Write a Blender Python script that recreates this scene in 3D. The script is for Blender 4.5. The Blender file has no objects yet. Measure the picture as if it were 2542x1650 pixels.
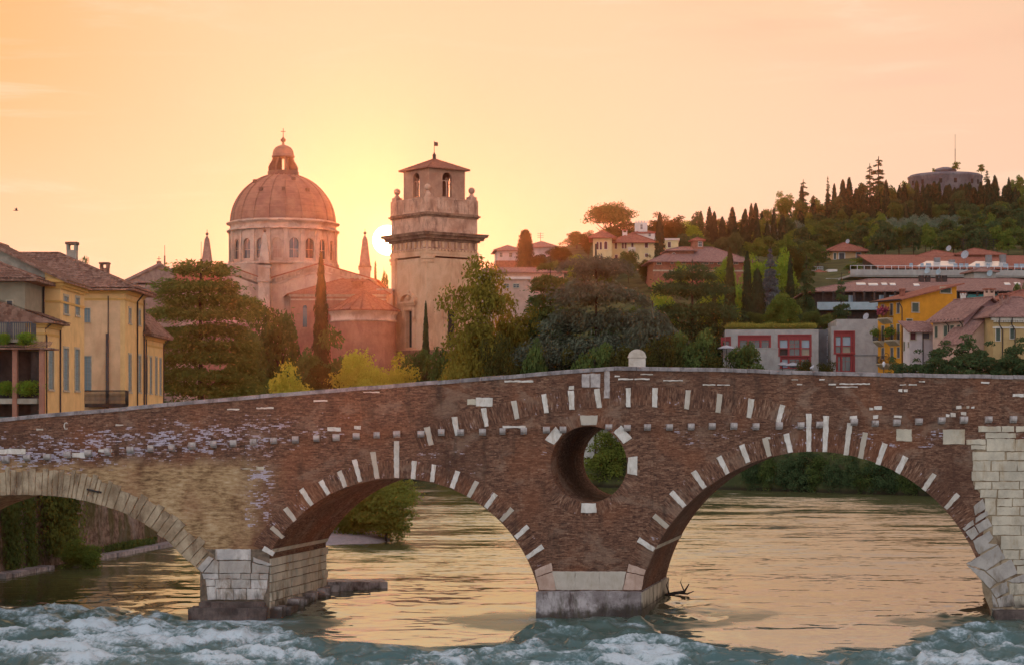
import bpy, math, random
import numpy as np
from mathutils import Vector, Matrix

# ------------------------------------------------------------------ camera / sky / sun
F, CX, HY, ZC = 5000.0, 1271.0, 1036.0, 9.9          # focal length in photo pixels, principal column, horizon row, eye height
scn = bpy.context.scene
COL = scn.collection
cam_d = bpy.data.cameras.new("camera")
cam = bpy.data.objects.new("camera", cam_d)
COL.objects.link(cam)
cam.location = (0, 0, ZC)
cam.rotation_euler = (math.radians(90), 0, 0)
cam_d.sensor_width = 36.0
cam_d.sensor_fit = 'HORIZONTAL'
cam_d.lens = 36.0 * F / 2542.0
cam_d.shift_y = (HY - 825.0) / 2542.0
cam_d.clip_start = 1.0
cam_d.clip_end = 9000.0
scn.camera = cam
scn.view_settings.view_transform = 'Standard'
scn.view_settings.look = 'None'
scn.view_settings.exposure = 0.0
scn.view_settings.gamma = 1.0
scn.view_settings.use_curve_mapping = False
scn.cycles.use_denoising = True
scn.cycles.max_bounces = 8
scn.cycles.volume_bounces = 0
scn.cycles.transparent_max_bounces = 8
scn.cycles.sample_clamp_indirect = 6.0

SUN = Vector(((962 - CX) / F, 1.0, (HY - 597) / F)).normalized()
sun_d = bpy.data.lights.new("sun", 'SUN')
sun_o = bpy.data.objects.new("sun", sun_d)
COL.objects.link(sun_o)
sun_d.energy = 3.6
sun_d.angle = math.radians(0.5)
sun_d.color = (1.0, 0.33, 0.10)
sun_o.rotation_euler = (-SUN).to_track_quat('-Z', 'Y').to_euler()
sun_o.location = (-30, 400, 60)


class NT:
    """small node-tree writer"""
    def __init__(s, tree):
        s.t = tree
        tree.nodes.clear()

    def n(s, typ, **kw):
        nd = s.t.nodes.new(typ)
        for k, v in kw.items():
            setattr(nd, k, v)
        return nd

    def put(s, sock, v):
        if v is None:
            return
        if hasattr(v, 'is_output'):
            s.t.links.new(v, sock)
        else:
            if hasattr(sock.default_value, '__len__') and not hasattr(v, '__len__'):
                v = [v] * len(sock.default_value)
            if hasattr(v, '__len__') and len(sock.default_value) == 4 and len(v) == 3:
                v = (*v, 1)
            sock.default_value = v

    def m(s, op, a, b=None, c=None, clamp=False):
        nd = s.n('ShaderNodeMath', operation=op, use_clamp=clamp)
        s.put(nd.inputs[0], a); s.put(nd.inputs[1], b); s.put(nd.inputs[2], c)
        return nd.outputs[0]

    def vm(s, op, a, b=None):
        nd = s.n('ShaderNodeVectorMath', operation=op)
        s.put(nd.inputs[0], a); s.put(nd.inputs[1], b)
        return nd.outputs['Value'] if op in ('DOT_PRODUCT', 'LENGTH') else nd.outputs[0]

    def mix(s, f, a, b, mode='MIX'):
        nd = s.n('ShaderNodeMix', data_type='RGBA', blend_type=mode)
        s.put(nd.inputs[0], f); s.put(nd.inputs[6], a); s.put(nd.inputs[7], b)
        return nd.outputs[2]

    def ramp(s, f, stops, interp='LINEAR'):
        nd = s.n('ShaderNodeValToRGB')
        cr = nd.color_ramp
        cr.interpolation = interp
        while len(cr.elements) > 1:
            cr.elements.remove(cr.elements[-1])
        for i, (p, c) in enumerate(stops):
            e = cr.elements[0] if i == 0 else cr.elements.new(p)
            e.position = p
            e.color = (c, c, c, 1) if not hasattr(c, '__len__') else (*c, 1)
        s.put(nd.inputs[0], f)
        return nd.outputs[0]

    def sm(s, f, lo, hi):
        nd = s.n('ShaderNodeMapRange', interpolation_type='SMOOTHSTEP')
        s.put(nd.inputs[0], f); s.put(nd.inputs[1], lo); s.put(nd.inputs[2], hi)
        return nd.outputs[0]

    def noise(s, v, scale=1.0, detail=3, rough=.55, dist=0.0, w=None):
        nd = s.n('ShaderNodeTexNoise')
        s.put(nd.inputs['Vector'], v); s.put(nd.inputs['Scale'], scale)
        s.put(nd.inputs['Detail'], detail); s.put(nd.inputs['Roughness'], rough); s.put(nd.inputs['Distortion'], dist)
        return nd.outputs[0]

    def voro(s, v, scale=1.0, feature='F1', out=0):
        nd = s.n('ShaderNodeTexVoronoi', feature=feature)
        s.put(nd.inputs['Vector'], v); s.put(nd.inputs['Scale'], scale)
        return nd.outputs[out]

    def map(s, v, scale=(1, 1, 1), loc=(0, 0, 0), rot=(0, 0, 0)):
        nd = s.n('ShaderNodeMapping')
        s.put(nd.inputs[0], v)
        nd.inputs[1].default_value = loc; nd.inputs[2].default_value = rot; nd.inputs[3].default_value = scale
        return nd.outputs[0]

    def sep(s, v):
        nd = s.n('ShaderNodeSeparateXYZ')
        s.put(nd.inputs[0], v)
        return nd.outputs

    def comb(s, x, y, z):
        nd = s.n('ShaderNodeCombineXYZ')
        s.put(nd.inputs[0], x); s.put(nd.inputs[1], y); s.put(nd.inputs[2], z)
        return nd.outputs[0]

    def co(s, which='Object'):
        return s.n('ShaderNodeTexCoord').outputs[which]

    def bump(s, h, strength=.4, dist=.05, nrm=None):
        nd = s.n('ShaderNodeBump')
        nd.inputs['Strength'].default_value = strength
        nd.inputs['Distance'].default_value = dist
        s.put(nd.inputs['Height'], h)
        if nrm is not None:
            s.put(nd.inputs['Normal'], nrm)
        return nd.outputs[0]

    def princ(s, col, rough=.8, nrm=None, metal=0.0, spec=.3):
        b = s.n('ShaderNodeBsdfPrincipled')
        s.put(b.inputs['Base Color'], col); s.put(b.inputs['Roughness'], rough)
        s.put(b.inputs['Metallic'], metal); s.put(b.inputs['Specular IOR Level'], spec)
        if nrm is not None:
            s.put(b.inputs['Normal'], nrm)
        return b.outputs[0]

    def out(s, sh, vol=None):
        o = s.n('ShaderNodeOutputMaterial')
        if sh is not None:
            s.put(o.inputs['Surface'], sh)
        if vol is not None:
            s.put(o.inputs['Volume'], vol)


# ---- sky: warm band round the setting sun, blue overhead and behind the viewer
world = bpy.data.worlds.new("World")
scn.world = world
world.use_nodes = True
W = NT(world.node_tree)
wd = W.vm('NORMALIZE', W.co('Generated'))
wx, wy, wz = W.sep(wd)
zz = W.m('MAXIMUM', wz, 0.0)
warm = W.ramp(zz, [(0.0, (.94, .58, .44)), (.055, (.96, .62, .46)), (.12, (.99, .69, .48)), (.205, (.98, .665, .42)),
                   (.27, (1.46, .97, .45)), (.42, (1.36, .97, .56)), (.65, (.74, .68, .62)), (1.0, (.38, .46, .64))])
cool = W.ramp(zz, [(0.0, (1.14, 1.06, 1.00)), (.15, (1.34, 1.27, 1.27)), (.45, (1.10, 1.16, 1.28)), (1.0, (.44, .54, .74))])
side = W.sm(wy, -.45, .75)
skyc = W.mix(side, cool, warm)
# deeper orange towards the left of the sun, rosier to the right
lf = W.m('MULTIPLY', W.sm(wx, -.06, -.30), W.sm(wz, .03, .19))
skyc = W.mix(W.m('MULTIPLY', lf, side), skyc, (1.0, .50, .20))
rt = W.m('MULTIPLY', W.sm(wx, -.02, .30), side)
skyc = W.mix(W.m('MULTIPLY', rt, .55), skyc, W.ramp(zz, [(0, (.90, .56, .44)), (.10, (.89, .59, .45)), (.205, (.90, .56, .40)), (.5, (.6, .52, .5)), (1, (.3, .4, .62))]))
# thin cloud wisps
cv = W.comb(W.m('MULTIPLY', wx, 9.0), 0.0, W.m('MULTIPLY', wz, 60.0))
cl = W.noise(cv, 1.0, 5, .6, .6)
big = W.noise(W.map(cv, (.28, 1, .16), (4.2, 0, 1.7)), 1.0, 2, .5)
cloudm = W.m('MULTIPLY', W.sm(cl, .50, .78), W.m('MULTIPLY', W.sm(big, .44, .62), side))
skyc = W.mix(W.m('MULTIPLY', cloudm, .6), skyc, (1.0, .80, .60))
tr = W.m('MULTIPLY', W.sm(wz, .165, .205), W.sm(wx, .02, .18))
cl2 = W.noise(W.map(cv, (.5, 1, .5), (1.3, 0, 7.7)), 1.0, 4, .55, .4)
skyc = W.mix(W.m('MULTIPLY', W.m('MULTIPLY', tr, W.sm(cl2, .36, .60)), .75), skyc, (.86, .46, .32))
hz2 = W.m('MULTIPLY', W.m('MULTIPLY', W.sm(cl2, .55, .72), W.sm(wx, .10, .2)), W.sm(wz, .05, .12))
skyc = W.mix(W.m('MULTIPLY', hz2, .25), skyc, (.86, .50, .40))
# sun: disc, aureole
dt = W.m('MAXIMUM', W.vm('DOT_PRODUCT', wd, tuple(SUN)), 0.0)
g1 = W.m('POWER', dt, 130.0)
g2 = W.m('POWER', dt, 1100.0)
g3 = W.m('POWER', dt, 9000.0)
disc = W.sm(dt, math.cos(math.radians(.440)), math.cos(math.radians(.395)))
def sc(col, f):
    return W.vm('MULTIPLY', W.comb(*col), W.comb(f, f, f))
skyc = W.mix(W.m('MULTIPLY', g1, .9), skyc, (.93, .48, .35))
skyc = W.vm('ADD', skyc, sc((.04, .05, .0), g2))
skyc = W.vm('ADD', skyc, sc((.35, .28, .08), g3))
skyc = W.vm('ADD', skyc, sc((7.0, 6.0, 3.6), disc))
nis = W.n('ShaderNodeTexSky', sky_type='NISHITA', sun_disc=False, sun_elevation=math.asin(SUN.z),
          sun_rotation=math.atan2(SUN.x, SUN.y), air_density=1.0, dust_density=1.5, ozone_density=1.0)
bg1 = W.n('ShaderNodeBackground')
W.put(bg1.inputs[0], nis.outputs[0]); bg1.inputs[1].default_value = 0.003
bg2 = W.n('ShaderNodeBackground')
W.put(bg2.inputs[0], skyc); bg2.inputs[1].default_value = 0.97
ad = W.n('ShaderNodeAddShader')
W.put(ad.inputs[0], bg1.outputs[0]); W.put(ad.inputs[1], bg2.outputs[0])
wo = W.n('ShaderNodeOutputWorld')
W.put(wo.inputs[0], ad.outputs[0])

# ------------------------------------------------------------------ helpers
rng = np.random.default_rng(7)
random.seed(11)


def PX(X, d): return (X - CX) / F * d
def PZ(Y, d): return ZC + (HY - Y) / F * d


def tag(o, label=None, cat=None, group=None, kind=None):
    if label: o['label'] = label
    if cat: o['category'] = cat
    if group: o['group'] = group
    if kind: o['kind'] = kind
    return o


def thing(name, label, cat, loc=(0, 0, 0), rot=0.0, group=None):
    o = bpy.data.objects.new(name, None)
    o.empty_display_size = .5
    COL.objects.link(o)
    o.location = loc
    o.rotation_euler = (0, 0, rot)
    return tag(o, label, cat, group)


def link(name, me, parent=None, loc=None):
    o = bpy.data.objects.new(name, me)
    COL.objects.link(o)
    if parent is not None: o.parent = parent
    if loc is not None: o.location = loc
    return o


def copy_tree(o, parent=None):
    c = o.copy()
    COL.objects.link(c)
    if parent is not None: c.parent = parent
    for ch in [k for k in bpy.data.objects if k.parent == o]:
        copy_tree(ch, c)
    return c


class MB:
    """collects faces, then becomes one mesh object"""
    def __init__(s):
        s.v, s.f, s.uv, s.hasuv, s.sm = [], [], [], False, []

    def face(s, pts, uv=None, smooth=False):
        i = len(s.v)
        s.v += [tuple(p) for p in pts]
        s.f.append(tuple(range(i, i + len(pts))))
        if uv is not None: s.hasuv = True
        s.uv += list(uv) if uv is not None else [(0, 0)] * len(pts)
        s.sm.append(smooth)

    def prism(s, front, back):
        """closed prism from two matching loops (front loop ordered counter-clockwise seen from outside)"""
        n = len(front)
        s.face(front); s.face(list(reversed(back)))
        for i in range(n):
            j = (i + 1) % n
            s.face([front[j], front[i], back[i], back[j]])

    def box(s, x0, x1, y0, y1, z0, z1, M=None):
        c = [Vector(p) for p in ((x0, y0, z0), (x1, y0, z0), (x1, y1, z0), (x0, y1, z0), (x0, y0, z1), (x1, y0, z1), (x1, y1, z1), (x0, y1, z1))]
        if M is not None: c = [M @ p for p in c]
        for q in ((0, 1, 5, 4), (1, 2, 6, 5), (2, 3, 7, 6), (3, 0, 4, 7), (4, 5, 6, 7), (3, 2, 1, 0)):
            s.face([c[k] for k in q])

    def tube(s, pts, rad, n=6, cap=True):
        pts = [Vector(p) for p in pts]
        if not hasattr(rad, '__len__'): rad = [rad] * len(pts)
        rings = []
        for i, p in enumerate(pts):
            d = (pts[min(i + 1, len(pts) - 1)] - pts[max(i - 1, 0)]).normalized()
            a = d.cross(Vector((0, 0, 1)))
            if a.length < 1e-3: a = Vector((1, 0, 0))
            a.normalize(); b = a.cross(d)
            rings.append([p + (a * math.cos(t) + b * math.sin(t)) * rad[i] for t in [2 * math.pi * k / n for k in range(n)]])
        for i in range(len(pts) - 1):
            for k in range(n):
                j = (k + 1) % n
                s.face([rings[i][j], rings[i][k], rings[i + 1][k], rings[i + 1][j]], smooth=True)
        if cap:
            s.face(rings[0]); s.face(list(reversed(rings[-1])))

    def lathe(s, prof, n=32, c=(0, 0), a0=0.0, a1=2 * math.pi, smooth=True):
        """prof: list of (radius, z)"""
        full = abs(a1 - a0 - 2 * math.pi) < 1e-6
        A = [a0 + (a1 - a0) * k / n for k in range(n + 1)]
        for k in range(n):
            for i in range(len(prof) - 1):
                (r0, z0), (r1, z1) = prof[i], prof[i + 1]
                p = lambda r, z, a: (c[0] + r * math.cos(a), c[1] + r * math.sin(a), z)
                q = [p(r0, z0, A[k]), p(r0, z0, A[k + 1]), p(r1, z1, A[k + 1]), p(r1, z1, A[k])]
                if r1 < 1e-6: q = q[:3]
                elif r0 < 1e-6: q = [q[0], q[2], q[3]]
                s.face(q, smooth=smooth)

    def ball(s, c, r, n=10, m=7):
        s.lathe([(r * math.sin(math.pi * k / m), c[2] - r * math.cos(math.pi * k / m)) for k in range(m + 1)], n, (c[0], c[1]))

    def build(s, name, mat, parent=None, loc=None, merge=False):
        me = bpy.data.meshes.new(name)
        me.from_pydata(s.v, [], s.f)
        if s.hasuv:
            ul = me.uv_layers.new(name='UVMap')
            ul.data.foreach_set('uv', np.array(s.uv, dtype=np.float32).ravel())
        if any(s.sm):
            import bmesh
            bm = bmesh.new(); bm.from_mesh(me)
            bmesh.ops.remove_doubles(bm, verts=bm.verts, dist=1e-4)
            bm.to_mesh(me); bm.free()
            if len(me.polygons) == len(s.sm):
                me.polygons.foreach_set('use_smooth', np.array(s.sm, dtype=bool))
        me.materials.append(mat)
        me.update()
        return link(name, me, parent, loc)


def fast_mesh(name, V, Q, mat, smooth=False):
    """numpy verts (N,3) and faces (M,k) -> mesh"""
    me = bpy.data.meshes.new(name)
    V = np.asarray(V, dtype=np.float32); Q = np.asarray(Q, dtype=np.int32)
    k = Q.shape[1]
    me.vertices.add(len(V)); me.vertices.foreach_set('co', V.ravel())
    me.loops.add(Q.size); me.loops.foreach_set('vertex_index', Q.ravel())
    me.polygons.add(len(Q))
    me.polygons.foreach_set('loop_start', np.arange(0, Q.size, k, dtype=np.int32))
    me.polygons.foreach_set('loop_total', np.full(len(Q), k, dtype=np.int32))
    if smooth: me.polygons.foreach_set('use_smooth', np.ones(len(Q), dtype=bool))
    me.materials.append(mat)
    me.update(calc_edges=True)
    return me


# ---- numpy noise for the water surface and the terrain
def _hash(ix, iy, seed):
    h = (ix.astype(np.int64) * 374761393 + iy.astype(np.int64) * 668265263 + seed * 1274126177) & 0xffffffff
    h = ((h ^ (h >> 13)) * 1274126177) & 0xffffffff
    return ((h ^ (h >> 16)) & 0xffff) / 65535.0


def vnoise(x, y, seed=0):
    ix, iy = np.floor(x), np.floor(y)
    fx, fy = x - ix, y - iy
    fx = fx * fx * fx * (fx * (fx * 6 - 15) + 10); fy = fy * fy * fy * (fy * (fy * 6 - 15) + 10)
    a, b = _hash(ix, iy, seed), _hash(ix + 1, iy, seed)
    c, d = _hash(ix, iy + 1, seed), _hash(ix + 1, iy + 1, seed)
    return (a + (b - a) * fx) * (1 - fy) + (c + (d - c) * fx) * fy


def fbm(x, y, octv=4, seed=0, gain=.5):
    t, amp, s = 0, 1.0, 0
    for o in range(octv):
        t = t + amp * vnoise(x * 2 ** o + o * 17.3, y * 2 ** o - o * 9.1, seed + o)
        s += amp; amp *= gain
    return t / s


def sstep(x, a, b):
    t = np.clip((x - a) / (b - a), 0, 1)
    return t * t * (3 - 2 * t)


# ------------------------------------------------------------------ materials
MATS = {}


def newmat(name):
    m = bpy.data.materials.new(name)
    m.use_nodes = True
    MATS[name] = m
    return m, NT(m.node_tree)


def plain(name, col, rough=.8, var=.25, scale=3.0, metal=0.0, spec=.3, bumps=.0, stretch=(1, 1, 1), stain=None, stain_amt=.5):
    m, N = newmat(name)
    co = N.map(N.co(), stretch)
    n1 = N.noise(co, scale, 5, .6)
    f = N.sm(n1, .3, .7)
    dark = tuple(c * (1 - var) for c in col); lite = tuple(min(1, c * (1 + var * .6)) for c in col)
    c = N.mix(f, dark, lite)
    if stain is not None:
        n2 = N.noise(N.map(N.co(), (.9, .9, .22), (3, 1, 7)), 1.1, 5, .65, .5)
        c = N.mix(N.m('MULTIPLY', N.sm(n2, .48, .72), stain_amt), c, stain)
        n3 = N.noise(N.co(), .35, 4, .6)
        c = N.mix(N.m('MULTIPLY', N.sm(n3, .45, .7), stain_amt * .6), c, tuple(k * .75 for k in col))
    nr = N.bump(N.noise(N.co(), scale * 4, 4, .6), bumps, .03) if bumps else None
    N.out(N.princ(c, rough, nr, metal, spec))
    return m


M = {}
# bridge brickwork: layered courses, salt bands tinted lilac for sky light, the rendered old spandrel on the left
def bridge_brick(name, radial=False):
    m, N = newmat(name)
    if radial:
        uv = N.co('UV')
        u, v, _ = N.sep(uv)
        streak = N.noise(N.comb(N.m('MULTIPLY', u, 9.0), N.m('MULTIPLY', v, 1.3), 0), 1.0, 4, .75)
        fine = N.noise(N.comb(N.m('MULTIPLY', u, 22.0), N.m('MULTIPLY', v, 4.0), 0), 1.0, 3, .6)
    else:
        co = N.co()
        streak = N.noise(N.map(co, (2.6, 2.6, 9.5)), 1.0, 5, .82)
        fine = N.noise(N.map(co, (7.0, 7.0, 17.0)), 1.0, 3, .75)
    cx_, cy_, cz_ = N.sep(N.co())
    bt = N.n('ShaderNodeTexBrick', offset=.5, squash=1.0)
    if radial:
        N.put(bt.inputs['Vector'], N.comb(v, u, 0))
    else:
        wob = N.m('MULTIPLY', N.m('SUBTRACT', N.noise(N.map(co, (.6, .6, .6)), 1.0, 2), .5), .10)
        N.put(bt.inputs['Vector'], N.comb(N.m('ADD', cx_, cy_), N.m('ADD', cz_, wob), 0))
    for kk, vv in (('Scale', 1.0), ('Mortar Size', .006), ('Mortar Smooth', .3), ('Bias', 0.0), ('Brick Width', .26), ('Row Height', .068)):
        bt.inputs[kk].default_value = vv
    N.put(bt.inputs['Color1'], (0, 0, 0)); N.put(bt.inputs['Color2'], (1, 1, 1)); N.put(bt.inputs['Mortar'], (.3, .3, .3))
    brk = bt.outputs[0]; mort = bt.outputs['Fac']
    ob = N.co()
    ox, oy, oz = N.sep(ob)
    f = N.m('ADD', N.m('ADD', N.m('MULTIPLY', streak, .50), N.m('MULTIPLY', fine, .42)), N.m('MULTIPLY', brk, .13))
    col = N.ramp(f, [(.38, (.038, .022, .017)), (.455, (.092, .048, .035)), (.525, (.165, .085, .056)), (.60, (.25, .142, .092)), (.72, (.40, .275, .195))])
    col = N.mix(N.m('MULTIPLY', mort, .30), col, (.13, .085, .06))
    patch = N.noise(ob, .22, 4, .6, .4)
    col = N.mix(N.m('MULTIPLY', N.sm(patch, .44, .68), .55), col, N.mix(fine, (.035, .018, .014), (.15, .075, .05)))
    warm = N.noise(N.map(ob, (1, 1, 1), (9, 3, 4)), .35, 3, .5)
    col = N.mix(N.m('MULTIPLY', N.sm(warm, .48, .68), .35), col, N.mix(f, (.12, .036, .018), (.40, .16, .075)))
    rep = N.noise(N.map(ob, (1, 1, 1.5), (11, 5, 2)), .55, 4, .6, .5)
    col = N.mix(N.m('MULTIPLY', N.sm(rep, .53, .66), .42), col, N.mix(fine, (.16, .105, .075), (.42, .31, .23)))
    soot = N.noise(N.map(ob, (1.3, 1.3, .22), (6, 2, 9)), 1.0, 4, .65, .3)
    col = N.mix(N.m('MULTIPLY', N.sm(soot, .54, .72), .55), col, (.045, .032, .026))
    # photo-plane coordinates of the face, used as plain object coordinates
    X = N.m('ADD', N.m('MULTIPLY', ox, 50.0), CX)
    Y = N.m('SUBTRACT', HY + ZC * 50.0, N.m('MULTIPLY', oz, 50.0))
    if not radial:
        edge = N.noise(ob, .5, 4, .6)
        edge = N.m('MULTIPLY', N.m('SUBTRACT', edge, .5), 190.0)
        pm = N.m('MULTIPLY', N.sm(N.m('ADD', X, edge), 715.0, 560.0), N.sm(N.m('ADD', Y, N.m('MULTIPLY', edge, .55)), 1130.0, 1170.0))
        grain = N.noise(N.map(ob, (1.2, 1.2, 5.0)), 1.6, 5, .7)
        drip = N.noise(N.map(ob, (1.1, 1.1, .2)), 1.1, 4, .65, .6)
        pl = N.ramp(N.m('ADD', N.m('ADD', N.m('MULTIPLY', grain, .55), N.m('MULTIPLY', drip, .16)), N.m('MULTIPLY', N.noise(ob, .75, 5, .65, .5), .32)),
                    [(.38, (.06, .036, .024)), (.46, (.22, .135, .07)), (.55, (.42, .29, .155)), (.66, (.58, .46, .30))])
        pl = N.mix(N.m('MULTIPLY', N.sm(N.noise(ob, .45, 3, .5), .5, .7), .45), pl, (.24, .105, .06))
        col = N.mix(pm, col, pl)
    # efflorescence on courses, blue sky light painted in as a lilac tint
    d1 = N.m('ABSOLUTE', N.m('SUBTRACT', Y, N.m('ADD', 1128.0, N.m('MULTIPLY', X, -.075))))
    band = N.m('MULTIPLY', N.sm(d1, 92.0, 12.0), N.sm(X, 1120.0, 520.0))
    b2 = N.m('MULTIPLY', N.sm(N.m('ABSOLUTE', N.m('SUBTRACT', X, 640.0)), 75.0, 20.0), N.sm(N.m('ABSOLUTE', N.m('SUBTRACT', Y, 1230.0)), 130.0, 60.0))
    b3 = N.m('MULTIPLY', N.sm(N.m('ABSOLUTE', N.m('SUBTRACT', Y, 1085.0)), 60.0, 10.0), N.sm(X, 1500.0, 1650.0))
    b4 = N.m('MULTIPLY', N.sm(N.m('ABSOLUTE', N.m('SUBTRACT', X, 1090.0)), 150.0, 40.0), N.sm(N.m('ABSOLUTE', N.m('SUBTRACT', Y, 1140.0)), 90.0, 30.0))
    bm_ = N.m('MAXIMUM', N.m('MAXIMUM', band, N.m('MULTIPLY', b2, .85)), N.m('MAXIMUM', N.m('MULTIPLY', b3, .6), N.m('MULTIPLY', b4, .55)))
    bm_ = N.m('MAXIMUM', bm_, .12 if not radial else .42)
    clus = N.noise(N.map(ob, (1, 1, 2.6), (2, 7, 1)), 1.1, 5, .75)
    sv = N.m('ADD', N.m('MULTIPLY', brk, .20), N.m('ADD', N.m('MULTIPLY', clus, .72), N.m('MULTIPLY', fine, .30)))
    thr = N.m('SUBTRACT', .855, N.m('MULTIPLY', bm_, .235))
    sm_ = N.sm(N.m('SUBTRACT', sv, thr), .0, .07)
    col = N.mix(N.m('MULTIPLY', sm_, N.m('ADD', .62, N.m('MULTIPLY', fine, .6))), col, (.46, .44, .54))
    h = N.m('ADD', N.m('MULTIPLY', streak, .7), fine)
    nr = N.bump(h, .5, .05)
    N.out(N.princ(col, .92, nr, 0, .15))
    return m


M['brick'] = bridge_brick('bridge_brickwork')
M['brick_ring'] = bridge_brick('bridge_ring_brickwork', True)


def stone(name, a, b, stain, sc_=1.2, amt=.6, rough=.85, wet=False, vary=0.0):
    m, N = newmat(name)
    co = N.co()
    n1 = N.noise(co, sc_, 6, .65, .3)
    n2 = N.noise(N.map(co, (1, 1, .35), (3, 8, 2)), sc_ * 1.7, 5, .7, .4)
    n3 = N.noise(co, sc_ * 14, 3, .6)
    c = N.mix(N.sm(n1, .35, .65), a, b)
    c = N.mix(N.m('MULTIPLY', N.sm(n2, .47, .68), amt), c, stain)
    c = N.mix(N.m('MULTIPLY', N.sm(n3, .55, .75), .35), c, tuple(k * .5 for k in a))
    if vary:
        rnd = N.n('ShaderNodeObjectInfo').outputs['Random']
        c = N.mix(N.m('MULTIPLY', N.sm(rnd, .45, 1.0), vary), c, tuple(k * .62 for k in (a[0] * 1.1, a[1], a[2] * .85)))
    if wet:
        z = N.m('ADD', N.sep(co)[2], N.m('MULTIPLY', N.m('SUBTRACT', n1, .5), 1.6))
        c = N.mix(N.m('MULTIPLY', N.sm(z, .75, .25), .85), c, (.035, .028, .022))
        alg = N.noise(N.map(co, (2, 2, .5), (1, 4, 2)), 1.3, 4, .7)
        c = N.mix(N.m('MULTIPLY', N.m('MULTIPLY', N.sm(z, 2.6, .6), N.sm(alg, .48, .66)), .7), c, (.07, .06, .035))
    N.out(N.princ(c, rough, N.bump(N.m('ADD', n1, N.m('MULTIPLY', n3, .4)), .5, .04), 0, .2))
    return m


M['white_stone'] = stone('pale_limestone', (.58, .56, .51), (.74, .72, .67), (.40, .34, .26), 2.2, .6, vary=.75)
M['cream_stone'] = stone('cream_limestone', (.44, .41, .33), (.62, .57, .45), (.35, .25, .14), .8, .6, wet=True)
M['grey_stone'] = stone('grey_limestone', (.42, .41, .40), (.68, .66, .62), (.24, .18, .12), 1.1, .8, wet=True, vary=.7)
M['old_stone'] = stone('weathered_tufa', (.24, .18, .115), (.46, .375, .26), (.11, .07, .045), .9, .85)
M['dark_stone'] = stone('wet_dark_stone', (.075, .06, .055), (.17, .135, .12), (.035, .028, .028), 1.2, .7)
M['red_stone'] = stone('pink_marble', (.46, .33, .26), (.60, .46, .38), (.36, .22, .16), 1.0, .5)
M['coping'] = stone('coping_stone', (.18, .165, .17), (.36, .33, .33), (.09, .075, .075), 1.4, .7)
M['corbel'] = stone('corbel_stone', (.34, .31, .30), (.52, .48, .46), (.20, .14, .12), 3.0, .6)
M['fort'] = stone('fort_stone', (.10, .11, .13), (.19, .20, .22), (.07, .07, .08), .25, .6)
M['mortar'] = plain('dark_mortar', (.17, .135, .10), .95, .4, 4.0)
M['plinth'] = stone('stained_plinth_stone', (.22, .19, .19), (.48, .45, .45), (.06, .035, .03), .9, .8, wet=True)
# town
M['yellow_wall'] = plain('yellow_ochre_render', (.74, .49, .215), .9, .12, 1.2, bumps=.15, stain=(.52, .30, .13), stain_amt=.5)
M['peach_wall'] = plain('peach_render', (.68, .455, .265), .9, .14, .8, bumps=.15, stain=(.50, .27, .15), stain_amt=.6)
M['grey_wall'] = plain('grey_roughcast', (.36, .33, .27), .95, .25, 1.6, bumps=.3, stain=(.24, .21, .18), stain_amt=.6)
M['olive_wall'] = plain('olive_grey_render', (.30, .26, .19), .95, .15, 1.2, bumps=.2, stain=(.22, .19, .14))
M['cornice'] = plain('ochre_cornice_render', (.62, .37, .115), .85, .1, 2.0)
M['orange_wall'] = plain('strong_ochre_render', (.64, .29, .03), .9, .12, .9, bumps=.15, stain=(.52, .22, .03), stain_amt=.6)
M['pink_wall'] = plain('mauve_pink_render', (.50, .32, .33), .9, .12, .7, stain=(.44, .26, .25), stain_amt=.5)
M['lilac_wall'] = plain('pale_lilac_render', (.55, .50, .50), .9, .12, 1.0, stain=(.38, .33, .33))
M['salmon_wall'] = plain('salmon_render', (.56, .38, .30), .9, .12, 1.0, stain=(.42, .27, .21))
M['beige_wall'] = plain('dull_yellow_render', (.48, .34, .16), .9, .12, 1.0, stain=(.38, .26, .13))
M['cream_wall'] = plain('cream_render', (.66, .55, .30), .9, .1, .8, stain=(.52, .42, .24), stain_amt=.4)
M['apricot_wall'] = plain('apricot_render', (.62, .40, .22), .9, .1, .8)
M['villa_brick'] = plain('villa_brick', (.34, .14, .085), .9, .3, 2.0, stain=(.25, .10, .07))
M['white_wall'] = plain('white_render', (.68, .64, .60), .9, .1, 1.0, stain=(.5, .47, .45), stain_amt=.4)
M['concrete'] = plain('board_marked_concrete', (.40, .38, .36), .9, .16, 1.0, bumps=.2, stain=(.27, .25, .24), stain_amt=.6)
M['concrete_dark'] = plain('dark_concrete', (.20, .195, .20), .9, .2, 1.0)
M['red_frame'] = plain('red_painted_steel', (.30, .04, .042), .5, .1, 3.0)
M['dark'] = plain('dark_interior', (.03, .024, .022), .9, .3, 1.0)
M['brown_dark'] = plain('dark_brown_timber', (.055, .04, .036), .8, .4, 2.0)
M['iron'] = plain('wrought_iron', (.03, .028, .028), .6, .2, 3.0)
M['gutter'] = plain('copper_downpipe', (.06, .045, .042), .55, .25, 3.0)
M['shutter_blue'] = plain('blue_grey_shutters', (.20, .275, .30), .7, .2, 1.0, stretch=(1, 1, 14))
M['shutter_green'] = plain('green_shutters', (.075, .105, .085), .7, .25, 1.0, stretch=(1, 1, 14))
M['shutter_grey'] = plain('dark_grey_shutters', (.10, .10, .11), .7, .25, 1.0, stretch=(1, 1, 14))
M['shutter_red'] = plain('maroon_shutters', (.12, .035, .04), .7, .25, 1.0, stretch=(1, 1, 14))
M['trim'] = plain('stone_trim', (.46, .40, .30), .85, .2, 3.0)
M['trim_light'] = plain('light_trim', (.62, .58, .52), .8, .15, 3.0)
M['flower'] = plain('geranium_flowers', (.35, .06, .10), .8, .5, 5.0)
M['white_paint'] = plain('white_painted_metal', (.70, .72, .76), .45, .1, 3.0)
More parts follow.
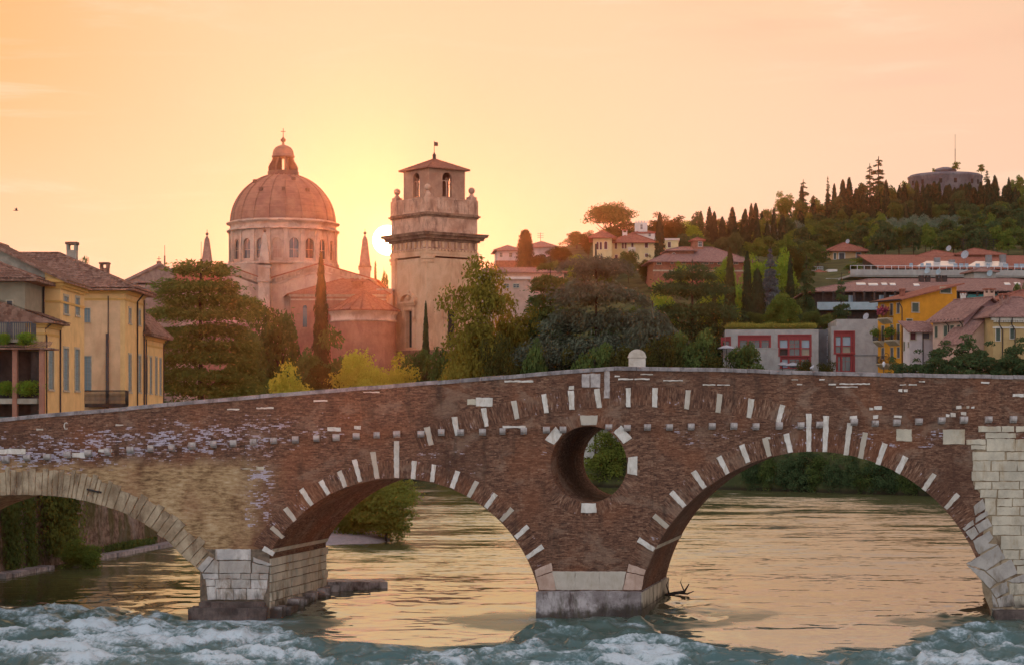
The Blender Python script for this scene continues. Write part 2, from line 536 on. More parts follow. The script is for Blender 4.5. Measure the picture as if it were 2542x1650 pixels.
M['dish_metal'] = plain('dull_dish_metal', (.36, .38, .42), .6, .2, 3.0)
M['blue_panel'] = plain('pale_blue_balcony_panel', (.32, .40, .44), .5, .15, 1.0)
M['teal'] = plain('teal_awning', (.03, .14, .13), .8, .2, 1.0)
M['bark'] = plain('tree_bark', (.075, .052, .038), .95, .4, 6.0, bumps=.4)
M['gold'] = plain('weathered_copper', (.17, .085, .06), .55, .2, 3.0)
def glassmat(name, col, rough):
    m, N = newmat(name)
    n = N.noise(N.co(), .6, 2)
    N.out(N.princ(N.mix(n, tuple(c * .6 for c in col), col), rough, None, 0.0, .8))
    return m
M['glass'] = glassmat('window_glass', (.06, .065, .075), .08)
M['glass_blue'] = glassmat('pale_blue_glass', (.26, .36, .46), .12)  # panes with a pale blue base colour
M['glass_warm'] = glassmat('amber_glass', (.30, .22, .12), .15)
M['skylight'] = glassmat('roof_light_glass', (.75, .76, .74), .12)


def tiles(name, a, b, c, rib=.24, strength=.9):
    m, N = newmat(name)
    co = N.co()
    n1 = N.noise(co, .5, 5, .65)
    v = N.voro(N.map(co, (4, 4, 4)), 1.0, 'F1', 1)
    vx = N.sep(v)[0]
    col = N.mix(vx, a, b)
    col = N.mix(N.m('MULTIPLY', N.sm(n1, .5, .72), .6), col, c)
    n2 = N.noise(co, 9.0, 3, .7)
    col = N.mix(N.m('MULTIPLY', N.sm(n2, .55, .75), .5), col, (.05, .03, .025))
    nr = N.bump(N.m('ADD', n2, N.m('MULTIPLY', vx, .6)), strength, .08)
    N.out(N.princ(col, .9, nr, 0, .2))
    return m


M['tile_near'] = tiles('old_roof_tiles', (.17, .085, .06), (.36, .22, .165), (.11, .07, .055))
M['tile_red'] = tiles('red_roof_tiles', (.25, .085, .06), (.36, .15, .105), (.19, .075, .06))
M['tile_mauve'] = tiles('faded_roof_tiles', (.23, .125, .11), (.34, .205, .175), (.17, .10, .09))
M['tile_church'] = tiles('church_roof_tiles', (.30, .105, .065), (.42, .17, .105), (.22, .085, .06))
# church: stone tones reddened to carry the glow round the setting sun
M['church_stone'] = stone('church_stone', (.42, .30, .235), (.60, .45, .36), (.27, .15, .11), .35, .6)
M['church_wall'] = stone('church_plaster', (.43, .30, .24), (.58, .43, .33), (.33, .19, .16), .25, .65)
M['apse_brick'] = stone('apse_brick', (.31, .145, .10), (.40, .20, .14), (.25, .11, .085), .5, .6)
M['tower_stone'] = stone('tower_stone', (.70, .38, .22), (.80, .48, .30), (.50, .23, .13), .3, .5)  # orange glow of the low sun put into the stone colour
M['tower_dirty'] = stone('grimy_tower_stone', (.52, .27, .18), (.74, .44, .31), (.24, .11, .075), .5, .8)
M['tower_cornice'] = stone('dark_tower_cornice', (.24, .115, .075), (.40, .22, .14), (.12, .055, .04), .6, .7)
M['tower_brick'] = stone('tower_brick', (.42, .21, .14), (.54, .30, .20), (.33, .15, .10), .5, .5)


def dome_mat():
    m, N = newmat('dome_copper_sheets')
    co = N.co()
    n = N.noise(co, .5, 5, .6)
    z = N.sep(co)[2]
    lines = N.m('FRACT', N.m('MULTIPLY', z, .95))
    c = N.mix(N.sm(n, .35, .65), (.22, .105, .075), (.31, .165, .115))
    c = N.mix(N.m('MULTIPLY', N.sm(lines, .93, .97), .5), c, (.11, .05, .04))
    pn = N.noise(N.map(co, (.4, .4, 2)), 1.0, 4, .6)
    c = N.mix(N.m('MULTIPLY', N.sm(pn, .5, .7), .4), c, (.36, .20, .14))
    N.out(N.princ(c, .62, None, .0, .4))
    return m


M['dome'] = dome_mat()
M['slate'] = stone('obelisk_stone', (.26, .17, .14), (.36, .25, .20), (.18, .10, .085), .8, .5)


def leafmat(name, dark, lite, trans=.35, tcol=None, yel=None, sc_=.45):
    m, N = newmat(name)
    co = N.co()
    n1 = N.noise(co, sc_, 3, .55)
    n2 = N.noise(co, sc_ * 7, 2, .6)
    rnd = N.n('ShaderNodeObjectInfo').outputs['Random']
    f = N.m('ADD', N.m('ADD', N.m('MULTIPLY', N.sm(n1, .3, .7), .5), N.m('MULTIPLY', N.sm(n2, .25, .75), .38)), N.m('MULTIPLY', rnd, .14))
    col = N.mix(f, dark, lite)
    if yel is not None:
        col = N.mix(N.m('MULTIPLY', N.sm(N.noise(N.map(co, (1, 1, 1), (4, 9, 2)), sc_ * 1.6, 3), .55, .75), .6), col, yel)
    d = N.n('ShaderNodeBsdfDiffuse'); N.put(d.inputs[0], col)
    t = N.n('ShaderNodeBsdfTranslucent')
    N.put(t.inputs[0], N.mix(.5, col, tcol or tuple(min(1, c * 1.6) for c in lite)))
    mx = N.n('ShaderNodeMixShader'); mx.inputs[0].default_value = trans
    N.put(mx.inputs[1], d.outputs[0]); N.put(mx.inputs[2], t.outputs[0])
    N.out(mx.outputs[0])
    return m


M['lf_dark'] = leafmat('dark_foliage', (0.034, 0.052, 0.019), (0.142, 0.197, 0.057), .3)
M['lf_mid'] = leafmat('mid_green_foliage', (0.050, 0.085, 0.020), (0.184, 0.254, 0.054), .35)
M['lf_park'] = leafmat('park_shrub_foliage', (.028, .030, .010), (.105, .100, .028), .35, None, (.17, .12, .035))
M['lf_yellow'] = leafmat('yellow_green_foliage', (0.208, 0.221, 0.033), (0.546, 0.546, 0.078), .5, (.6, .55, .08), (.50, .48, .05))
M['lf_olive'] = leafmat('golden_deciduous_foliage', (0.107, 0.100, 0.019), (0.337, 0.291, 0.054), .45, (.4, .3, .05), (.26, .21, .03))
M['lf_cypress'] = leafmat('cypress_foliage', (0.019, 0.031, 0.019), (0.058, 0.086, 0.042), .12)
M['lf_cypress_warm'] = leafmat('old_cypress_foliage', (0.042, 0.040, 0.019), (0.116, 0.107, 0.042), .15)
M['lf_cedar'] = leafmat('cedar_needles', (0.031, 0.046, 0.015), (0.197, 0.235, 0.060), .28, None, (.14, .15, .03), .5)
M['lf_blue'] = leafmat('blue_cedar_needles', (.050, .062, .040), (.175, .200, .140), .2)
M['lf_spruce'] = leafmat('blue_spruce_needles', (0.077, 0.100, 0.104), (0.192, 0.230, 0.245), .15)
M['lf_grey'] = leafmat('olive_grove_foliage', (0.085, 0.131, 0.088), (0.192, 0.254, 0.177), .3)
M['lf_bright'] = leafmat('fresh_green_foliage', (0.107, 0.192, 0.022), (0.307, 0.460, 0.061), .45, (.3, .4, .05))
M['lf_reed'] = leafmat('reedy_willow_foliage', (0.068, 0.100, 0.021), (0.245, 0.291, 0.061), .4, (.3, .28, .06), (.2, .19, .04))
M['lf_bank'] = leafmat('dark_bank_foliage', (0.027, 0.050, 0.025), (0.104, 0.155, 0.064), .25)  # dark green leaves for bank, quay and ridge trees
M['grass'] = leafmat('dry_meadow_grass', (.16, .17, .035), (.42, .38, .09), .4, None, (.45, .36, .12), .8)

# ------------------------------------------------------------------ terrain
RIVER = [(-31, -60), (-30.5, 119), (-25.5, 148), (-14, 142), (-7.5, 145.5), (-5.6, 152), (-12, 172), (-18, 225), (-50, 262), (-150, 290), (-500, 300),
         (-500, 370), (-200, 345), (-60, 312), (-4, 288), (12, 266), (27, 258), (50, 237), (62, 226), (60, 170), (45, 112), (45, -60)]


def river_sd(x, y):
    """signed distance to the river bank, positive on land"""
    x = np.asarray(x, float); y = np.asarray(y, float)
    best = np.full(x.shape, 1e9); inside = np.zeros(x.shape, bool)
    n = len(RIVER)
    for i in range(n):
        (ax, ay), (bx, by) = RIVER[i], RIVER[(i + 1) % n]
        ex, ey = bx - ax, by - ay
        t = np.clip(((x - ax) * ex + (y - ay) * ey) / (ex * ex + ey * ey), 0, 1)
        best = np.minimum(best, np.hypot(x - ax - t * ex, y - ay - t * ey))
        c = ((ay > y) != (by > y)) & (x < (bx - ax) * (y - ay) / (by - ay + 1e-12) + ax)
        inside ^= c
    return np.where(inside, -best, best)


TD = np.array([0, 220, 260, 290, 340, 400, 450, 500, 560, 650, 800, 1500], float)
TX = np.array([-4000, 900, 1000, 1200, 1450, 1700, 1900, 2050, 2200, 2350, 2542, 3200, 9000], float)
TZ = np.array([
    [5, 5, 5, 5, 6, 6, 6, 6, 6, 6, 6, 6], [5, 5, 5, 5, 6, 6, 6, 6, 6, 6, 6, 6], [4, 4, 4, 5, 6, 8, 9, 10, 12, 14, 14, 8],
    [4, 4, 4.5, 6, 9, 20, 32, 46, 50, 54, 45, 15], [4, 4, 5, 7, 12, 28, 42, 52, 58, 65, 55, 20], [4, 4, 6, 9, 16, 32, 43, 50, 58, 68, 60, 20],
    [4, 5, 7, 12, 20, 34, 44, 50, 58, 72, 66, 25], [5, 6, 8, 12, 23, 35, 43, 50, 60, 73, 70, 30], [6, 8, 9, 13, 24, 35, 44, 51, 60, 76, 74, 30],
    [6, 9, 10, 13, 24, 35, 45, 52, 60, 79, 79, 35], [6, 9, 10, 13, 24, 36, 46, 54, 64, 76, 78, 40], [6, 9, 11, 15, 26, 40, 50, 60, 70, 78, 80, 45],
    [6, 9, 11, 15, 26, 40, 50, 60, 70, 78, 80, 45]], float)


def terrain_z(x, y):
    x = np.atleast_1d(np.asarray(x, float)); y = np.atleast_1d(np.asarray(y, float))
    X = np.clip(CX + F * x / np.maximum(y, 1), TX[0], TX[-1]); d = np.clip(y, TD[0], TD[-1])
    i = np.clip(np.searchsorted(TX, X) - 1, 0, len(TX) - 2); j = np.clip(np.searchsorted(TD, d) - 1, 0, len(TD) - 2)
    fx = (X - TX[i]) / (TX[i + 1] - TX[i]); fy = (d - TD[j]) / (TD[j + 1] - TD[j])
    fx = fx * fx * (3 - 2 * fx)
    z = (TZ[i, j] * (1 - fx) + TZ[i + 1, j] * fx) * (1 - fy) + (TZ[i, j + 1] * (1 - fx) + TZ[i + 1, j + 1] * fx) * fy
    spit = (x > -25.4) & (x < 20) & (y > 138) & (y < 240)
    low = np.where(y < 158, 1.12, 1.12 + (y - 158) * .06)
    z = np.where(spit, np.minimum(z, low), z)
    sd = river_sd(x, y)
    k = sstep(sd, -1.0, 4.0)
    return -2.2 + (z + 2.2) * k + np.where(sd > 2, (fbm(x * .08, y * .08, 3, 5) - .5) * .8, 0)


def tz(x, y): return float(terrain_z([x], [y])[0])


def build_terrain():
    m, N = newmat('ground_soil_and_turf')
    co = N.co()
    z = N.sep(co)[2]
    n = N.noise(co, .25, 5, .6); n2 = N.noise(co, 2.5, 4, .7)
    c = N.mix(N.sm(n, .35, .65), (.045, .055, .022), (.10, .11, .04))
    c = N.mix(N.sm(n2, .5, .7), c, (.09, .07, .045))
    grav = N.mix(n2, (.16, .14, .15), (.42, .38, .39))
    c = N.mix(N.m('MULTIPLY', N.sm(z, 1.9, 1.2), N.sm(N.sep(co)[1], 200.0, 170.0)), c, grav)
    c = N.mix(N.m('MULTIPLY', N.sm(z, 1.4, .8), N.sm(N.sep(co)[1], 170.0, 200.0)), c, (.03, .026, .016))
    N.out(N.princ(c, .95, N.bump(n2, .6, .1), 0, .1))
    cols = np.concatenate([np.linspace(-26000, -1200, 24), np.arange(-1000, 3500, 28.0), np.linspace(3700, 28000, 24)])
    rows = np.concatenate([[2, 30], np.arange(60, 346, 2.6), np.arange(350, 900, 9.0), np.linspace(920, 1500, 14)])
    R, C = np.meshgrid(rows, cols, indexing='ij')
    x = (C - CX) / F * R; y = R
    zz_ = terrain_z(x.ravel(), y.ravel())
    V = np.stack([x.ravel(), y.ravel(), zz_], 1)
    nc = len(cols); a = (np.arange(len(rows) - 1)[:, None] * nc + np.arange(nc - 1)[None]).ravel()
    Q = np.stack([a, a + 1, a + nc + 1, a + nc], 1)
    o = link('ground', fast_mesh('ground', V, Q, m, True))
    tag(o, kind='structure')


build_terrain()

# ------------------------------------------------------------------ river
FX = [-200, 100, 300, 470, 560, 680, 760, 900, 1050, 1250, 1330, 1450, 1590, 1650, 1750, 1900, 2050, 2200, 2330, 2450, 2700]
FY = [103, 104.5, 104, 99.0, 98.6, 98.2, 95, 92.8, 91.4, 93, 99, 99.4, 99, 95, 91, 88.9, 88.6, 91.2, 95.5, 98.3, 98]


def water_mat():
    m, N = newmat('river_water')
    co = N.co()
    y = N.sep(co)[1]
    at = N.n('ShaderNodeAttribute', attribute_name='foam').outputs['Fac']
    n3 = N.noise(N.map(co, (.05, .15, 1)), 1.0, 3, .6, .8)
    calm = N.sm(y, 104.0, 130.0)
    def nc(v, scale, det):
        nd = N.n('ShaderNodeTexNoise'); N.put(nd.inputs['Vector'], v); nd.inputs['Scale'].default_value = scale
        nd.inputs['Detail'].default_value = det; nd.inputs['Roughness'].default_value = .6; nd.inputs['Distortion'].default_value = .4
        return N.vm('SUBTRACT', nd.outputs['Color'], (.5, .5, .5))
    # ripple slopes: all tilted downstream to mirror brighter sky, broken by calmer lanes
    sl = N.vm('ADD', nc(N.map(co, (.36, .95, 1)), 1.15, 3), N.vm('MULTIPLY', nc(N.map(co, (.7, 1.4, 1)), 3.4, 2), (.75, .75, .75)))
    amp = N.m('MULTIPLY', N.m('ADD', .12, N.m('MULTIPLY', calm, .56)), N.m('ADD', .30, N.m('MULTIPLY', N.sm(n3, .32, .66), .9)))
    sx, sy, _ = N.sep(sl)
    geo = N.n('ShaderNodeNewGeometry').outputs['Normal']
    tilt = N.comb(N.m('MULTIPLY', sx, N.m('MULTIPLY', amp, .6)), N.m('SUBTRACT', N.m('MULTIPLY', sy, amp), N.m('MULTIPLY', amp, .235)), 0.0)
    nr = N.vm('NORMALIZE', N.vm('ADD', geo, tilt))
    deep = N.mix(N.sm(y, 84.0, 112.0), (.065, .135, .135), (.075, .078, .034))
    rap = N.m('MULTIPLY', N.sm(at, .004, .030), N.sm(y, 106.0, 100.0))
    b_ = N.n('ShaderNodeBsdfPrincipled')
    N.put(b_.inputs['Base Color'], deep); N.put(b_.inputs['Roughness'], N.m('ADD', N.m('ADD', .04, N.m('MULTIPLY', calm, .07)), N.m('MULTIPLY', rap, .28)))
    N.put(b_.inputs['IOR'], N.m('SUBTRACT', 4.8, N.m('MULTIPLY', rap, 3.4))); N.put(b_.inputs['Normal'], nr)
    w = b_.outputs[0]
    f1 = N.noise(N.map(co, (1.15, .8, 1.6)), 2.2, 5, .66, .6)
    f2 = N.noise(N.map(co, (1, 1, 1)), 7.0, 3, .6)
    ff = N.m('ADD', N.m('MULTIPLY', f1, .62), N.m('MULTIPLY', f2, .38))
    fv = N.m('ADD', N.m('MULTIPLY', at, 1.25), N.m('MULTIPLY', N.m('SUBTRACT', ff, .5), 2.3))
    fm = N.m('MULTIPLY', N.sm(fv, .10, 1.05), N.m('MULTIPLY', N.sm(at, .02, .16), .94))
    fc = N.mix(N.sm(fv, .25, 1.15), (.115, .215, .235), (.54, .66, .715))
    foam = N.princ(fc, .7, N.bump(ff, .7, .10), 0, .3)
    mx = N.n('ShaderNodeMixShader')
    N.put(mx.inputs[0], fm); N.put(mx.inputs[1], w); N.put(mx.inputs[2], foam)
    N.out(mx.outputs[0])
    return m


def build_water():
    rows = [2.0, 30.0, 60.0]; y, st = 70.0, .13
    while y < 400:
        rows.append(y); y += st
        if y > 112: st *= 1.018
    rows = np.array(rows)
    cols = np.concatenate([np.linspace(-26000, -400, 14), np.arange(-260, 2800, 5.0), np.linspace(3000, 12000, 10)])
    R, C = np.meshgrid(rows, cols, indexing='ij')
    x = (C - CX) / F * R; y = R
    yf = np.interp(C, FX, FY)
    s = yf - y + (fbm(x * .22, y * .22, 3, 3) - .5) * 5.0
    front = sstep(s, -1.0, 3.2)                     # 1 inside the rapids
    full = sstep(s, .5, 9.0)
    wx_ = x + (fbm(x * .25, y * .25, 2, 9) - .5) * 3
    wy_ = y + (fbm(x * .2, y * .2, 2, 19) - .5) * 3
    rid = 1 - np.abs(2 * fbm(wx_ * .36, wy_ * .46, 3, 21) - 1)
    rid = rid ** 2.2
    mid = fbm(wx_ * .7, wy_ * 1.0, 4, 31) - .5
    fine = fbm(x * 2.4, y * 2.4, 4, 41, .62) - .5
    lump = 1 - np.abs(2 * fbm(x * 1.1, y * 1.3, 3, 61) - 1)
    wet = front * (.35 + .65 * full)
    chop = fbm(wx_ * 1.15, wy_ * 1.25, 4, 121, .55) - .5
    h = front * (rid * .62 + mid * .55 - .18) + wet * (chop * .42 + fine * .16)
    h += sstep(y, 125, 100) * (1 - front) * (fbm(wx_ * .3, wy_ * .5, 3, 51) - .5) * .13
    h += sstep(y, 160, 110) * (fbm(x * .9, y * 1.5, 2, 71) - .5) * .035
    # bow waves and eddies round the two piers
    for px, yy, r in ((667, 103, 3.6), (1600, 101.5, 4.2), (2450, 100.5, 4)):
        d = np.hypot((C - px) * .02, (y - yy) * .8)
        h += np.exp(-(d / r) ** 2) * (fbm(x * .8, y * .9, 3, 81) - .45) * .5
    clump = fbm(x * .33, y * .30, 4, 91, .6)
    crest = rid * .55 + mid * 1.0 + chop * .9
    foam = wet * np.clip(.03 + (clump - .5) * 1.5 + crest * .85 + .10 * full, .04, 1.0)
    foam = np.maximum(foam, front * (1 - full) * np.clip((clump - .50) * 3.5 + crest * .8, 0, .9))
    for px, yy, r in ((600, 98.6, 1.5), (1465, 98.9, 2.0), (1640, 101, 1.6), (2500, 98.6, 1.6)):
        d = np.hypot((C - px) * .02 * .5, (y - yy))
        foam = np.maximum(foam, np.exp(-(d / r) ** 2) * np.clip(.25 + (clump - .4) * 2.2, 0, .8))
    z = h * .9 + np.interp(y, [60, 84, 88, 92, 96, 100, 103, 106, 109, 113, 118, 400], [-.82, -.80, -.68, -.46, -.22, -.02, .15, .34, .50, .62, .68, .70])
    V = np.stack([x.ravel(), y.ravel(), z.ravel()], 1)
    nc = len(cols); a = (np.arange(len(rows) - 1)[:, None] * nc + np.arange(nc - 1)[None]).ravel()
    Q = np.stack([a, a + 1, a + nc + 1, a + nc], 1)
    me = fast_mesh('water', V, Q, water_mat(), True)
    at = me.attributes.new('foam', 'FLOAT', 'POINT')
    at.data.foreach_set('value', foam.ravel().astype(np.float32))
    tag(link('water', me), kind='structure')


build_water()

# ------------------------------------------------------------------ bridge
S = .02
BW = 9.15; SK = .2158                        # depth of the bridge and skew of its piers
BY = 100.0
bridge = thing('stone_bridge', 'long brick and stone arch bridge with white voussoirs crossing the whole river', 'bridge', (0, BY, 0))


def bx(X): return (X - CX) * S
def bz(Y): return ZC + (HY - Y) * S
def bp(X, Y, y=0.0): return (bx(X) + SK * max(y, 0) * 1.0, y, bz(Y))


TOPX = [-1500, -300, 0, 92, 313, 506, 800, 1040, 1240, 1378, 1500, 1520, 1642, 1795, 1949, 2153, 2542, 3000, 4200]
TOPY = [1190, 1070, 1036.5, 1027, 1009, 990, 966, 947, 932, 920, 911, 909, 910, 912, 919, 924, 931, 942, 985]
def topY(X): return float(np.interp(X, TOPX, TOPY))


A1 = [(60, 1227), (138, 1230), (193, 1238), (248, 1252), (294, 1267), (331, 1284), (368, 1306), (414, 1340), (460, 1384), (501, 1420)]
A1X = np.array([120 - p[0] for p in reversed(A1[1:])] + [p[0] for p in A1], float)
A1Y = np.array([p[1] for p in reversed(A1[1:])] + [p[1] for p in A1], float)
def spline(xs, ys, n):
    """smooth resampling of the intrados polyline"""
    t = np.linspace(0, len(xs) - 1, n)
    out = []
    for q in t:
        i = min(int(q), len(xs) - 2); f = q - i
        p = [max(i - 1, 0), i, i + 1, min(i + 2, len(xs) - 1)]
        w = [-.5 * f + f * f - .5 * f ** 3, 1 - 2.5 * f * f + 1.5 * f ** 3, .5 * f + 2 * f * f - 1.5 * f ** 3, -.5 * f * f + .5 * f ** 3]
        out.append((sum(w[k] * xs[p[k]] for k in range(4)), sum(w[k] * ys[p[k]] for k in range(4))))
    return out


def circ(cx, cy, r, xa, xb, n):
    ta, tb = math.acos((xa - cx) / r), math.acos((xb - cx) / r)
    return [(cx + r * math.cos(ta + (tb - ta) * k / n), cy - r * math.sin(ta + (tb - ta) * k / n)) for k in range(n + 1)]


P1 = spline(A1X, A1Y, 90)
P2 = circ(985, 1547, 361, 668, 1343, 90)
P3 = circ(2020, 1560, 440, 1587, 2458, 110)
ARCH = [P1, P2, P3]
BOT = 1630.0
EX, EY, ER = 1461.5, 1151.0, 95.0


def botY(X):
    for a in ARCH:
        if a[0][0] < X < a[-1][0]:
            return float(np.interp(X, [p[0] for p in a], [p[1] for p in a]))
    return BOT


def bridge_walls():
    mb = MB()
    xs = set(np.arange(-1500, 4200, 24.0).tolist())
    for a in ARCH: xs |= {p[0] for p in a}
    xs |= {EX - ER * math.cos(math.pi * k / 40) for k in range(41)} | set(TOPX)
    xs = sorted(x for x in xs if -1500 <= x <= 4200)
    out = [xs[0]]
    for x in xs[1:]:
        if x - out[-1] > .01: out.append(x)
    e = 1e-3
    for x0, x1 in zip(out[:-1], out[1:]):
        b0, b1 = botY(x0 + e), botY(x1 - e)
        t0, t1 = topY(x0) + 9, topY(x1) + 9
        def q(ya0, ya1, yb0, yb1):
            mb.face([bp(x0, ya0), bp(x1, ya1), bp(x1, yb1), bp(x0, yb0)])
            mb.face([bp(x1, ya1, BW), bp(x0, ya0, BW), bp(x0, yb0, BW), bp(x1, yb1, BW)])
        if x0 >= EX - ER - e and x1 <= EX + ER + e:
            s0 = math.sqrt(max(ER ** 2 - (x0 - EX) ** 2, 0)); s1 = math.sqrt(max(ER ** 2 - (x1 - EX) ** 2, 0))
            q(b0, b1, EY + s0, EY + s1); q(EY - s0, EY - s1, t0, t1)
        else:
            q(b0, b1, t0, t1)
        # parapet inner faces and roadway
        for (ya, yb) in ((0.0, .42), (BW - .42, BW)):
            mb.face([bp(x0, topY(x0) + 9, ya), bp(x1, topY(x1) + 9, ya), bp(x1, topY(x1) + 9, yb), bp(x0, topY(x0) + 9, yb)])
        D = 62
        mb.face([bp(x1, topY(x1) + D, .42), bp(x0, topY(x0) + D, .42), bp(x0, topY(x0) + 9, .42), bp(x1, topY(x1) + 9, .42)])
        mb.face([bp(x0, topY(x0) + D, BW - .42), bp(x1, topY(x1) + D, BW - .42), bp(x1, topY(x1) + 9, BW - .42), bp(x0, topY(x0) + 9, BW - .42)])
        mb.face([bp(x0, topY(x0) + D, .42), bp(x1, topY(x1) + D, .42), bp(x1, topY(x1) + D, BW - .42), bp(x0, topY(x0) + D, BW - .42)])
    mb.build('spandrel_wall', M['brick'], bridge)
    sf = MB()
    for a in ARCH:
        L = [(a[0][0], BOT)] + a + [(a[-1][0], BOT)]
        ns = 4
        for (p, q_) in zip(L[:-1], L[1:]):
            for k in range(ns):
                ya, yb = BW * k / ns, BW * (k + 1) / ns
                sf.face([bp(*q_, ya), bp(*p, ya), bp(*p, yb), bp(*q_, yb)])
    n = 64
    for k in range(n):
        c0, c1 = 2 * math.pi * k / n, 2 * math.pi * (k + 1) / n
        p0 = (EX + ER * math.cos(c0), EY + ER * math.sin(c0)); p1 = (EX + ER * math.cos(c1), EY + ER * math.sin(c1))
        for j in range(4):
            sf.face([bp(*p0, BW * j / 4), bp(*p1, BW * j / 4), bp(*p1, BW * (j + 1) / 4), bp(*p0, BW * (j + 1) / 4)])
    sf.build('arch_soffit', M['brick'], bridge)


bridge_walls()


def ring(name, path, thick, mat, y=-.014, eps=0.0, long_fn=None):
    """brick ring standing slightly proud of the face, mapped along the arch"""
    mb = MB(); L = 0
    n = len(path)
    nor = []
    for i in range(n):
        a, b = path[max(i - 1, 0)], path[min(i + 1, n - 1)]
        d = np.array([b[0] - a[0], b[1] - a[1]]); d /= np.hypot(*d)
        v = np.array([d[1], -d[0]])
        nor.append(v)
    for i in range(n - 1):
        p, q = np.array(path[i]), np.array(path[i + 1])
        t0 = thick(i / (n - 1)) if callable(thick) else thick
        t1 = thick((i + 1) / (n - 1)) if callable(thick) else thick
        po, qo = p + nor[i] * t0, q + nor[i + 1] * t1
        l = np.hypot(*(q - p)) * S
        mb.face([bp(*p, y), bp(*q, y), bp(*qo, y), bp(*po, y)], [(L, 0), (L + l, 0), (L + l, t1 * S), (L, t0 * S)])
        mb.face([bp(*po, y), bp(*qo, y), bp(*qo, .05), bp(*po, .05)], [(L, 0), (L + l, 0), (L + l, 0), (L, 0)])
        mb.face([bp(*p, .05), bp(*q, .05), bp(*q, y), bp(*p, y)], [(L, 0), (L + l, 0), (L + l, 0), (L, 0)])
        L += l
    mb.build(name, mat, bridge)
    return nor


ring('arch_ring', P2, 44, M['brick_ring'])
ring('arch_ring', P3[:-16], 47, M['brick_ring'])
PR = [(1590 + 1440 * math.sin(t), 2423 - 1440 * math.cos(t)) for t in np.linspace(-.39, .26, 60)]
ring('relieving_arch_ring', [(p[0], p[1] + 22) for p in PR], 46, M['brick_ring'], -.010)
ring('eye_ring', [(EX + ER * math.cos(t), EY + ER * math.sin(t)) for t in np.linspace(math.pi, 3 * math.pi, 80)], 33, M['brick_ring'], -.012)


def block(mb, pts, y0=-.045, y1=.06):
    """flat stone let into the face; pts = photo-plane polygon, any order of winding"""
    a = sum(pts[i][0] * pts[(i + 1) % len(pts)][1] - pts[(i + 1) % len(pts)][0] * pts[i][1] for i in range(len(pts)))
    if a > 0: pts = pts[::-1]
    fine_ = []
    for i, p in enumerate(pts):
        q = pts[(i + 1) % len(pts)]; l = math.hypot(q[0] - p[0], q[1] - p[1]); m_n = int(l / 7)
        fine_.append((p[0] + random.uniform(-.5, .5), p[1] + random.uniform(-.5, .5)))
        jj = min(.9, .03 * l + .25)
        for k_ in range(1, m_n):
            t_ = k_ / m_n; fine_.append((p[0] + (q[0] - p[0]) * t_ + random.uniform(-jj, jj), p[1] + (q[1] - p[1]) * t_ + random.uniform(-jj, jj)))
    pts = fine_
    cx = sum(p[0] for p in pts) / len(pts); cy = sum(p[1] for p in pts) / len(pts)
    ch = 1.0
    ins = []
    for p in pts:
        d = math.hypot(p[0] - cx, p[1] - cy)
        ins.append((p[0] - (p[0] - cx) / d * ch, p[1] - (p[1] - cy) / d * ch))
    f = [bp(*p, y0) for p in ins]; m_ = [bp(*p, y0 + .02) for p in pts]; b = [bp(*p, y1) for p in pts]
    mb.face(f)
    n = len(pts)
    for i in range(n):
        j = (i + 1) % n
        mb.face([m_[i], m_[j], f[j], f[i]])
        mb.face([b[i], b[j], m_[j], m_[i]])
    mb.face(list(reversed(b)))


def c7(x, y): return (800 + x / 1.9556, 860 + y / 1.9556)
def c8(x, y): return (1642 + x / 1.9556, 860 + y / 1.9556)
def c6(x, y): return (x / 2.1756, 940 + y / 2.1756)


def radial_stone(lo, hi, w, name='voussoir'):
    lo, hi = np.array(lo), np.array(hi)
    d = (hi - lo) / np.hypot(*(hi - lo)); t = np.array([-d[1], d[0]])
    w0, w1 = w / 2 * random.uniform(.88, 1.0), w / 2 * random.uniform(1.0, 1.16)
    j = lambda: random.uniform(-.7, .7)
    pts = [tuple(lo - t * w0 + j()), tuple(lo + t * w0 + j()), tuple(hi + t * w1 + j()), tuple(hi - t * w1 + j())]
    mb = MB(); block(mb, pts, -.05 - random.uniform(0, .02))
    mb.build(name, M['white_stone'], bridge)


for (a, b) in [((30, 715), (-8, 650)), ((112, 680), (82, 602)), ((185, 655), (155, 547)), ((268, 640), (245, 510)), ((361, 636), (360, 457)), ((440, 640), (447, 553)),
               ((532, 655), (544, 572)), ((628, 685), (657, 602)), ((710, 728), (750, 652)), ((793, 780), (842, 715)), ((868, 845), (922, 785)), ((938, 925), (1000, 872)), ((992, 1022), (1070, 968))]:
    radial_stone(c7(*a), c7(*b), 11.5)
for (a, b) in [((1685, 680), (1625, 592)), ((1593, 765), (1540, 695)), ((1530, 858), (1465, 798)), ((1478, 945), (1422, 912))]:
    radial_stone(c6(*a), c6(*b), 11.5)
for (a, b) in [((32, 877), (-38, 818)), ((112, 775), (48, 705)), ((210, 685), (155, 605)), ((320, 615), (278, 532)), ((422, 563), (388, 475)), ((524, 532), (502, 442)), ((627, 513), (605, 422)),
               ((715, 508), (715, 325)), ((793, 510), (798, 335)), ((893, 525), (915, 370)), ((964, 541), (990, 417)), ((1050, 572), (1085, 468)), ((1145, 612), (1185, 532)), ((1272, 695), (1325, 617)), ((1378, 785), (1440, 715))]:
    radial_stone(c8(*a), c8(*b), 13)
for (a, b) in [((1612, 985), (1535, 935)), ((1677, 875), (1603, 815))][:1]:
    radial_stone(c7(*a), c7(*b), 12)
for (a, b) in [((530, 478), (508, 390)), ((656, 430), (641, 340)), ((799, 388), (783, 298)), ((947, 351), (928, 262)), ((1090, 322), (1075, 230)), ((1213, 305), (1207, 212)), ((1345, 297), (1332, 204)), ((1485, 292), (1485, 199)), ((1613, 293), (1616, 200))]:
    radial_stone(c7(*a), c7(*b), 12.5)
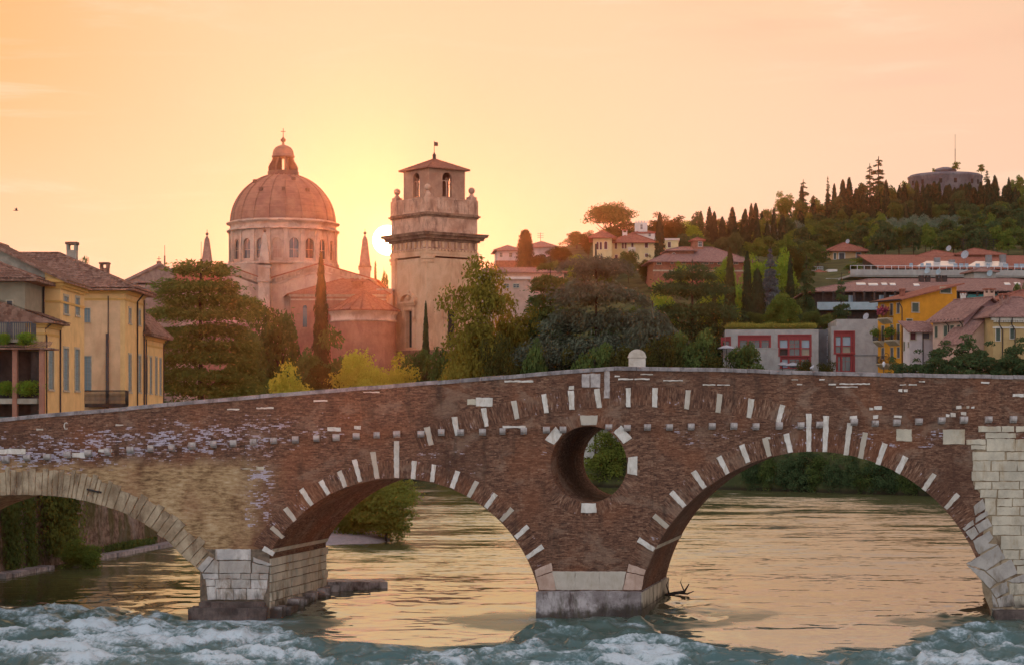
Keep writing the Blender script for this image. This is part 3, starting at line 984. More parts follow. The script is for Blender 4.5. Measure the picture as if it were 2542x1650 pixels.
for (a, b) in [((121, 303), (130, 210)), ((273, 320), (283, 228)), ((423, 345), (437, 252)), ((566, 367), (589, 283))]:
    radial_stone(c8(*a), c8(*b), 13)
for (t, r0, r1, w) in [(-90, 97, 121, 41), (-141, 98, 123, 37), (-41, 98, 124, 40), (2, 97, 121, 42), (90, 97, 121, 39)]:
    t = math.radians(t)
    radial_stone((EX + r0 * math.cos(t), EY + r0 * math.sin(t)), (EX + r1 * math.cos(t), EY + r1 * math.sin(t)), w, 'eye_block')

# corbels under the parapet
CORB = [c6(*p) for p in [(35, 435), (150, 425), (258, 420), (367, 408), (480, 400), (585, 392), (707, 382), (818, 375), (930, 370), (1040, 360), (1155, 352), (1262, 347), (1370, 340), (1480, 333), (1597, 327), (1710, 320), (1817, 315), (1925, 308)]]
CORB += [c7(*p) for p in [(265, 428), (362, 424), (480, 423), (578, 415), (672, 415), (778, 413), (875, 410), (978, 408), (1088, 403), (1168, 402), (1390, 390), (1480, 393), (1578, 390), (1685, 390)]]
CORB += [c8(*p) for p in [(143, 388), (245, 385), (350, 385), (457, 387), (570, 383), (675, 382), (765, 378), (933, 365), (1035, 372), (1140, 368), (1247, 363), (1357, 358), (1465, 355), (1585, 353), (1705, 352)]]
for (X, Y) in CORB:
    mb = MB(); w = random.uniform(7.2, 8.6); h = random.uniform(7.5, 9)
    f = [(X - w, Y + h * .45), (X + w, Y + h * .45), (X + w, Y - h), (X - w, Y - h)]
    prof = [(.05, h), (-.14, h), (-.30, h * .35), (-.33, -h * .2), (-.30, -h), (.05, -h)]
    a = [(bx(X - w), y, bz(Y + q)) for y, q in prof]; b = [(bx(X + w), y, bz(Y + q)) for y, q in prof]
    mb.prism(b[::-1], a[::-1])
    mb.build('corbel', M['corbel'], bridge)

SLAB = [(0, 1114, 63, 1126), (179, 1122, 211, 1135), (245, 1113, 279, 1121), (90, 1063, 107, 1067), (287, 1052, 306, 1056), (564, 1014, 594, 1017), (636, 1010, 679, 1014), (778, 992, 813, 996), (813, 1060, 846, 1069), (880, 1056, 895, 1065),
        (1181, 986, 1223, 1007), (1252, 943, 1324, 948), (902, 971, 942, 973.5), (1444, 927, 1464, 961), (1465, 926, 1490, 961), (1500, 912, 1513, 988), (1247, 1056, 1304, 1061.5), (1412, 957, 1424, 966),
        (1526, 931, 1539, 935), (1535, 938.5, 1572, 942), (1575, 938.5, 1613, 942), (1590, 927, 1621, 930), (1647, 942, 1695, 945), (1744, 953, 1776, 956), (1780, 953, 1812, 956), (1965, 940, 1981, 943), (2034, 940, 2047, 943), (1978, 952, 1991, 955),
        (2057, 952, 2076, 955), (2084, 950.5, 2159, 953.5), (2076, 958, 2129, 961), (2234, 953, 2249, 955.5), (2256, 952, 2276, 956), (2230, 965, 2239, 972), (2243, 965, 2253, 972), (2281, 945, 2296, 948), (2435, 947, 2456, 951), (2513, 977, 2542, 984),
        (2158, 1011, 2168, 1017), (2170, 1007, 2188, 1016), (2109, 1031, 2128, 1040), (2168, 1030, 2180, 1039), (2218, 1030, 2238, 1037), (2373, 1006, 2387, 1014), (2399, 1007, 2406, 1013), (2411, 1008, 2419, 1013), (2348, 1027, 2357, 1034), (2360, 1024, 2372, 1034), (2385, 1022, 2399, 1030),
        (2226, 1065, 2263, 1094), (2340, 1065, 2396, 1102), (1900, 1084, 1912, 1089)]
for (x0, y0, x1, y1) in SLAB:
    mb = MB(); j = lambda k=.8: random.uniform(-k, k)
    k = min(1.0, (y1 - y0) * .12)
    block(mb, [(x0 + j(k), y0 + j(k)), (x1 + j(k), y0 + j(k)), (x1 + j(k), y1 + j(k)), (x0 + j(k), y1 + j(k))], -.04)
    big_ = (x1 - x0) * (y1 - y0) > 900
    mb.build('stone_slab', M['cream_stone'] if big_ and x0 > 2000 else (M['corbel'] if 1440 < x0 < 1501 and y1 < 990 else M['white_stone']), bridge)
for (x0, y0, x1, y1) in [(1160, 990, 1181, 1004), (636, 1157, 655, 1166), (602, 1161, 622, 1164)]:
    mb = MB(); block(mb, [(x0, y0), (x1, y0), (x1, y1), (x0, y1)], -.03); mb.build('stone_slab', M['cream_stone'], bridge)
# the stone letter C on the parapet and the iron bar on the first arch
mb = MB()
cpts = [(164 + 7 * math.cos(t) * .85, 1056 + 9.5 * math.sin(t)) for t in np.linspace(-.75, -2 * math.pi + .75, 13)]
cin = [(164 + 4 * math.cos(t) * .8, 1056 + 6.5 * math.sin(t)) for t in np.linspace(-.75, -2 * math.pi + .75, 13)]
for i in range(12):
    block(mb, [cpts[i], cpts[i + 1], cin[i + 1], cin[i]], -.03)
mb.build('carved_letter', M['white_stone'], bridge)
mb = MB(); mb.tube([bp(217, 1213, -.12), bp(253, 1221, -.12)], .05, 6)
for X in (222, 240): mb.tube([bp(X, 1214 + (X - 217) * .2, .05), bp(X, 1214 + (X - 217) * .2, -.12)], .04, 5)
mb.build('iron_tie_bar', M['iron'], bridge)

# coping
for side_, y0, y1 in (('front', -.07, .47), ('back', BW - .47, BW + .07)):
    mb = MB()
    xs = np.arange(-1500, 4200, 55.0).tolist() + [4200]
    for k, (x0, x1) in enumerate(zip(xs[:-1], xs[1:])):
        j = random.uniform(-.6, .6); g = .5
        a = [(bx(x0 + g) + SK * max(y, 0), y, bz(topY(x0) + dy + j)) for y, dy in ((y0, 9.5), (y0, 1.2), (y0 + .05, 0), (y1 - .05, 0), (y1, 1.2), (y1, 9.5))]
        b = [(bx(x1 - g) + SK * max(y, 0), y, bz(topY(x1) + dy + j)) for y, dy in ((y0, 9.5), (y0, 1.2), (y0 + .05, 0), (y1 - .05, 0), (y1, 1.2), (y1, 9.5))]
        mb.prism(a[::-1], b[::-1])
    mb.build('coping', M['coping'], bridge)

# stone voussoirs of the old left arch
mb = MB(); n = len(P1); L = 0; acc = [0]
for i in range(1, n): acc.append(acc[-1] + math.hypot(P1[i][0] - P1[i - 1][0], P1[i][1] - P1[i - 1][1]))
def on_arch(path, acc, s):
    x = float(np.interp(s, acc, [p[0] for p in path])); y = float(np.interp(s, acc, [p[1] for p in path]))
    x2 = float(np.interp(s + 1, acc, [p[0] for p in path])); y2 = float(np.interp(s + 1, acc, [p[1] for p in path]))
    x1 = float(np.interp(s - 1, acc, [p[0] for p in path])); y1 = float(np.interp(s - 1, acc, [p[1] for p in path]))
    d = np.array([x2 - x1, y2 - y1]); d /= np.hypot(*d)
    return np.array([x, y]), np.array([d[1], -d[0]])
s = 2.0
while s < acc[-1] - 8:
    right_leg = s > acc[-1] * .70
    w = random.uniform(17, 27) if right_leg else random.uniform(9, 17)
    e = min(s + w, acc[-1] - 1)
    (p, np_), (q, nq) = on_arch(P1, acc, s + .7), on_arch(P1, acc, e - .7)
    t = random.uniform(54, 72) if not right_leg else random.uniform(50, 64)
    lift = -.03 - random.uniform(0, .05) * (1.6 if right_leg else .6)
    lo = random.uniform(-3, 3) if right_leg else random.uniform(-.5, 1)
    block(mb, [tuple(p - np_ * lo), tuple(q - nq * lo), tuple(q + nq * t), tuple(p + np_ * (t + random.uniform(-2, 2)))], lift)
    s = e
mb.build('stone_arch_ring', M['old_stone'], bridge)


def ashlar(mb, O, U, V, N_, w, h, rows, cols, gap=.02, proud=.05, jit=.5, taper=None):
    """courses of slightly uneven blocks on the plane O + u*U + v*V, standing proud along N_"""
    O, U, V, N_ = Vector(O), Vector(U), Vector(V), Vector(N_)
    vs = [0.0]
    for k in range(rows): vs.append(vs[-1] + random.uniform(.8, 1.25))
    vs = [v / vs[-1] * h for v in vs]
    for k in range(rows):
        nc = max(1, cols + random.randint(-1, 1))
        us = [0.0]
        for c in range(nc): us.append(us[-1] + random.uniform(.6, 1.4))
        us = [u / us[-1] * w for u in us]
        t0 = taper(vs[k]) if taper else (0, 0)
        for u0, u1 in zip(us[:-1], us[1:]):
            pr = proud * random.uniform(1 - jit, 1 + jit)
            q = [(u0 + gap + t0[0] * (u0 == 0), vs[k] + gap), (u1 - gap - t0[1] * (u1 == us[-1]), vs[k] + gap), (u1 - gap - t0[1] * (u1 == us[-1]), vs[k + 1] - gap), (u0 + gap + t0[0] * (u0 == 0), vs[k + 1] - gap)]
            f = [O + U * a + V * b + N_ * pr for a, b in [(x + random.uniform(-.012, .012), y + random.uniform(-.012, .012)) for x, y in q]]
            b = [O + U * a + V * b_ for a, b_ in q]
            mb.prism(f, b)


SKV = Vector((SK, 1, 0)).normalized()
SKN = Vector((1, -SK, 0)).normalized()
SKL = BW * math.sqrt(1 + SK * SK)
# left pier
p = thing('pier', None, None, (0, 0, 0)); p.parent = bridge
mb = MB()
mb.box(bx(497), bx(668) + .02, -.03, .2, -1.5, bz(1362))
mb.build('pier_core', M['mortar'], p)
for pts in [[(1165, 917), (1355, 917), (1355, 975), (1165, 975)], [(1185, 980), (1355, 980), (1355, 1046), (1185, 1046)], [(1370, 960), (1470, 1000), (1450, 1008), (1368, 985)],
            [(1362, 990), (1455, 1012), (1450, 1046), (1362, 1046)], [(1068, 1022), (1128, 956), (1155, 968), (1096, 1044)], [(1100, 1044), (1160, 972), (1182, 985), (1182, 1046)],
            [(1092, 1049), (1182, 1049), (1182, 1077), (1100, 1077)], [(1185, 1049), (1300, 1049), (1300, 1076), (1185, 1076)], [(1303, 1049), (1352, 1049), (1352, 1079), (1303, 1078)], [(1355, 1049), (1400, 1049), (1400, 1081), (1355, 1080)], [(1403, 1049), (1449, 1049), (1447, 1079), (1403, 1079)],
            [(1110, 1080), (1160, 1080), (1162, 1116), (1114, 1118)], [(1164, 1080), (1246, 1079), (1246, 1128), (1165, 1128)], [(1249, 1079), (1354, 1081), (1354, 1126), (1249, 1128)], [(1357, 1083), (1446, 1082), (1442, 1131), (1357, 1130)],
            [(1116, 1121), (1166, 1119), (1168, 1190), (1124, 1192)], [(1170, 1131), (1263, 1131), (1263, 1190), (1170, 1190)], [(1266, 1131), (1330, 1131), (1330, 1190), (1266, 1190)], [(1333, 1129), (1440, 1134), (1424, 1190), (1333, 1190)]]:
    mb = MB(); block(mb, [c6(*q) for q in pts], -.07 - random.uniform(0, .06))
    mb.build('pier_block', M['grey_stone'], p)
mb = MB()
ashlar(mb, (bx(668), 0, bz(1512)), SKV, (0, 0, 1), SKN, SKL, bz(1385) - bz(1512), 6, 8, .022, .09, .6)
mb.build('pier_side', M['cream_stone'], p)
mb = MB()
for (x0, x1, y0, y1, pz) in [(498, 660, 1491, 1505, -.55), (475, 666, 1504, 1545, -1.0)]:
    e = [(x0, y0 + 3), (x0 + 4, y0), (x1 - 4, y0), (x1, y0 + 3), (x1, y1), (x0, y1)]
    e = [(a + random.uniform(-1, 1), b + random.uniform(-.8, .8)) for a, b in e][::-1]
    mb.prism([bp(*q, pz) for q in e], [(bx(q[0]), .3, bz(q[1])) for q in e])
mb.build('plinth', M['dark_stone'], p)
mb = MB()
for k in range(9):
    y = .2 + k * 1.25; w = random.uniform(.45, .85); h = random.uniform(.25, .6)
    c = Vector((bx(668) + SK * y + .25, y + .5, .05))
    Mx = Matrix.Translation(c) @ Matrix.Rotation(random.uniform(-.25, .25), 4, 'Z')
    mb.box(-w * .7, w * .7, -.62, .62, -1.2, h + k * .06, Mx)
for k in range(3):
    Mx = Matrix.Translation((bx(668) + SK * (BW + 1.2) + .4 + k * .9, BW + 1.0 + k * .6, .1)) @ Matrix.Rotation(.22, 4, 'Z')
    mb.box(-.75, .6, -1.0, 1.0, -1.2, .92 - .06 * k, Mx)
mb.build('footing_rock', M['plinth'], p)

# middle pier
p = thing('pier', None, None, (0, 0, 0)); p.parent = bridge
mb = MB()
for q in [[(1115, 1090), (1227, 1090), (1227, 1180), (1137, 1180)], [(1227, 1090), (1345, 1090), (1345, 1180), (1227, 1180)], [(1345, 1090), (1475, 1090), (1458, 1180), (1345, 1180)]]:
    block(mb, [c7(*k) for k in q], -.06)
mb.build('pier_band', M['white_stone'], p)
for grp_ in ([[(1030, 1083), (1112, 1048), (1118, 1088), (1036, 1118)], [(1037, 1120), (1118, 1092), (1136, 1180), (1054, 1180)]], [[(1488, 1052), (1570, 1082), (1562, 1108), (1480, 1090)], [(1478, 1095), (1562, 1112), (1550, 1180), (1460, 1180)]]):
    mb = MB()
    for q in grp_: block(mb, [c7(*k) for k in q], -.055)
    mb.build('springer_stones', M['red_stone'], p)
mb = MB()
ashlar(mb, (bx(1587.5), .05, bz(1468)), SKV, (0, 0, 1), SKN, SKL - .1, bz(1402) - bz(1468), 2, 5, .012, .025, .3)
mb.build('jamb_stones', M['red_stone'], p)
mb = MB()
e = [(1330, 1466), (1362, 1465), (1455, 1464.5), (1540, 1465.5), (1590, 1466), (1590, 1600), (1330, 1600)][::-1]
dx = 1.0
mb.prism([bp(*q, -.55) for q in e], [(bx(q[0]) + SK * (BW + .3), BW + .3, bz(q[1])) for q in e])
mb.build('plinth', M['plinth'], p)
mb = MB()
ashlar(mb, (bx(1590), -.5, bz(1540)), SKV, (0, 0, 1), SKN, SKL + .5, bz(1467) - bz(1540), 2, 4, .014, .04, .5)
mb.build('pier_side', M['cream_stone'], p)
# light string courses on the soffits at the springing
for X, Y0, Y1 in ((668.5, 1362, 1372), (1605, 1352, 1362)):
    mb = MB()
    xa = X + (0 if X < 1000 else 25)
    a = ARCH[1] if X < 1000 else ARCH[2]
    for k in range(8):
        y0, y1 = BW * k / 8 + .01, BW * (k + 1) / 8 - .01
        f0, f1 = np.interp(Y0, [q[1] for q in a[:30]][::-1], [q[0] for q in a[:30]][::-1]), np.interp(Y1, [q[1] for q in a[:30]][::-1], [q[0] for q in a[:30]][::-1])
        A_ = [(bx(f1) + SK * y0 + .04, y0, bz(Y1)), (bx(f1) + SK * y1 + .04, y1, bz(Y1)), (bx(f0) + SK * y1 + .04, y1, bz(Y0)), (bx(f0) + SK * y0 + .04, y0, bz(Y0))]
        B_ = [(q[0] - .12, q[1], q[2]) for q in A_]
        mb.prism(A_, B_)
    mb.build('string_course', M['cream_stone'], p)

# right pier of large ashlar
def cr(x, y): return (2280 + x / 2.759, 1000 + y / 2.759)
p = thing('pier', None, None, (0, 0, 0)); p.parent = bridge
mb = MB()
q = [cr(475, 255), (2800, 1090), (2800, 1600), (2461, 1600), (2459, 1515), (2440, 1470), (2432, 1400), (2434, 1360), cr(470, 720), cr(440, 640), cr(375, 555), cr(370, 330)]
mb.prism([bp(*k, -.025) for k in q[::-1]], [bp(*k, .1) for k in q[::-1]])
mb.build('pier_core', M['old_stone'], p)
mb = MB()
RO = [(155, 197, [(408, 566), (569, 652), (665, 760)]), (202, 240, [(455, 667)]), (243, 329, [(463, 800)]), (245, 284, [(325, 460)]), (287, 316, [(358, 460)]),
      (332, 391, [(368, 592), (602, 800)]), (394, 464, [(370, 494), (500, 800)]), (467, 533, [(365, 552), (556, 800)]), (536, 588, [(385, 498), (502, 690), (694, 800)]),
      (591, 648, [(420, 538), (542, 800)]), (651, 768, [(452, 528)]), (651, 706, [(534, 640), (644, 800)]), (709, 768, [(534, 690), (694, 800)]), (771, 835, [(500, 800)]), (838, 903, [(505, 700), (704, 800)]),
      (906, 1000, [(563, 800)]), (1003, 1068, [(575, 690), (694, 800)]), (1071, 1108, [(648, 800)]), (1111, 1166, [(672, 800)]), (1230, 1310, [(620, 800)]), (1314, 1400, [(648, 800)])]
for (y0, y1, segs) in RO:
    if y1 - y0 < 20: continue
    for (a, b) in segs:
        if b >= 800:
            xs = [a]
            while xs[-1] < 1500: xs.append(xs[-1] + random.uniform(130, 260))
        else: xs = [a, b]
        for u0, u1 in zip(xs[:-1], xs[1:]):
            j = lambda: random.uniform(-2.2, 2.2)
            block(mb, [cr(u0 + 1.5 + j(), y0 + 1 + j()), cr(u1 - 1.5 + j(), y0 + 1 + j()), cr(u1 - 1.5 + j(), y1 - 1 + j()), cr(u0 + 1.5 + j(), y1 - 1 + j())], -.05 - random.uniform(0, .035))
mb.build('pier_face', M['cream_stone'], p)
mb = MB()
for pts in [[(375, 705), (440, 652), (458, 720), (388, 768)], [(388, 783), (468, 735), (476, 765), (388, 820)], [(300, 858), (372, 797), (380, 830), (316, 874)], [(320, 880), (380, 842), (412, 893), (362, 936)],
            [(386, 835), (473, 784), (503, 840), (415, 890)], [(372, 940), (485, 872), (512, 918), (476, 958), (543, 965), (412, 1033), (390, 995)], [(325, 1100), (545, 970), (592, 1058), (460, 1145)],
            [(462, 1150), (633, 1068), (681, 1162), (543, 1228)], [(328, 1106), (452, 1152), (534, 1228), (487, 1268)], [(492, 1273), (602, 1217), (616, 1288), (530, 1333)], [(500, 1300), (528, 1340), (545, 1396), (510, 1395)], [(535, 1338), (642, 1302), (664, 1390), (548, 1396)],
            [(500, 1400), (580, 1405), (580, 1470), (503, 1470)], [(608, 1215), (715, 1170), (800, 1175), (800, 1225), (640, 1228)]]:
    block(mb, [cr(*k) for k in pts], -.05 - random.uniform(0, .05), .3)
mb.build('springer_stones', M['grey_stone'], p)
mb = MB()
e = [(2463, 1513), (2492, 1511), (2800, 1513), (2800, 1600), (2463, 1600)][::-1]
mb.prism([bp(*q_, -.7) for q_ in e], [bp(*q_, .2) for q_ in e])
mb.build('plinth', M['dark_stone'], p)
for o in list(bpy.data.objects):
    if o.parent == bridge and o.name.startswith('pier'):
        o['label'] = ['left pier of pale tufa blocks on dark stepped plinth', 'middle pier with white stone band and stained plinth', 'right pier of large cream ashlar blocks'][[k.name for k in bpy.data.objects if k.parent == bridge and k.name.startswith('pier')].index(o.name)]

# stone tablet on the far parapet
X0, X1 = 1560, 1603
d = BY + BW - .25
tb = thing('stone_tablet', 'white round-topped stone tablet standing on the bridge parapet at its crest', 'tablet', (PX(1581.5, d), d, PZ(910, d)))
w = (X1 - X0) / 2 / F * d
mb = MB(); h0 = (910 - 884) / F * d
mb.box(-w * .96, w * .96, -.16, .16, -.35, h0 - .08)
mb.build('slab', M['white_stone'], tb)
mb = MB(); mb.box(-w * 1.06, w * 1.06, -.2, .2, h0 - .08, h0)
a = [(w * math.cos(t), -.17, h0 + w * .82 * math.sin(t)) for t in np.linspace(0, math.pi, 17)]
mb.prism(a, [(q[0], .17, q[2]) for q in a])
t_ = [(w * .8 * math.cos(t), -.19, h0 + .03 + w * .62 * math.sin(t)) for t in np.linspace(0, math.pi, 15)]
mb.build('arched_head', M['white_stone'], tb)

# ------------------------------------------------------------------ building kit
def span(Xc, d, ang, Xe):
    """length from the point seen at column Xc, distance d, along heading ang (degrees from +x) until column Xe"""
    x0, y0 = PX(Xc, d), d
    k = (Xe - CX) / F; a = math.radians(ang)
    return (k * y0 - x0) / (math.cos(a) - k * math.sin(a))


def wall(mb, o, u, n, z0, top, L, holes=(), depth=.18, kinks=()):
    """upright wall with real openings; holes = (u0, z0, u1, z1, arched)"""
    o, u, n = Vector((*o, 0)), Vector((*u, 0)), Vector((*n, 0))
    tp = top if callable(top) else (lambda q: top)
    us = {0.0, L, *[k for k in kinks if 0 < k < L]}
    for (a, b, c, d, ar) in holes:
        us |= {a, c}
        if ar: us |= {a + (c - a) * (1 - math.cos(math.pi * k / 10)) / 2 for k in range(11)}
    us = sorted(us)
    P_ = lambda q, z: tuple(o + u * q + Vector((0, 0, z)))
    R_ = lambda q, z: tuple(o + u * q - n * depth + Vector((0, 0, z)))
    def htop(h, q):
        a, b, c, d, ar = h
        if not ar: return d
        r = (c - a) / 2; s = min(1, abs(q - (a + c) / 2) / r)
        return d - r + r * math.sqrt(1 - s * s)
    for q0, q1 in zip(us[:-1], us[1:]):
        if q1 - q0 < 1e-5: continue
        hs = sorted([h for h in holes if h[0] <= q0 + 1e-6 and h[2] >= q1 - 1e-6], key=lambda h: h[1])
        a0 = a1 = z0
        for h in hs:
            mb.face([P_(q0, a0), P_(q1, a1), P_(q1, h[1]), P_(q0, h[1])])
            a0, a1 = htop(h, q0), htop(h, q1)
            mb.face([P_(q0, a0), P_(q1, a1), R_(q1, a1), R_(q0, a0)])
            mb.face([P_(q1, h[1]), P_(q0, h[1]), R_(q0, h[1]), R_(q1, h[1])])
        mb.face([P_(q0, a0), P_(q1, a1), P_(q1, tp(q1)), P_(q0, tp(q0))])
    for h in holes:
        a, b, c, d, ar = h
        e = d - (c - a) / 2 if ar else d
        mb.face([P_(a, b), P_(a, e), R_(a, e), R_(a, b)]); mb.face([P_(c, e), P_(c, b), R_(c, b), R_(c, e)])


def opening(parent, o, u, n, h, style, trim, depth=.18, name='window'):
    """surround and sill of one opening with its shutter or pane as a sub-part"""
    o3, u3, n3, Z = Vector((*o, 0)), Vector((*u, 0)), Vector((*n, 0)), Vector((0, 0, 1))
    a, b, c, d, ar = h
    P_ = lambda q, z, k: o3 + u3 * q + Z * z + n3 * k
    def bar(mb, q0, q1, z0, z1, k0, k1):
        mb.prism([P_(q0, z0, k1), P_(q1, z0, k1), P_(q1, z1, k1), P_(q0, z1, k1)], [P_(q0, z0, k0), P_(q1, z0, k0), P_(q1, z1, k0), P_(q0, z1, k0)])
    mb = MB(); w = max(.06, min(.16, (c - a) * .14))
    e = d - (c - a) / 2 if ar else d
    bar(mb, a - w, a, b, e, -.02, .04); bar(mb, c, c + w, b, e, -.02, .04)
    if ar:
        r = (c - a) / 2; N_ = 10
        for k in range(N_):
            t0, t1 = math.pi * k / N_, math.pi * (k + 1) / N_
            f = lambda t, rr, kk: P_((a + c) / 2 + rr * math.cos(t), e + rr * math.sin(t), kk)
            mb.prism([f(t0, r, .04), f(t0, r + w, .04), f(t1, r + w, .04), f(t1, r, .04)], [f(t0, r, -.02), f(t0, r + w, -.02), f(t1, r + w, -.02), f(t1, r, -.02)])
    else:
        bar(mb, a - w, c + w, d, d + w, -.02, .045)
    bar(mb, a - w * 1.3, c + w * 1.3, b - w * .8, b, -.02, .10)
    fr = mb.build(name, M[trim], parent)
    k = -depth + .03 if not style.startswith('shutter') else -.035
    mb = MB()
    if ar:
        r = (c - a) / 2
        pts = [P_(a, b, k), P_(c, b, k)] + [P_((a + c) / 2 + r * math.cos(t), e + r * math.sin(t), k) for t in np.linspace(0, math.pi, 12)]
        mb.face(pts)
    elif style.startswith('shutter'):
        m_ = (a + c) / 2; g = .012
        for (q0, q1) in ((a, m_ - g), (m_ + g, c)):
            bar(mb, q0, q1, b, d, k - .04, k)
            nsl = max(3, int((d - b) / .22))
            for s_ in range(nsl):
                z0 = b + (d - b) * (s_ + .12) / nsl; z1 = b + (d - b) * (s_ + .8) / nsl
                bar(mb, q0 + .05, q1 - .05, z0, z1, k, k + .012)
    else:
        mb.face([P_(a, b, k), P_(c, b, k), P_(c, d, k), P_(a, d, k)])
    mb.build('shutter' if style.startswith('shutter') else 'pane', M[style], fr)
    if not style.startswith('shutter'):
        mb = MB()
        bar(mb, (a + c) / 2 - .03, (a + c) / 2 + .03, b, d if not ar else d - .05, k, k + .05)
        bar(mb, a, c, b + (e - b) * .55, b + (e - b) * .55 + .05, k, k + .045)
        mb.build('glazing_bar', M[trim], fr)
    return fr


def slope(mb, A, B, C, D, pitch=None, amp=.05, course=.38):
    """roof slope A-B eave, D-C top edge; pitch = width of one run of barrel tiles, modelled"""
    A, B, C, D = Vector(A), Vector(B), Vector(C), Vector(D)
    if not pitch:
        mb.face([A, B, C, D] if (C - D).length > 1e-3 else [A, B, C]); return
    e = (B - A); L = e.length; e.normalize()
    v = D - A; a = v.dot(e); s = v - e * a; S_ = s.length; s.normalize()
    b = (C - A).dot(e); nrm = e.cross(s)
    if nrm.z < 0: nrm = -nrm
    def sm(q):
        m = 1.0
        if a > 1e-6: m = min(m, q / a)
        if L - b > 1e-6: m = min(m, (L - q) / (L - b))
        return max(0.0, m) * S_
    nc = int(L / pitch * 6); nr = max(1, int(S_ / course))
    us = [L * k / nc for k in range(nc + 1)]
    for q0, q1 in zip(us[:-1], us[1:]):
        h0, h1 = [amp * abs(math.sin(math.pi * q / pitch)) ** .7 for q in (q0, q1)]
        m0, m1 = sm(q0), sm(q1)
        for r in range(nr):
            a0, a1 = S_ * r / nr, S_ * (r + 1) / nr
            if a0 >= max(m0, m1): break
            j = .018
            f = lambda q, t, mm, hh, lift: A + e * q + s * min(t, mm) + nrm * (hh + lift)
            mb.face([f(q0, a0, m0, h0, j), f(q1, a0, m1, h1, j), f(q1, a1, m1, h1, -j * .3), f(q0, a1, m0, h0, -j * .3)])


def roof_mesh(kind, W_, D_, H, rise, ov, pitch=None, th=.16):
    mb = MB()
    x0, x1, y0, y1 = -ov, W_ + ov, -ov, D_ + ov
    if kind == 'hip':
        r = min(x1 - x0, y1 - y0) / 2; k = rise / (r - ov if r > ov else r)
        ze = H - k * ov * .0; zt = ze + rise
        if (x1 - x0) >= (y1 - y0):
            ra, rb = Vector((x0 + r, (y0 + y1) / 2, zt)), Vector((x1 - r, (y0 + y1) / 2, zt))
            sl = [((x0, y0), (x1, y0), rb, ra), ((x1, y0), (x1, y1), rb, rb), ((x1, y1), (x0, y1), ra, rb), ((x0, y1), (x0, y0), ra, ra)]
        else:
            ra, rb = Vector(((x0 + x1) / 2, y0 + r, zt)), Vector(((x0 + x1) / 2, y1 - r, zt))
            sl = [((x0, y0), (x1, y0), ra, ra), ((x1, y0), (x1, y1), rb, ra), ((x1, y1), (x0, y1), rb, rb), ((x0, y1), (x0, y0), ra, rb)]
        for a, b, c, d in sl: slope(mb, (*a, ze), (*b, ze), c, d, pitch)
        hips = [((x0, y0, ze), ra), ((x1, y0, ze), rb if (x1 - x0) >= (y1 - y0) else ra), ((x1, y1, ze), rb), ((x0, y1, ze), ra if (x1 - x0) >= (y1 - y0) else rb), (ra, rb)]
        for a, b in hips:
            if (Vector(a) - Vector(b)).length > .1: mb.tube([Vector(a) + Vector((0, 0, .03)), Vector(b) + Vector((0, 0, .03))], .11, 5)
        for a, b in (((x0, y0), (x1, y0)), ((x1, y0), (x1, y1)), ((x1, y1), (x0, y1)), ((x0, y1), (x0, y0))):
            mb.face([(*a, ze - th), (*b, ze - th), (*b, ze), (*a, ze)])
        mb.face([(x0, y1, ze - th), (x1, y1, ze - th), (x1, y0, ze - th), (x0, y0, ze - th)])
        return mb
    if kind in ('gx', 'gy', 'shx', 'shy'):
        # cross-section polyline, extruded
        if kind == 'gx': k = rise / (D_ / 2); sec = [(y0, H - k * ov), (D_ / 2, H + rise), (y1, H - k * ov)]; ext = (x0, x1); mk = lambda t, s_: (t, s_[0], s_[1])
        if kind == 'gy': k = rise / (W_ / 2); sec = [(x0, H - k * ov), (W_ / 2, H + rise), (x1, H - k * ov)]; ext = (y0, y1); mk = lambda t, s_: (s_[0], t, s_[1])
        if kind == 'shx': k = rise / W_; sec = [(x0, H - k * ov), (x1, H + rise + k * ov)]; ext = (y0, y1); mk = lambda t, s_: (s_[0], t, s_[1])
        if kind == 'shy': k = rise / D_; sec = [(y0, H - k * ov), (y1, H + rise + k * ov)]; ext = (x0, x1); mk = lambda t, s_: (t, s_[0], s_[1])
        n = len(sec)
        for i in range(n - 1):
            lo, hi = (sec[i], sec[i + 1]) if sec[i][1] <= sec[i + 1][1] else (sec[i + 1], sec[i])
            A, B, C, D = mk(ext[0], lo), mk(ext[1], lo), mk(ext[1], hi), mk(ext[0], hi)
            slope(mb, A, B, C, D, pitch)
            dn = lambda p: (p[0], p[1], p[2] - th)
            mb.face([dn(p) for p in (D, C, B, A)])
            for p, q in ((A, B), (B, C), (C, D), (D, A)): mb.face([dn(p), dn(q), q, p])
        if n == 3:
            mb.tube([Vector(mk(ext[0], sec[1])) + Vector((0, 0, .04)), Vector(mk(ext[1], sec[1])) + Vector((0, 0, .04))], .11, 5)
        return mb


SIDES = {'front': lambda W_, D_: ((0, 0), (1, 0), (0, -1), W_), 'right': lambda W_, D_: ((W_, 0), (0, 1), (1, 0), D_),
         'back': lambda W_, D_: ((W_, D_), (-1, 0), (0, 1), W_), 'left': lambda W_, D_: ((0, D_), (0, -1), (-1, 0), D_)}


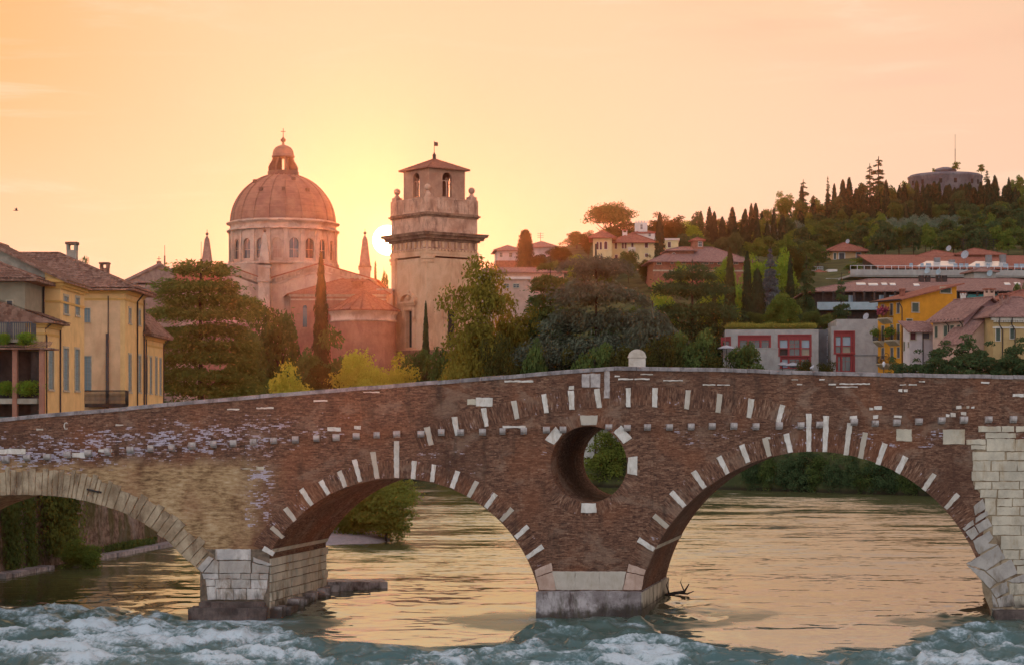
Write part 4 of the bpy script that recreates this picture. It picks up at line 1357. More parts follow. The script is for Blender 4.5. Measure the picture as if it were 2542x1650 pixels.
class House:
    def __init__(s, name, label, cat, loc, rot, W_, D_, Ztop, wallm, roofm, roof, wins=(), trim='trim', group=None, base=-2.0, pitch=None, cornice=None, extra_h=0, root=None, wallname='wall', roofname='roof', depth=.16):
        """loc = world position of the local origin (front-left corner at the foot); Ztop = world height of the eave;
        wins = (side, X0, Y0, X1, Y1, style, arched) as seen in the photograph"""
        s.root = root or thing(name, label, cat, loc, math.radians(rot), group)
        s.loc, s.rot, s.W, s.D = Vector(loc), math.radians(rot), W_, D_
        H = s.H = Ztop - loc[2]
        kind = roof[0]; rise = roof[1]; ov = roof[2]
        tops = {k: H for k in SIDES}; kinks = {k: () for k in SIDES}
        if kind == 'gx':
            f = lambda q: H + rise * (1 - abs(q - D_ / 2) / (D_ / 2)); tops['left'] = tops['right'] = f; kinks['left'] = kinks['right'] = (D_ / 2,)
        if kind == 'gy':
            f = lambda q: H + rise * (1 - abs(q - W_ / 2) / (W_ / 2)); tops['front'] = tops['back'] = f; kinks['front'] = kinks['back'] = (W_ / 2,)
        if kind == 'shx':
            tops['front'] = lambda q: H + rise * q / W_; tops['back'] = lambda q: H + rise * (1 - q / W_); tops['right'] = H + rise
        if kind == 'shy':
            tops['right'] = lambda q: H + rise * q / D_; tops['left'] = lambda q: H + rise * (1 - q / D_); tops['back'] = H + rise
        mb = MB(); todo = []
        for sd, fn in SIDES.items():
            o, u, n, L = fn(W_, D_)
            hs = []
            for w in wins:
                if w[0] != sd: continue
                h = s.pix(sd, *w[1:5]); ar = len(w) > 6 and w[6]
                h = (max(.12, h[0]), h[1], min(L - .12, h[2]), h[3], ar)
                if h[2] - h[0] < .15 or any(not (h[2] < g[0] or h[0] > g[2] or h[3] < g[1] or h[1] > g[3]) for g in hs): continue
                hs.append(h); todo.append((o, u, n, h, w[5]))
            wall(mb, o, u, n, base, tops[sd], L, hs, depth, kinks[sd])
        s.wall = mb.build(wallname, M[wallm], s.root)
        for t in todo: opening(s.root, *t, trim, depth)
        if roofm:
            if kind == 'flat':
                mb = MB(); mb.box(-ov, W_ + ov, -ov, D_ + ov, H, H + rise)
            else:
                mb = roof_mesh(kind, W_, D_, H, rise, ov, pitch)
            s.roof = mb.build(roofname, M[roofm], s.root)
        if cornice:
            mb = MB()
            for (z0, z1, k) in ((H - .95, H - .80, .05), (H - .42, H - .22, .14), (H - .22, H - .02, .30)):
                mb.box(-k, W_ + k, -k, 0, z0, z1); mb.box(W_, W_ + k, 0, D_, z0, z1); mb.box(-k, 0, 0, D_, z0, z1)
            mb.build('cornice', M[cornice], s.root)

    def pix(s, side, X0, Y0, X1, Y1):
        o, u, n, L = SIDES[side](s.W, s.D)
        R = Matrix.Rotation(s.rot, 3, 'Z')
        ow = s.loc + R @ Vector((*o, 0)); uw = R @ Vector((*u, 0)); nw = R @ Vector((*n, 0))
        def hit(X, Y):
            d = Vector(((X - CX) / F, 1, (HY - Y) / F)); c = Vector((0, 0, ZC))
            t = (ow - c).dot(nw) / d.dot(nw)
            p = c + d * t
            return (p - ow).dot(uw), p.z - s.loc.z
        a, b = hit(X0, (Y0 + Y1) / 2)[0], hit(X1, (Y0 + Y1) / 2)[0]
        xm = (X0 + X1) / 2
        zt, zb = hit(xm, Y0)[1], hit(xm, Y1)[1]
        return (min(a, b), zb, max(a, b), zt)

    def local(s, X, Y, d):
        R = Matrix.Rotation(-s.rot, 3, 'Z')
        return R @ (Vector((PX(X, d), d, PZ(Y, d))) - s.loc)

    def part(s, name, mb, mat): return mb.build(name, M[mat], s.root)


def chimney(parent, x, y, z, w=.7, h=1.6, mat='grey_wall', cap='tile_near'):
    mb = MB()
    mb.box(x - w / 2, x + w / 2, y - w / 2, y + w / 2, z - 1.2, z + h * .62)
    for i in (-1, 1):
        for j in (-1, 1):
            mb.box(x + i * w * .40 - .09, x + i * w * .40 + .09, y + j * w * .40 - .09, y + j * w * .40 + .09, z + h * .62, z + h * .88)
    o = mb.build('chimney', M[mat], parent)
    mb = MB(); mb.box(x - w * .62, x + w * .62, y - w * .62, y + w * .62, z + h * .88, z + h)
    mb.build('chimney_cap', M[cap], o)
    return o


def pipe(parent, pts, r=.06, mat='gutter'):
    mb = MB(); mb.tube(pts, r, 6); return mb.build('downpipe', M[mat], parent)


def dish(parent, c, r=.5, face=(-.75, -.7, .3), mat='dish_metal'):
    r *= .68
    f = Vector(face).normalized()
    q = f.to_track_quat('Z', 'Y').to_matrix().to_4x4()
    mb = MB(); prof = [(r * t, r * .28 * t * t) for t in (0.0, .35, .7, 1.0)]
    mb.lathe(prof, 16); mb.lathe([(a * 1.02, z - .03) for a, z in prof][::-1], 16)
    T = Matrix.Translation(c) @ q
    mb.v = [tuple(T @ Vector(v)) for v in mb.v]
    mb.tube([c, Vector(c) - f * .15, Vector((c[0], c[1], c[2] - r * 2.0))], .05, 5)
    mb.tube([Vector(c), Vector(c) + f * r * .9], .025, 4)
    return mb.build('satellite_dish', M[mat], parent)


# ------------------------------------------------------------------ left bank: embankment and old houses
XR = -31.0
emb = thing('embankment_wall', 'tall stained river embankment wall seen through the left arch below the yellow houses', 'wall', (-30.5, 117, -1.5))
mb = MB()
A_, B_ = Vector((0.2, 0, 0)), Vector((5.4, 32, 0))
u = (B_ - A_).normalized(); nn = Vector((u.y, -u.x, 0))
L = (B_ - A_).length
nseg = 26
for k in range(nseg):
    a0, a1 = A_ + u * L * k / nseg, A_ + u * L * (k + 1) / nseg
    for r in range(10):
        z0, z1 = 7.6 * r / 10, 7.6 * (r + 1) / 10
        g = lambda p, z: p + nn * ((fbm(np.array([p.y * .8]), np.array([z * .9]), 3, 5)[0] - .5) * .35 + (7.6 - z) * .05) + Vector((0, 0, z))
        mb.face([g(a0, z0), g(a1, z0), g(a1, z1), g(a0, z1)])
mb.face([A_ + Vector((0, 0, 7.6)), B_ + Vector((0, 0, 7.6)), B_ - nn * 2 + Vector((0, 0, 7.6)), A_ - nn * 2 + Vector((0, 0, 7.6))])
mb.face([B_, B_ - nn * 6, B_ - nn * 6 + Vector((0, 0, 7.6)), B_ + Vector((0, 0, 7.6))])
m_, N = newmat('mossy_embankment_masonry')
co = N.co()
n1 = N.noise(N.map(co, (1, 1, .18)), .55, 5, .65, .4); n2 = N.noise(co, 2.5, 4, .7); n3 = N.noise(N.map(co, (1, 1, .3), (3, 3, 3)), .4, 3, .5)
c = N.mix(N.sm(n2, .35, .65), (.085, .055, .042), (.24, .18, .14))
c = N.mix(N.m('MULTIPLY', N.sm(n1, .46, .62), .8), c, (.06, .065, .022))
c = N.mix(N.m('MULTIPLY', N.sm(n3, .55, .68), .6), c, (.30, .27, .25))
N.out(N.princ(c, .95, N.bump(n2, .7, .1), 0, .1))
mb.build('masonry', m_, emb)
mb = MB()
k0 = nn * .2
for (a, b) in ((-1.0, 6.0), (11.5, 33.5)):
    n_ = 8
    for i in range(n_):
        s0, s1 = a + (b - a) * i / n_ + .03, a + (b - a) * (i + 1) / n_ - .03
        p0, p1 = A_ + u * s0 + k0, A_ + u * s1 + k0
        w = nn * random.uniform(1.15, 1.35); h = Vector((0, 0, 1.5 + .92 + random.uniform(-.04, .04)))
        mb.prism([p0 + h, p1 + h, p1 + h - w * -1, p0 + h - w * -1][::-1], [p0, p1, p1 + w, p0 + w][::-1])
mb.build('stone_ledge', M['coping'], emb)


def lhouse(name, label, Xl, y0, y1, eaveY, wallm, roof, wins, **kw):
    x0 = PX(Xl, y0) if Xl is not None else -42.0
    return House(name, label, 'house', (x0, y0, 5.5), 0, XR - x0 + kw.pop('dx', 0), y1 - y0, PZ(eaveY, y0), wallm, kw.pop('roofm', 'tile_near'), roof, wins, base=-3.5, **kw)


def cr1(x, y): return (x / 2.972, 560 + y / 2.972)
def W1(side, x0, y0, x1, y1, st='shutter_blue', ar=False):
    a, b = cr1(x0, y0), cr1(x1, y1)
    return (side, a[0], a[1], b[0], b[1], st, ar)


TILE = .27
# lower yellow wing
hA = lhouse('yellow_house', 'low yellow wing with lean-to tiled roof between the balcony house and the taller yellow house', -60, 133.6, 138.1, 797, 'yellow_wall', ('flat', 1.0, .0), [W1('right', 357, 915, 393, 1205)], roofm=None, cornice=None)
mb = MB(); H = hA.H; W_ = hA.W
slope(mb, (W_ + .75, 4.5, H), (W_ + .75, -.5, H), (W_ - 5.6, -.5, H + 2.3), (W_ - 5.6, 4.5, H + 2.3), TILE)
mb.prism([(W_ + .7, -.45, H - .14), (W_ + .7, -.45, H - .01), (W_ - 5.6, -.45, H + 2.28), (W_ - 5.6, -.45, H - .14)], [(W_ + .7, 4.5, H - .14), (W_ + .7, 4.5, H - .01), (W_ - 5.6, 4.5, H + 2.28), (W_ - 5.6, 4.5, H - .14)])
hA.part('roof', mb, 'tile_near')
mb = MB()
for (z0, z1, k) in ((H - .9, H - .76, .05), (H - .42, H - .25, .13), (H - .25, H - .1, .26)): mb.box(0, W_ + k, -k, 4.5, z0, z1)
hA.part('cornice', mb, 'cornice')
pipe(hA.root, [(W_ + .35, .25, H - .2), (W_ - .05, .2, H - .55), (W_ + .09, .2, H - 1.0), (W_ + .09, .2, -2)])
pipe(hA.root, [(W_ + .09, 4.3, H - .2), (W_ + .09, 4.3, -2)])

# tall yellow house with grey gable wall
hB = lhouse('yellow_house', 'tall yellow house with grey roughcast gable wall and four blue-grey shuttered windows', -260, 138.2, 146.0, 688, 'yellow_wall', ('gy', 2.75, .55),
            [W1('right', 470, 525, 502, 650), W1('right', 556, 535, 584, 662), W1('right', 468, 905, 503, 1212), W1('right', 552, 912, 584, 1214)], pitch=TILE)
mb = MB(); H = hB.H; W_ = hB.W
wall(mb, (0, -.03), (1, 0), (0, -1), -3, lambda q: H - .05 + 2.75 * (1 - abs(q - W_ / 2) / (W_ / 2)), W_ - 1.05, (), .1, (W_ / 2,))
hB.part('gable_render', mb, 'grey_wall')
mb = MB()
for (z0, z1, k) in ((H - 1.75, H - 1.6, .06), (H - .8, H - .6, .14), (H - .6, H - .38, .28), (H - .38, H - .16, .45)):
    mb.box(W_, W_ + k, -k, 7.8, z0, z1); mb.box(W_ - 1.0, W_ + 0, -k, 0, z0, z1)
hB.part('cornice', mb, 'cornice')
pipe(hB.root, [(W_ - .95, -.45, H - .1), (W_ - 1.1, -.12, H - .8), (W_ - 1.1, -.12, H - 5.5)])

# peach and yellow corner house
hC = lhouse('yellow_house', 'yellow corner house with big hipped roof, two chimneys and an iron balcony', 150, 161.2, 169.6, 716, 'yellow_wall', ('flat', 3.3, .85),
            [W1('front', 622, 612, 664, 713), W1('front', 622, 962, 671, 1213), W1('right', 949, 612, 966, 722), W1('right', 1020, 625, 1036, 735), W1('right', 947, 952, 967, 1225), W1('right', 1018, 958, 1038, 1225)], roofm=None, cornice='cornice')
mb = MB(); W_, H = hC.W, hC.H
wall(mb, (0, -.025), (1, 0), (0, -1), -3.5, H - 1.0, W_ - .35, [tuple([*hC.pix('front', *W1('front', *q)[1:5]), False]) for q in ((616, 606, 670, 722), (616, 956, 677, 1216))], .02)
hC.part('front_render', mb, 'peach_wall')
# long hipped roof running on behind the tall house
mb = MB(); xr_, zr_ = W_ - 6.2, H + 3.1; o_ = .9; ym_ = 4.2
slope(mb, (-14, -o_, H), (W_ + o_, -o_, H), (xr_, ym_, zr_), (-14, ym_, zr_), TILE * 1.15, .06)
slope(mb, (W_ + o_, -o_, H), (W_ + o_, 8.4 + o_, H), (xr_, ym_, zr_), (xr_, ym_, zr_), TILE * 1.15, .06)
slope(mb, (W_ + o_, 8.4 + o_, H), (-14, 8.4 + o_, H), (-14, ym_, zr_), (xr_, ym_, zr_))
for q in ((W_ + o_, -o_, H), (W_ + o_, 8.4 + o_, H), (-14, ym_, zr_)): mb.tube([Vector(q) + Vector((0, 0, .04)), (xr_, ym_, zr_ + .04)], .13, 5)
mb.box(-14, W_ + o_ - .02, -o_ + .02, 8.4 + o_, H - .2, H - .03)
hC.part('roof', mb, 'tile_near')
mb = MB(); mb.box(-14, .1, 0.1, 8.4, -3, H - .1)
hC.part('rear_wing', mb, 'peach_wall')
a = hC.local(*cr1(533, 232), 165.2); chimney(hC.root, a.x, 4.0, a.z - .55, .78, 1.75, 'grey_wall')
a = hC.local(*cr1(773, 355), 165.6); chimney(hC.root, a.x, 4.4, a.z - .3, .66, 1.2, 'tile_near')
pipe(hC.root, [(W_ + .75, 4.6, H - .1), (W_ + .12, 4.9, H - .8), (W_ + .12, 4.9, -2)], .075)
a = hC.local(*cr1(798, 520), 161.1); pipe(hC.root, [(a.x, -.1, a.z), (a.x, -.1, a.z - 4)], .04)
a = hC.local(*cr1(792, 795), 161.1); pipe(hC.root, [(a.x, -.13, a.z), (a.x, -.13, -2)], .13)
pipe(hC.root, [(W_ + .1, 8.1, H - .5), (W_ + .1, 8.1, -2)], .07)
b0, b1 = hC.local(*cr1(622, 1215), 159.8), hC.local(*cr1(922, 1322), 159.8)
mb = MB(); mb.box(b0.x, b1.x, -1.3, .0, b1.z - .15, b1.z + .12)
bal = hC.part('balcony', mb, 'brown_dark')
mb = MB(); top = b0.z; n_ = 34
for i in range(n_ + 1):
    x = b0.x + (b1.x - b0.x) * i / n_
    zz_ = b1.z + .12
    mb.tube([(x, -1.22, zz_), (x, -1.30, zz_ + .25), (x, -1.20, zz_ + .7), (x, -1.24, top)], .028, 4)
for i in range(9):
    y = -1.22 + i * .15
    mb.tube([(b1.x, y, b1.z), (b1.x, y, top)], .028, 4)
mb.tube([(b0.x, -1.24, top), (b1.x, -1.24, top)], .04, 5); mb.tube([(b1.x, -1.24, top), (b1.x, 0, top)], .04, 5)
mb.build('railing', M['iron'], bal)

# last low yellow house
hD = lhouse('yellow_house', 'low yellow house at the end of the row with four narrow shuttered windows', 300, 169.9, 179.0, 829, 'yellow_wall', ('hip', 1.9, .75),
            [W1('right', 1074, 960, 1087, 1232), W1('right', 1105, 968, 1119, 1236), W1('right', 1145, 972, 1158, 1240), W1('right', 1177, 980, 1190, 1245)], pitch=TILE * 1.1, cornice='cornice')
pipe(hD.root, [(hD.W + .1, .35, hD.H - .2), (hD.W + .1, .35, -2)], .06)
pipe(hD.root, [(hD.W + .6, 8.9, hD.H - .1), (hD.W + .1, 8.8, hD.H - .7), (hD.W + .1, 8.8, -2)], .06)

# olive-grey house with loggias at the left edge
d = 133.2
hE = House('balcony_house', 'olive grey house with planted balcony and brick-columned loggia at the left edge', 'house', (-48, d, 5.5), 0, PX(62, d) + 48, 4.8, PZ(694, d), 'olive_wall', 'tile_near', ('hip', 1.3, .95),
           [('front', *cr1(50, 556), *cr1(92, 832), 'shutter_grey')], base=-3.5, pitch=TILE)
R_ = hE.root
mb = MB(); x1 = hE.local(*cr1(392, 0), 131.5).x
zc = hE.local(0, cr1(0, 900)[1], 131.5).z
slope(mb, (0, -2.6, zc), (x1, -2.6, zc), (x1 - .4, 0, zc + .45), (0, 0, zc + .45), TILE); mb.box(0, x1, -2.55, .0, zc - .12, zc - .02)
hE.part('canopy', mb, 'tile_near')
mb = MB(); xr = hE.local(*cr1(320, 0), 131.5).x
for x in (112, 128 + 182, -60):
    q0, q1 = hE.local(*cr1(x - 17, 0), 131.2).x, hE.local(*cr1(x + 17, 0), 131.2).x
    mb.box(q0, q1, -2.2, -1.75, -3.5, zc - .12)
hE.part('brick_column', mb, 'apse_brick')
mb = MB(); zs = hE.local(0, cr1(0, 1272)[1], 131.2).z
mb.box(0, xr - .3, -2.1, 0, zs - .35, zs); mb.box(0, xr - .3, -2.1, 0, zs - 3.9, zs - 3.55)
hE.part('loggia_slab', mb, 'grey_wall')
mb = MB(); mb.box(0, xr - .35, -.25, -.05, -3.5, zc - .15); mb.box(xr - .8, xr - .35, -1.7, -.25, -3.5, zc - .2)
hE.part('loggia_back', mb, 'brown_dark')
mb = MB()
for x0, x1 in ((-20, 62), (165, 255)):
    q0, q1 = hE.local(*cr1(x0, 0), 132.8).x, hE.local(*cr1(x1, 0), 132.8).x
    mb.box(q0, q1, -.34, -.26, zs - 3.5, zs - 1.2)
hE.part('loggia_window', mb, 'shutter_blue')
zb0, zb1 = hE.local(0, cr1(0, 838)[1], 131.8).z, hE.local(0, cr1(0, 718)[1], 131.8).z
xb = hE.local(*cr1(234, 0), 131.8).x
mb = MB(); mb.box(0, xb, -1.5, 0, zb0 - .2, zb0)
bal = hE.part('balcony', mb, 'grey_wall')
mb = MB()
for i in range(70):
    x = xb - i * .14
    mb.box(x - .035, x + .035, -1.46, -1.42, zb0, zb1)
for i in range(10): mb.box(xb - .05, xb - .01, -1.4 + i * .14 - .035, -1.4 + i * .14 + .035, zb0, zb1)
mb.box(0, xb, -1.5, -1.38, zb1, zb1 + .06)
mb.build('railing', M['shutter_grey'], bal)
hE_spots = [(cr1(30, 850), 1.05, .62), (cr1(196, 855), 1.75, .7), (cr1(52, 1215), 1.9, .75), (cr1(228, 1215), 2.2, .85)]
hE_z = [hE.local(0, cr1(0, y)[1], 131.6).z + 5.5 for y in (866, 870, 1235, 1240)]

# ------------------------------------------------------------------ church with the great dome
CD = 350.0; CXp = 703.0; KZ = 5.0
church = thing('domed_church', 'large domed church with tiled roofs, obelisk pinnacles and a brick apse across the river', 'church', (PX(CXp, CD), CD, KZ))
def L_(X, d=CD): return PX(X, d) - PX(CXp, CD)
def LZ(Y, d=CD): return PZ(Y, d) - KZ
def Ly(d): return d - CD
u_ = F and CD / F
R0 = 129 * u_
# drum
NP = 20
zb, zt = LZ(657), LZ(572)
Rd = 130 * u_
drum = MB(); holes = []
for k in range(NP):
    ph = 2 * math.pi * k / NP
    c = Vector((math.sin(ph), -math.cos(ph))); t = Vector((math.cos(ph), math.sin(ph)))
    hw = Rd * math.tan(math.pi / NP)
    o = c * Rd - t * hw
    hh = (hw - .80, LZ(650), hw + .80, LZ(601), True)
    wall(drum, o, t, c, zb, zt, 2 * hw, [hh], .32)
    holes.append((o, t, c, hh, k))
drum_o = drum.build('drum', M['church_stone'], church)
for (o, t, c, hh, k) in holes:
    if c.y < .25:
        opening(church, o, t, c, hh, 'glass_dim' if 0 else ('church_wall' if k == 0 else 'glass'), 'church_stone', .32, 'drum_window')
mb = MB()
for k in range(NP):
    ph = 2 * math.pi * (k + .5) / NP
    Mx = Matrix.Rotation(ph, 4, 'Z')
    rr = Rd / math.cos(math.pi / NP)
    mb.box(-.34, .34, -rr - .16, -rr + .25, zb, zt, Mx); mb.box(-.44, .44, -rr - .24, -rr + .25, zt - .9, zt - .5, Mx)
    mb.box(-.44, .44, -rr - .24, -rr + .25, zb, zb + .4, Mx)
mb.build('pilaster', M['church_stone'], church)
mb = MB()
mb.lathe([(Rd, zt), (Rd + .25, zt), (Rd + .3, LZ(580)), (Rd + .62, LZ(579)), (Rd + .66, LZ(576)), (Rd + .12, LZ(574)), (Rd + .06, LZ(562)), (Rd + .66, LZ(560)), (Rd + .72, LZ(557)), (R0 - .05, LZ(553))], 80)
mb.lathe([(Rd + .1, zb - .6), (Rd + .6, zb - .6), (Rd + .6, zb - .1), (Rd, zb)], 80)
mb.build('drum_cornice', M['church_stone'], church)
mb = MB(); mb.box(-9.3, 9.3, -9.2, 9.2, -6, zb - .55); mb.build('crossing', M['church_wall'], church)
b_ = 123.6 * u_; zd = LZ(556)
prof = [(R0 * math.cos(t), zd + b_ * math.sin(t)) for t in np.linspace(0, math.acos(.30), 26)]
mb = MB(); mb.lathe(prof + [(0.01, prof[-1][1] + .1)], 80)
mb.build('dome', M['dome'], church)
mb = MB()
for k in range(NP):
    ph = 2 * math.pi * (k + .5) / NP
    mb.tube([((r + .03) * math.sin(ph), -(r + .03) * math.cos(ph), z) for r, z in prof], .15, 5)
mb.build('dome_ribs', M['dome'], church)
mb = MB()
for ph, t in ((-.42, .62), (.12, .62), (.70, .62), (-.9, .9), (.45, .95)):
    r, z = R0 * math.cos(t), zd + b_ * math.sin(t)
    mb.box(-.28, .28, -r - .35, -r + .2, z - .1, z + .5, Matrix.Rotation(ph, 4, 'Z'))
mb.build('dome_hatch', M['gold'], church)
zl = prof[-1][1]
lan = MB()
lan.lathe([(2.66, zl - .2), (2.72, LZ(428)), (2.55, LZ(426)), (1.35, LZ(425))], 32)
lan_o = lan.build('lantern', M['gold'], church)
mb = MB()
for k in range(8):
    ph = 2 * math.pi * (k + .5) / 8
    Mx = Matrix.Rotation(ph, 4, 'Z')
    # flared volute buttress
    sec = [(1.25, LZ(427)), (2.62, LZ(427)), (2.64, LZ(416)), (2.35, LZ(408)), (1.98, LZ(400)), (1.78, LZ(391)), (1.35, LZ(391))]
    a = [Mx @ Vector((-.17, -r, z)) for r, z in sec]; b = [Mx @ Vector((.17, -r, z)) for r, z in sec]
    mb.prism(b, a)
    mb.tube([Mx @ Vector((0, -1.3, LZ(427))), Mx @ Vector((0, -1.3, LZ(391)))], .17, 6)
mb.build('lantern_column', M['gold'], lan_o)
mb = MB()
mb.lathe([(1.2, LZ(392)), (1.95, LZ(392)), (2.02, LZ(388)), (1.85, LZ(387)), (1.84, LZ(382)), (1.70, LZ(374)), (1.35, LZ(367)), (.8, LZ(362.5)), (.25, LZ(360)), (.2, LZ(356))], 32)
mb.build('cupola', M['dome'], lan_o)
mb = MB()
mb.lathe([(.2, LZ(357)), (.16, LZ(354)), (.45, LZ(351)), (.47, LZ(347)), (.2, LZ(343)), (.1, LZ(340))], 14)
mb.tube([(0, 0, LZ(341)), (0, 0, LZ(319))], .07, 5); mb.tube([(-.42, 0, LZ(327)), (.42, 0, LZ(327))], .06, 5)
mb.build('cross', M['gold'], lan_o)


def gabled_block(name, X0, X1, d0, depth, Yeave, Yapex, wm, Xapex=None, dentil=True, roofm='tile_church'):
    x0, x1 = L_(X0, d0), L_(X1, d0); ze, za = LZ(Yeave, d0), LZ(Yapex, d0)
    xa = (x0 + x1) / 2 if Xapex is None else L_(Xapex, d0)
    y0, y1 = Ly(d0), Ly(d0) + depth
    mb = MB()
    mb.prism([(x0, y0, -6), (x1, y0, -6), (x1, y0, ze), (xa, y0, za), (x0, y0, ze)], [(x0, y1, -6), (x1, y1, -6), (x1, y1, ze), (xa, y1, za), (x0, y1, ze)])
    mb.build(name, M[wm], church)
    mb = MB(); ov = .5
    for (xe, zs) in ((x0 - ov, ze - ov * (za - ze) / (xa - x0)), (x1 + ov, ze - ov * (za - ze) / (x1 - xa))):
        s_ = .12
        p = [(xe, y0 - .6, zs + s_), (xa, y0 - .6, za + s_), (xa, y1, za + s_), (xe, y1, zs + s_)]
        q = [(a, b, c + .22) for a, b, c in p]
        mb.prism(q, p)
    mb.build(name + '_roof', M[roofm], church)
    if dentil:
        mb = MB()
        for (xe, z_e) in ((x0, ze), (x1, ze)):
            n_ = int(abs(xa - xe) / .75)
            for i in range(n_):
                f = (i + .5) / n_
                x = xe + (xa - xe) * f; z = z_e + (za - z_e) * f - .25
                mb.box(x - .2, x + .2, y0 - .42, y0, z - .35, z + .12)
            p = [(xe, y0 - .5, z_e - .1), (xa, y0 - .5, za - .1), (xa, y0 - .5, za + .12), (xe, y0 - .5, z_e + .12)]
            mb.prism(p, [(a, 0 + y0, c) for a, b, c in p])
            p = [(xe, y0 - .2, z_e - 1.1), (xa, y0 - .2, za - 1.1), (xa, y0 - .2, za - .85), (xe, y0 - .2, z_e - .85)]
            mb.prism(p, [(a, 0 + y0, c) for a, b, c in p])
        mb.build('dentil_cornice', M['church_stone'], church)


gabled_block('choir', 655, 935, 340, 20, 699, 658, 'church_wall')
gabled_block('transept', 560, 650, 341, 22, 694, 668, 'church_wall', 578)
mb = MB()
for X in (588, 603, 618):
    mb.box(L_(X - 3, 341), L_(X + 3, 341), Ly(341) - .06, Ly(341) + .05, LZ(802, 341), LZ(764, 341))
mb.build('transept_window', M['glass'], church)
# nave to the left, its roof and facade gable
mb = MB(); d0 = 352
x0, x1 = L_(352, d0), L_(590, d0); y0, y1 = Ly(d0) - 5, Ly(d0) + 11; ym = (y0 + y1) / 2
mb.box(x0, x1, y0, y1, -6, LZ(706, d0)); mb.build('nave', M['church_wall'], church)
mb = MB(); zr, ze = LZ(656, d0), LZ(708, d0)
mb.prism([(x0, y0 - .6, ze), (x1, y0 - .6, ze), (x1, ym, zr), (x0 + 6, ym, zr)], [(x0, y0 - .6, ze - .3), (x1, y0 - .6, ze - .3), (x1, ym, zr - .3), (x0 + 6, ym, zr - .3)])
mb.prism([(x1, y1 + .6, ze), (x0, y1 + .6, ze), (x0 + 6, ym, zr), (x1, ym, zr)], [(x1, y1 + .6, ze - .3), (x0, y1 + .6, ze - .3), (x0 + 6, ym, zr - .3), (x1, ym, zr - .3)])
mb.build('nave_roof', M['tile_church'], church)
# facade roof with lead edge
mb = MB(); xa = L_(396, 346); za = LZ(652, 346); yf = Ly(346)
for xe, zs in ((L_(310, 346), LZ(694, 346)), (L_(432, 346), LZ(672, 346))):
    p = [(xe, yf, zs), (xa, yf, za), (xa, yf + 3, za), (xe, yf + 3, zs)]
    mb.prism(p, [(a, b, c - .5) for a, b, c in p])
mb.prism([(L_(315, 346), yf + .4, -6), (L_(430, 346), yf + .4, -6), (L_(430, 346), yf + .4, LZ(674, 346)), (xa, yf + .4, za - .3), (L_(315, 346), yf + .4, LZ(694, 346))],
         [(L_(315, 346), yf + 2.6, -6), (L_(430, 346), yf + 2.6, -6), (L_(430, 346), yf + 2.6, LZ(674, 346)), (xa, yf + 2.6, za - .3), (L_(315, 346), yf + 2.6, LZ(694, 346))])
mb.build('facade_gable', M['slate'], church)
mb = MB(); x = L_(393, 346)
mb.box(x - .35, x + .35, yf + .3, yf + 1, za - .2, za + .25); mb.tube([(x, yf + .6, za), (x, yf + .6, LZ(636, 346))], .06, 5); mb.tube([(x - .35, yf + .6, LZ(642, 346)), (x + .35, yf + .6, LZ(642, 346))], .05, 5)
mb.build('gable_cross', M['gold'], church)
mb = MB()
for X, Yt, Yb in ((404, 607, 655), (495, 598, 668)):
    x = L_(X, 350); mb.tube([(x, 2, LZ(Yb + 8)), (x, 2, LZ(Yb - 22))], .14, 6); mb.tube([(x, 2, LZ(Yb - 22)), (x, 2, LZ(Yt))], .05, 5)
mb.build('lightning_rod', M['gold'], church)
mb = MB(); p = [(L_(500, 336), Ly(336) - 2, LZ(862, 336)), (L_(668, 336), Ly(336) - 2, LZ(862, 336)), (L_(668, 336), Ly(341), LZ(801, 340)), (L_(470, 336), Ly(341), LZ(801, 340))]
mb.prism(p, [(a, b, c - .4) for a, b, c in p])
mb.build('aisle_roof', M['tile_mauve'], church)
mb = MB(); mb.box(L_(500, 336), L_(668, 336), Ly(336) - 1.6, Ly(341), -6, LZ(864, 336)); mb.build('aisle', M['apse_brick'], church)


def obelisk(X, d, Ytop, Ybase, w, Yped, ped_w, mat='slate'):
    x, y = L_(X, d), Ly(d); k = d / F
    zt, zb2, zp = LZ(Ytop, d), LZ(Ybase, d), LZ(Yped, d)
    mb = MB(); s1 = w * k / 2; s0 = s1 * .42
    zk = zt - (zt - zb2) * .14
    def frus(a, za, b, zb_):
        A = [(x - a, y - a, za), (x + a, y - a, za), (x + a, y + a, za), (x - a, y + a, za)]; B = [(x - b, y - b, zb_), (x + b, y - b, zb_), (x + b, y + b, zb_), (x - b, y + b, zb_)]
        for i in range(4): mb.face([A[i], A[(i + 1) % 4], B[(i + 1) % 4], B[i]])
    frus(s1, zb2, s0, zk); frus(s0, zk, .05, zt); frus(s1 * 1.15, zb2 - .3, s1 * 1.15, zb2); mb.box(x - s1 * 1.15, x + s1 * 1.15, y - s1 * 1.15, y + s1 * 1.15, zb2 - .3, zb2)
    ob = mb.build('obelisk', M[mat], church)
    mb = MB(); mb.ball((x, y, zt + .25), .27, 10, 6); mb.tube([(x, y, zt + .4), (x, y, zt + 1.0)], .05, 5)
    mb.build('finial', M['gold'], ob)
    if Yped:
        mb = MB(); pw = ped_w * k / 2
        mb.box(x - pw, x + pw, y - pw, y + pw, zp, zb2 - .3); mb.box(x - pw * 1.2, x + pw * 1.2, y - pw * 1.2, y + pw * 1.2, zb2 - .75, zb2 - .3)
        mb.box(x - pw * 1.2, x + pw * 1.2, y - pw * 1.2, y + pw * 1.2, zp - .3, zp)
        mb.build('pedestal', M['church_stone'], ob)


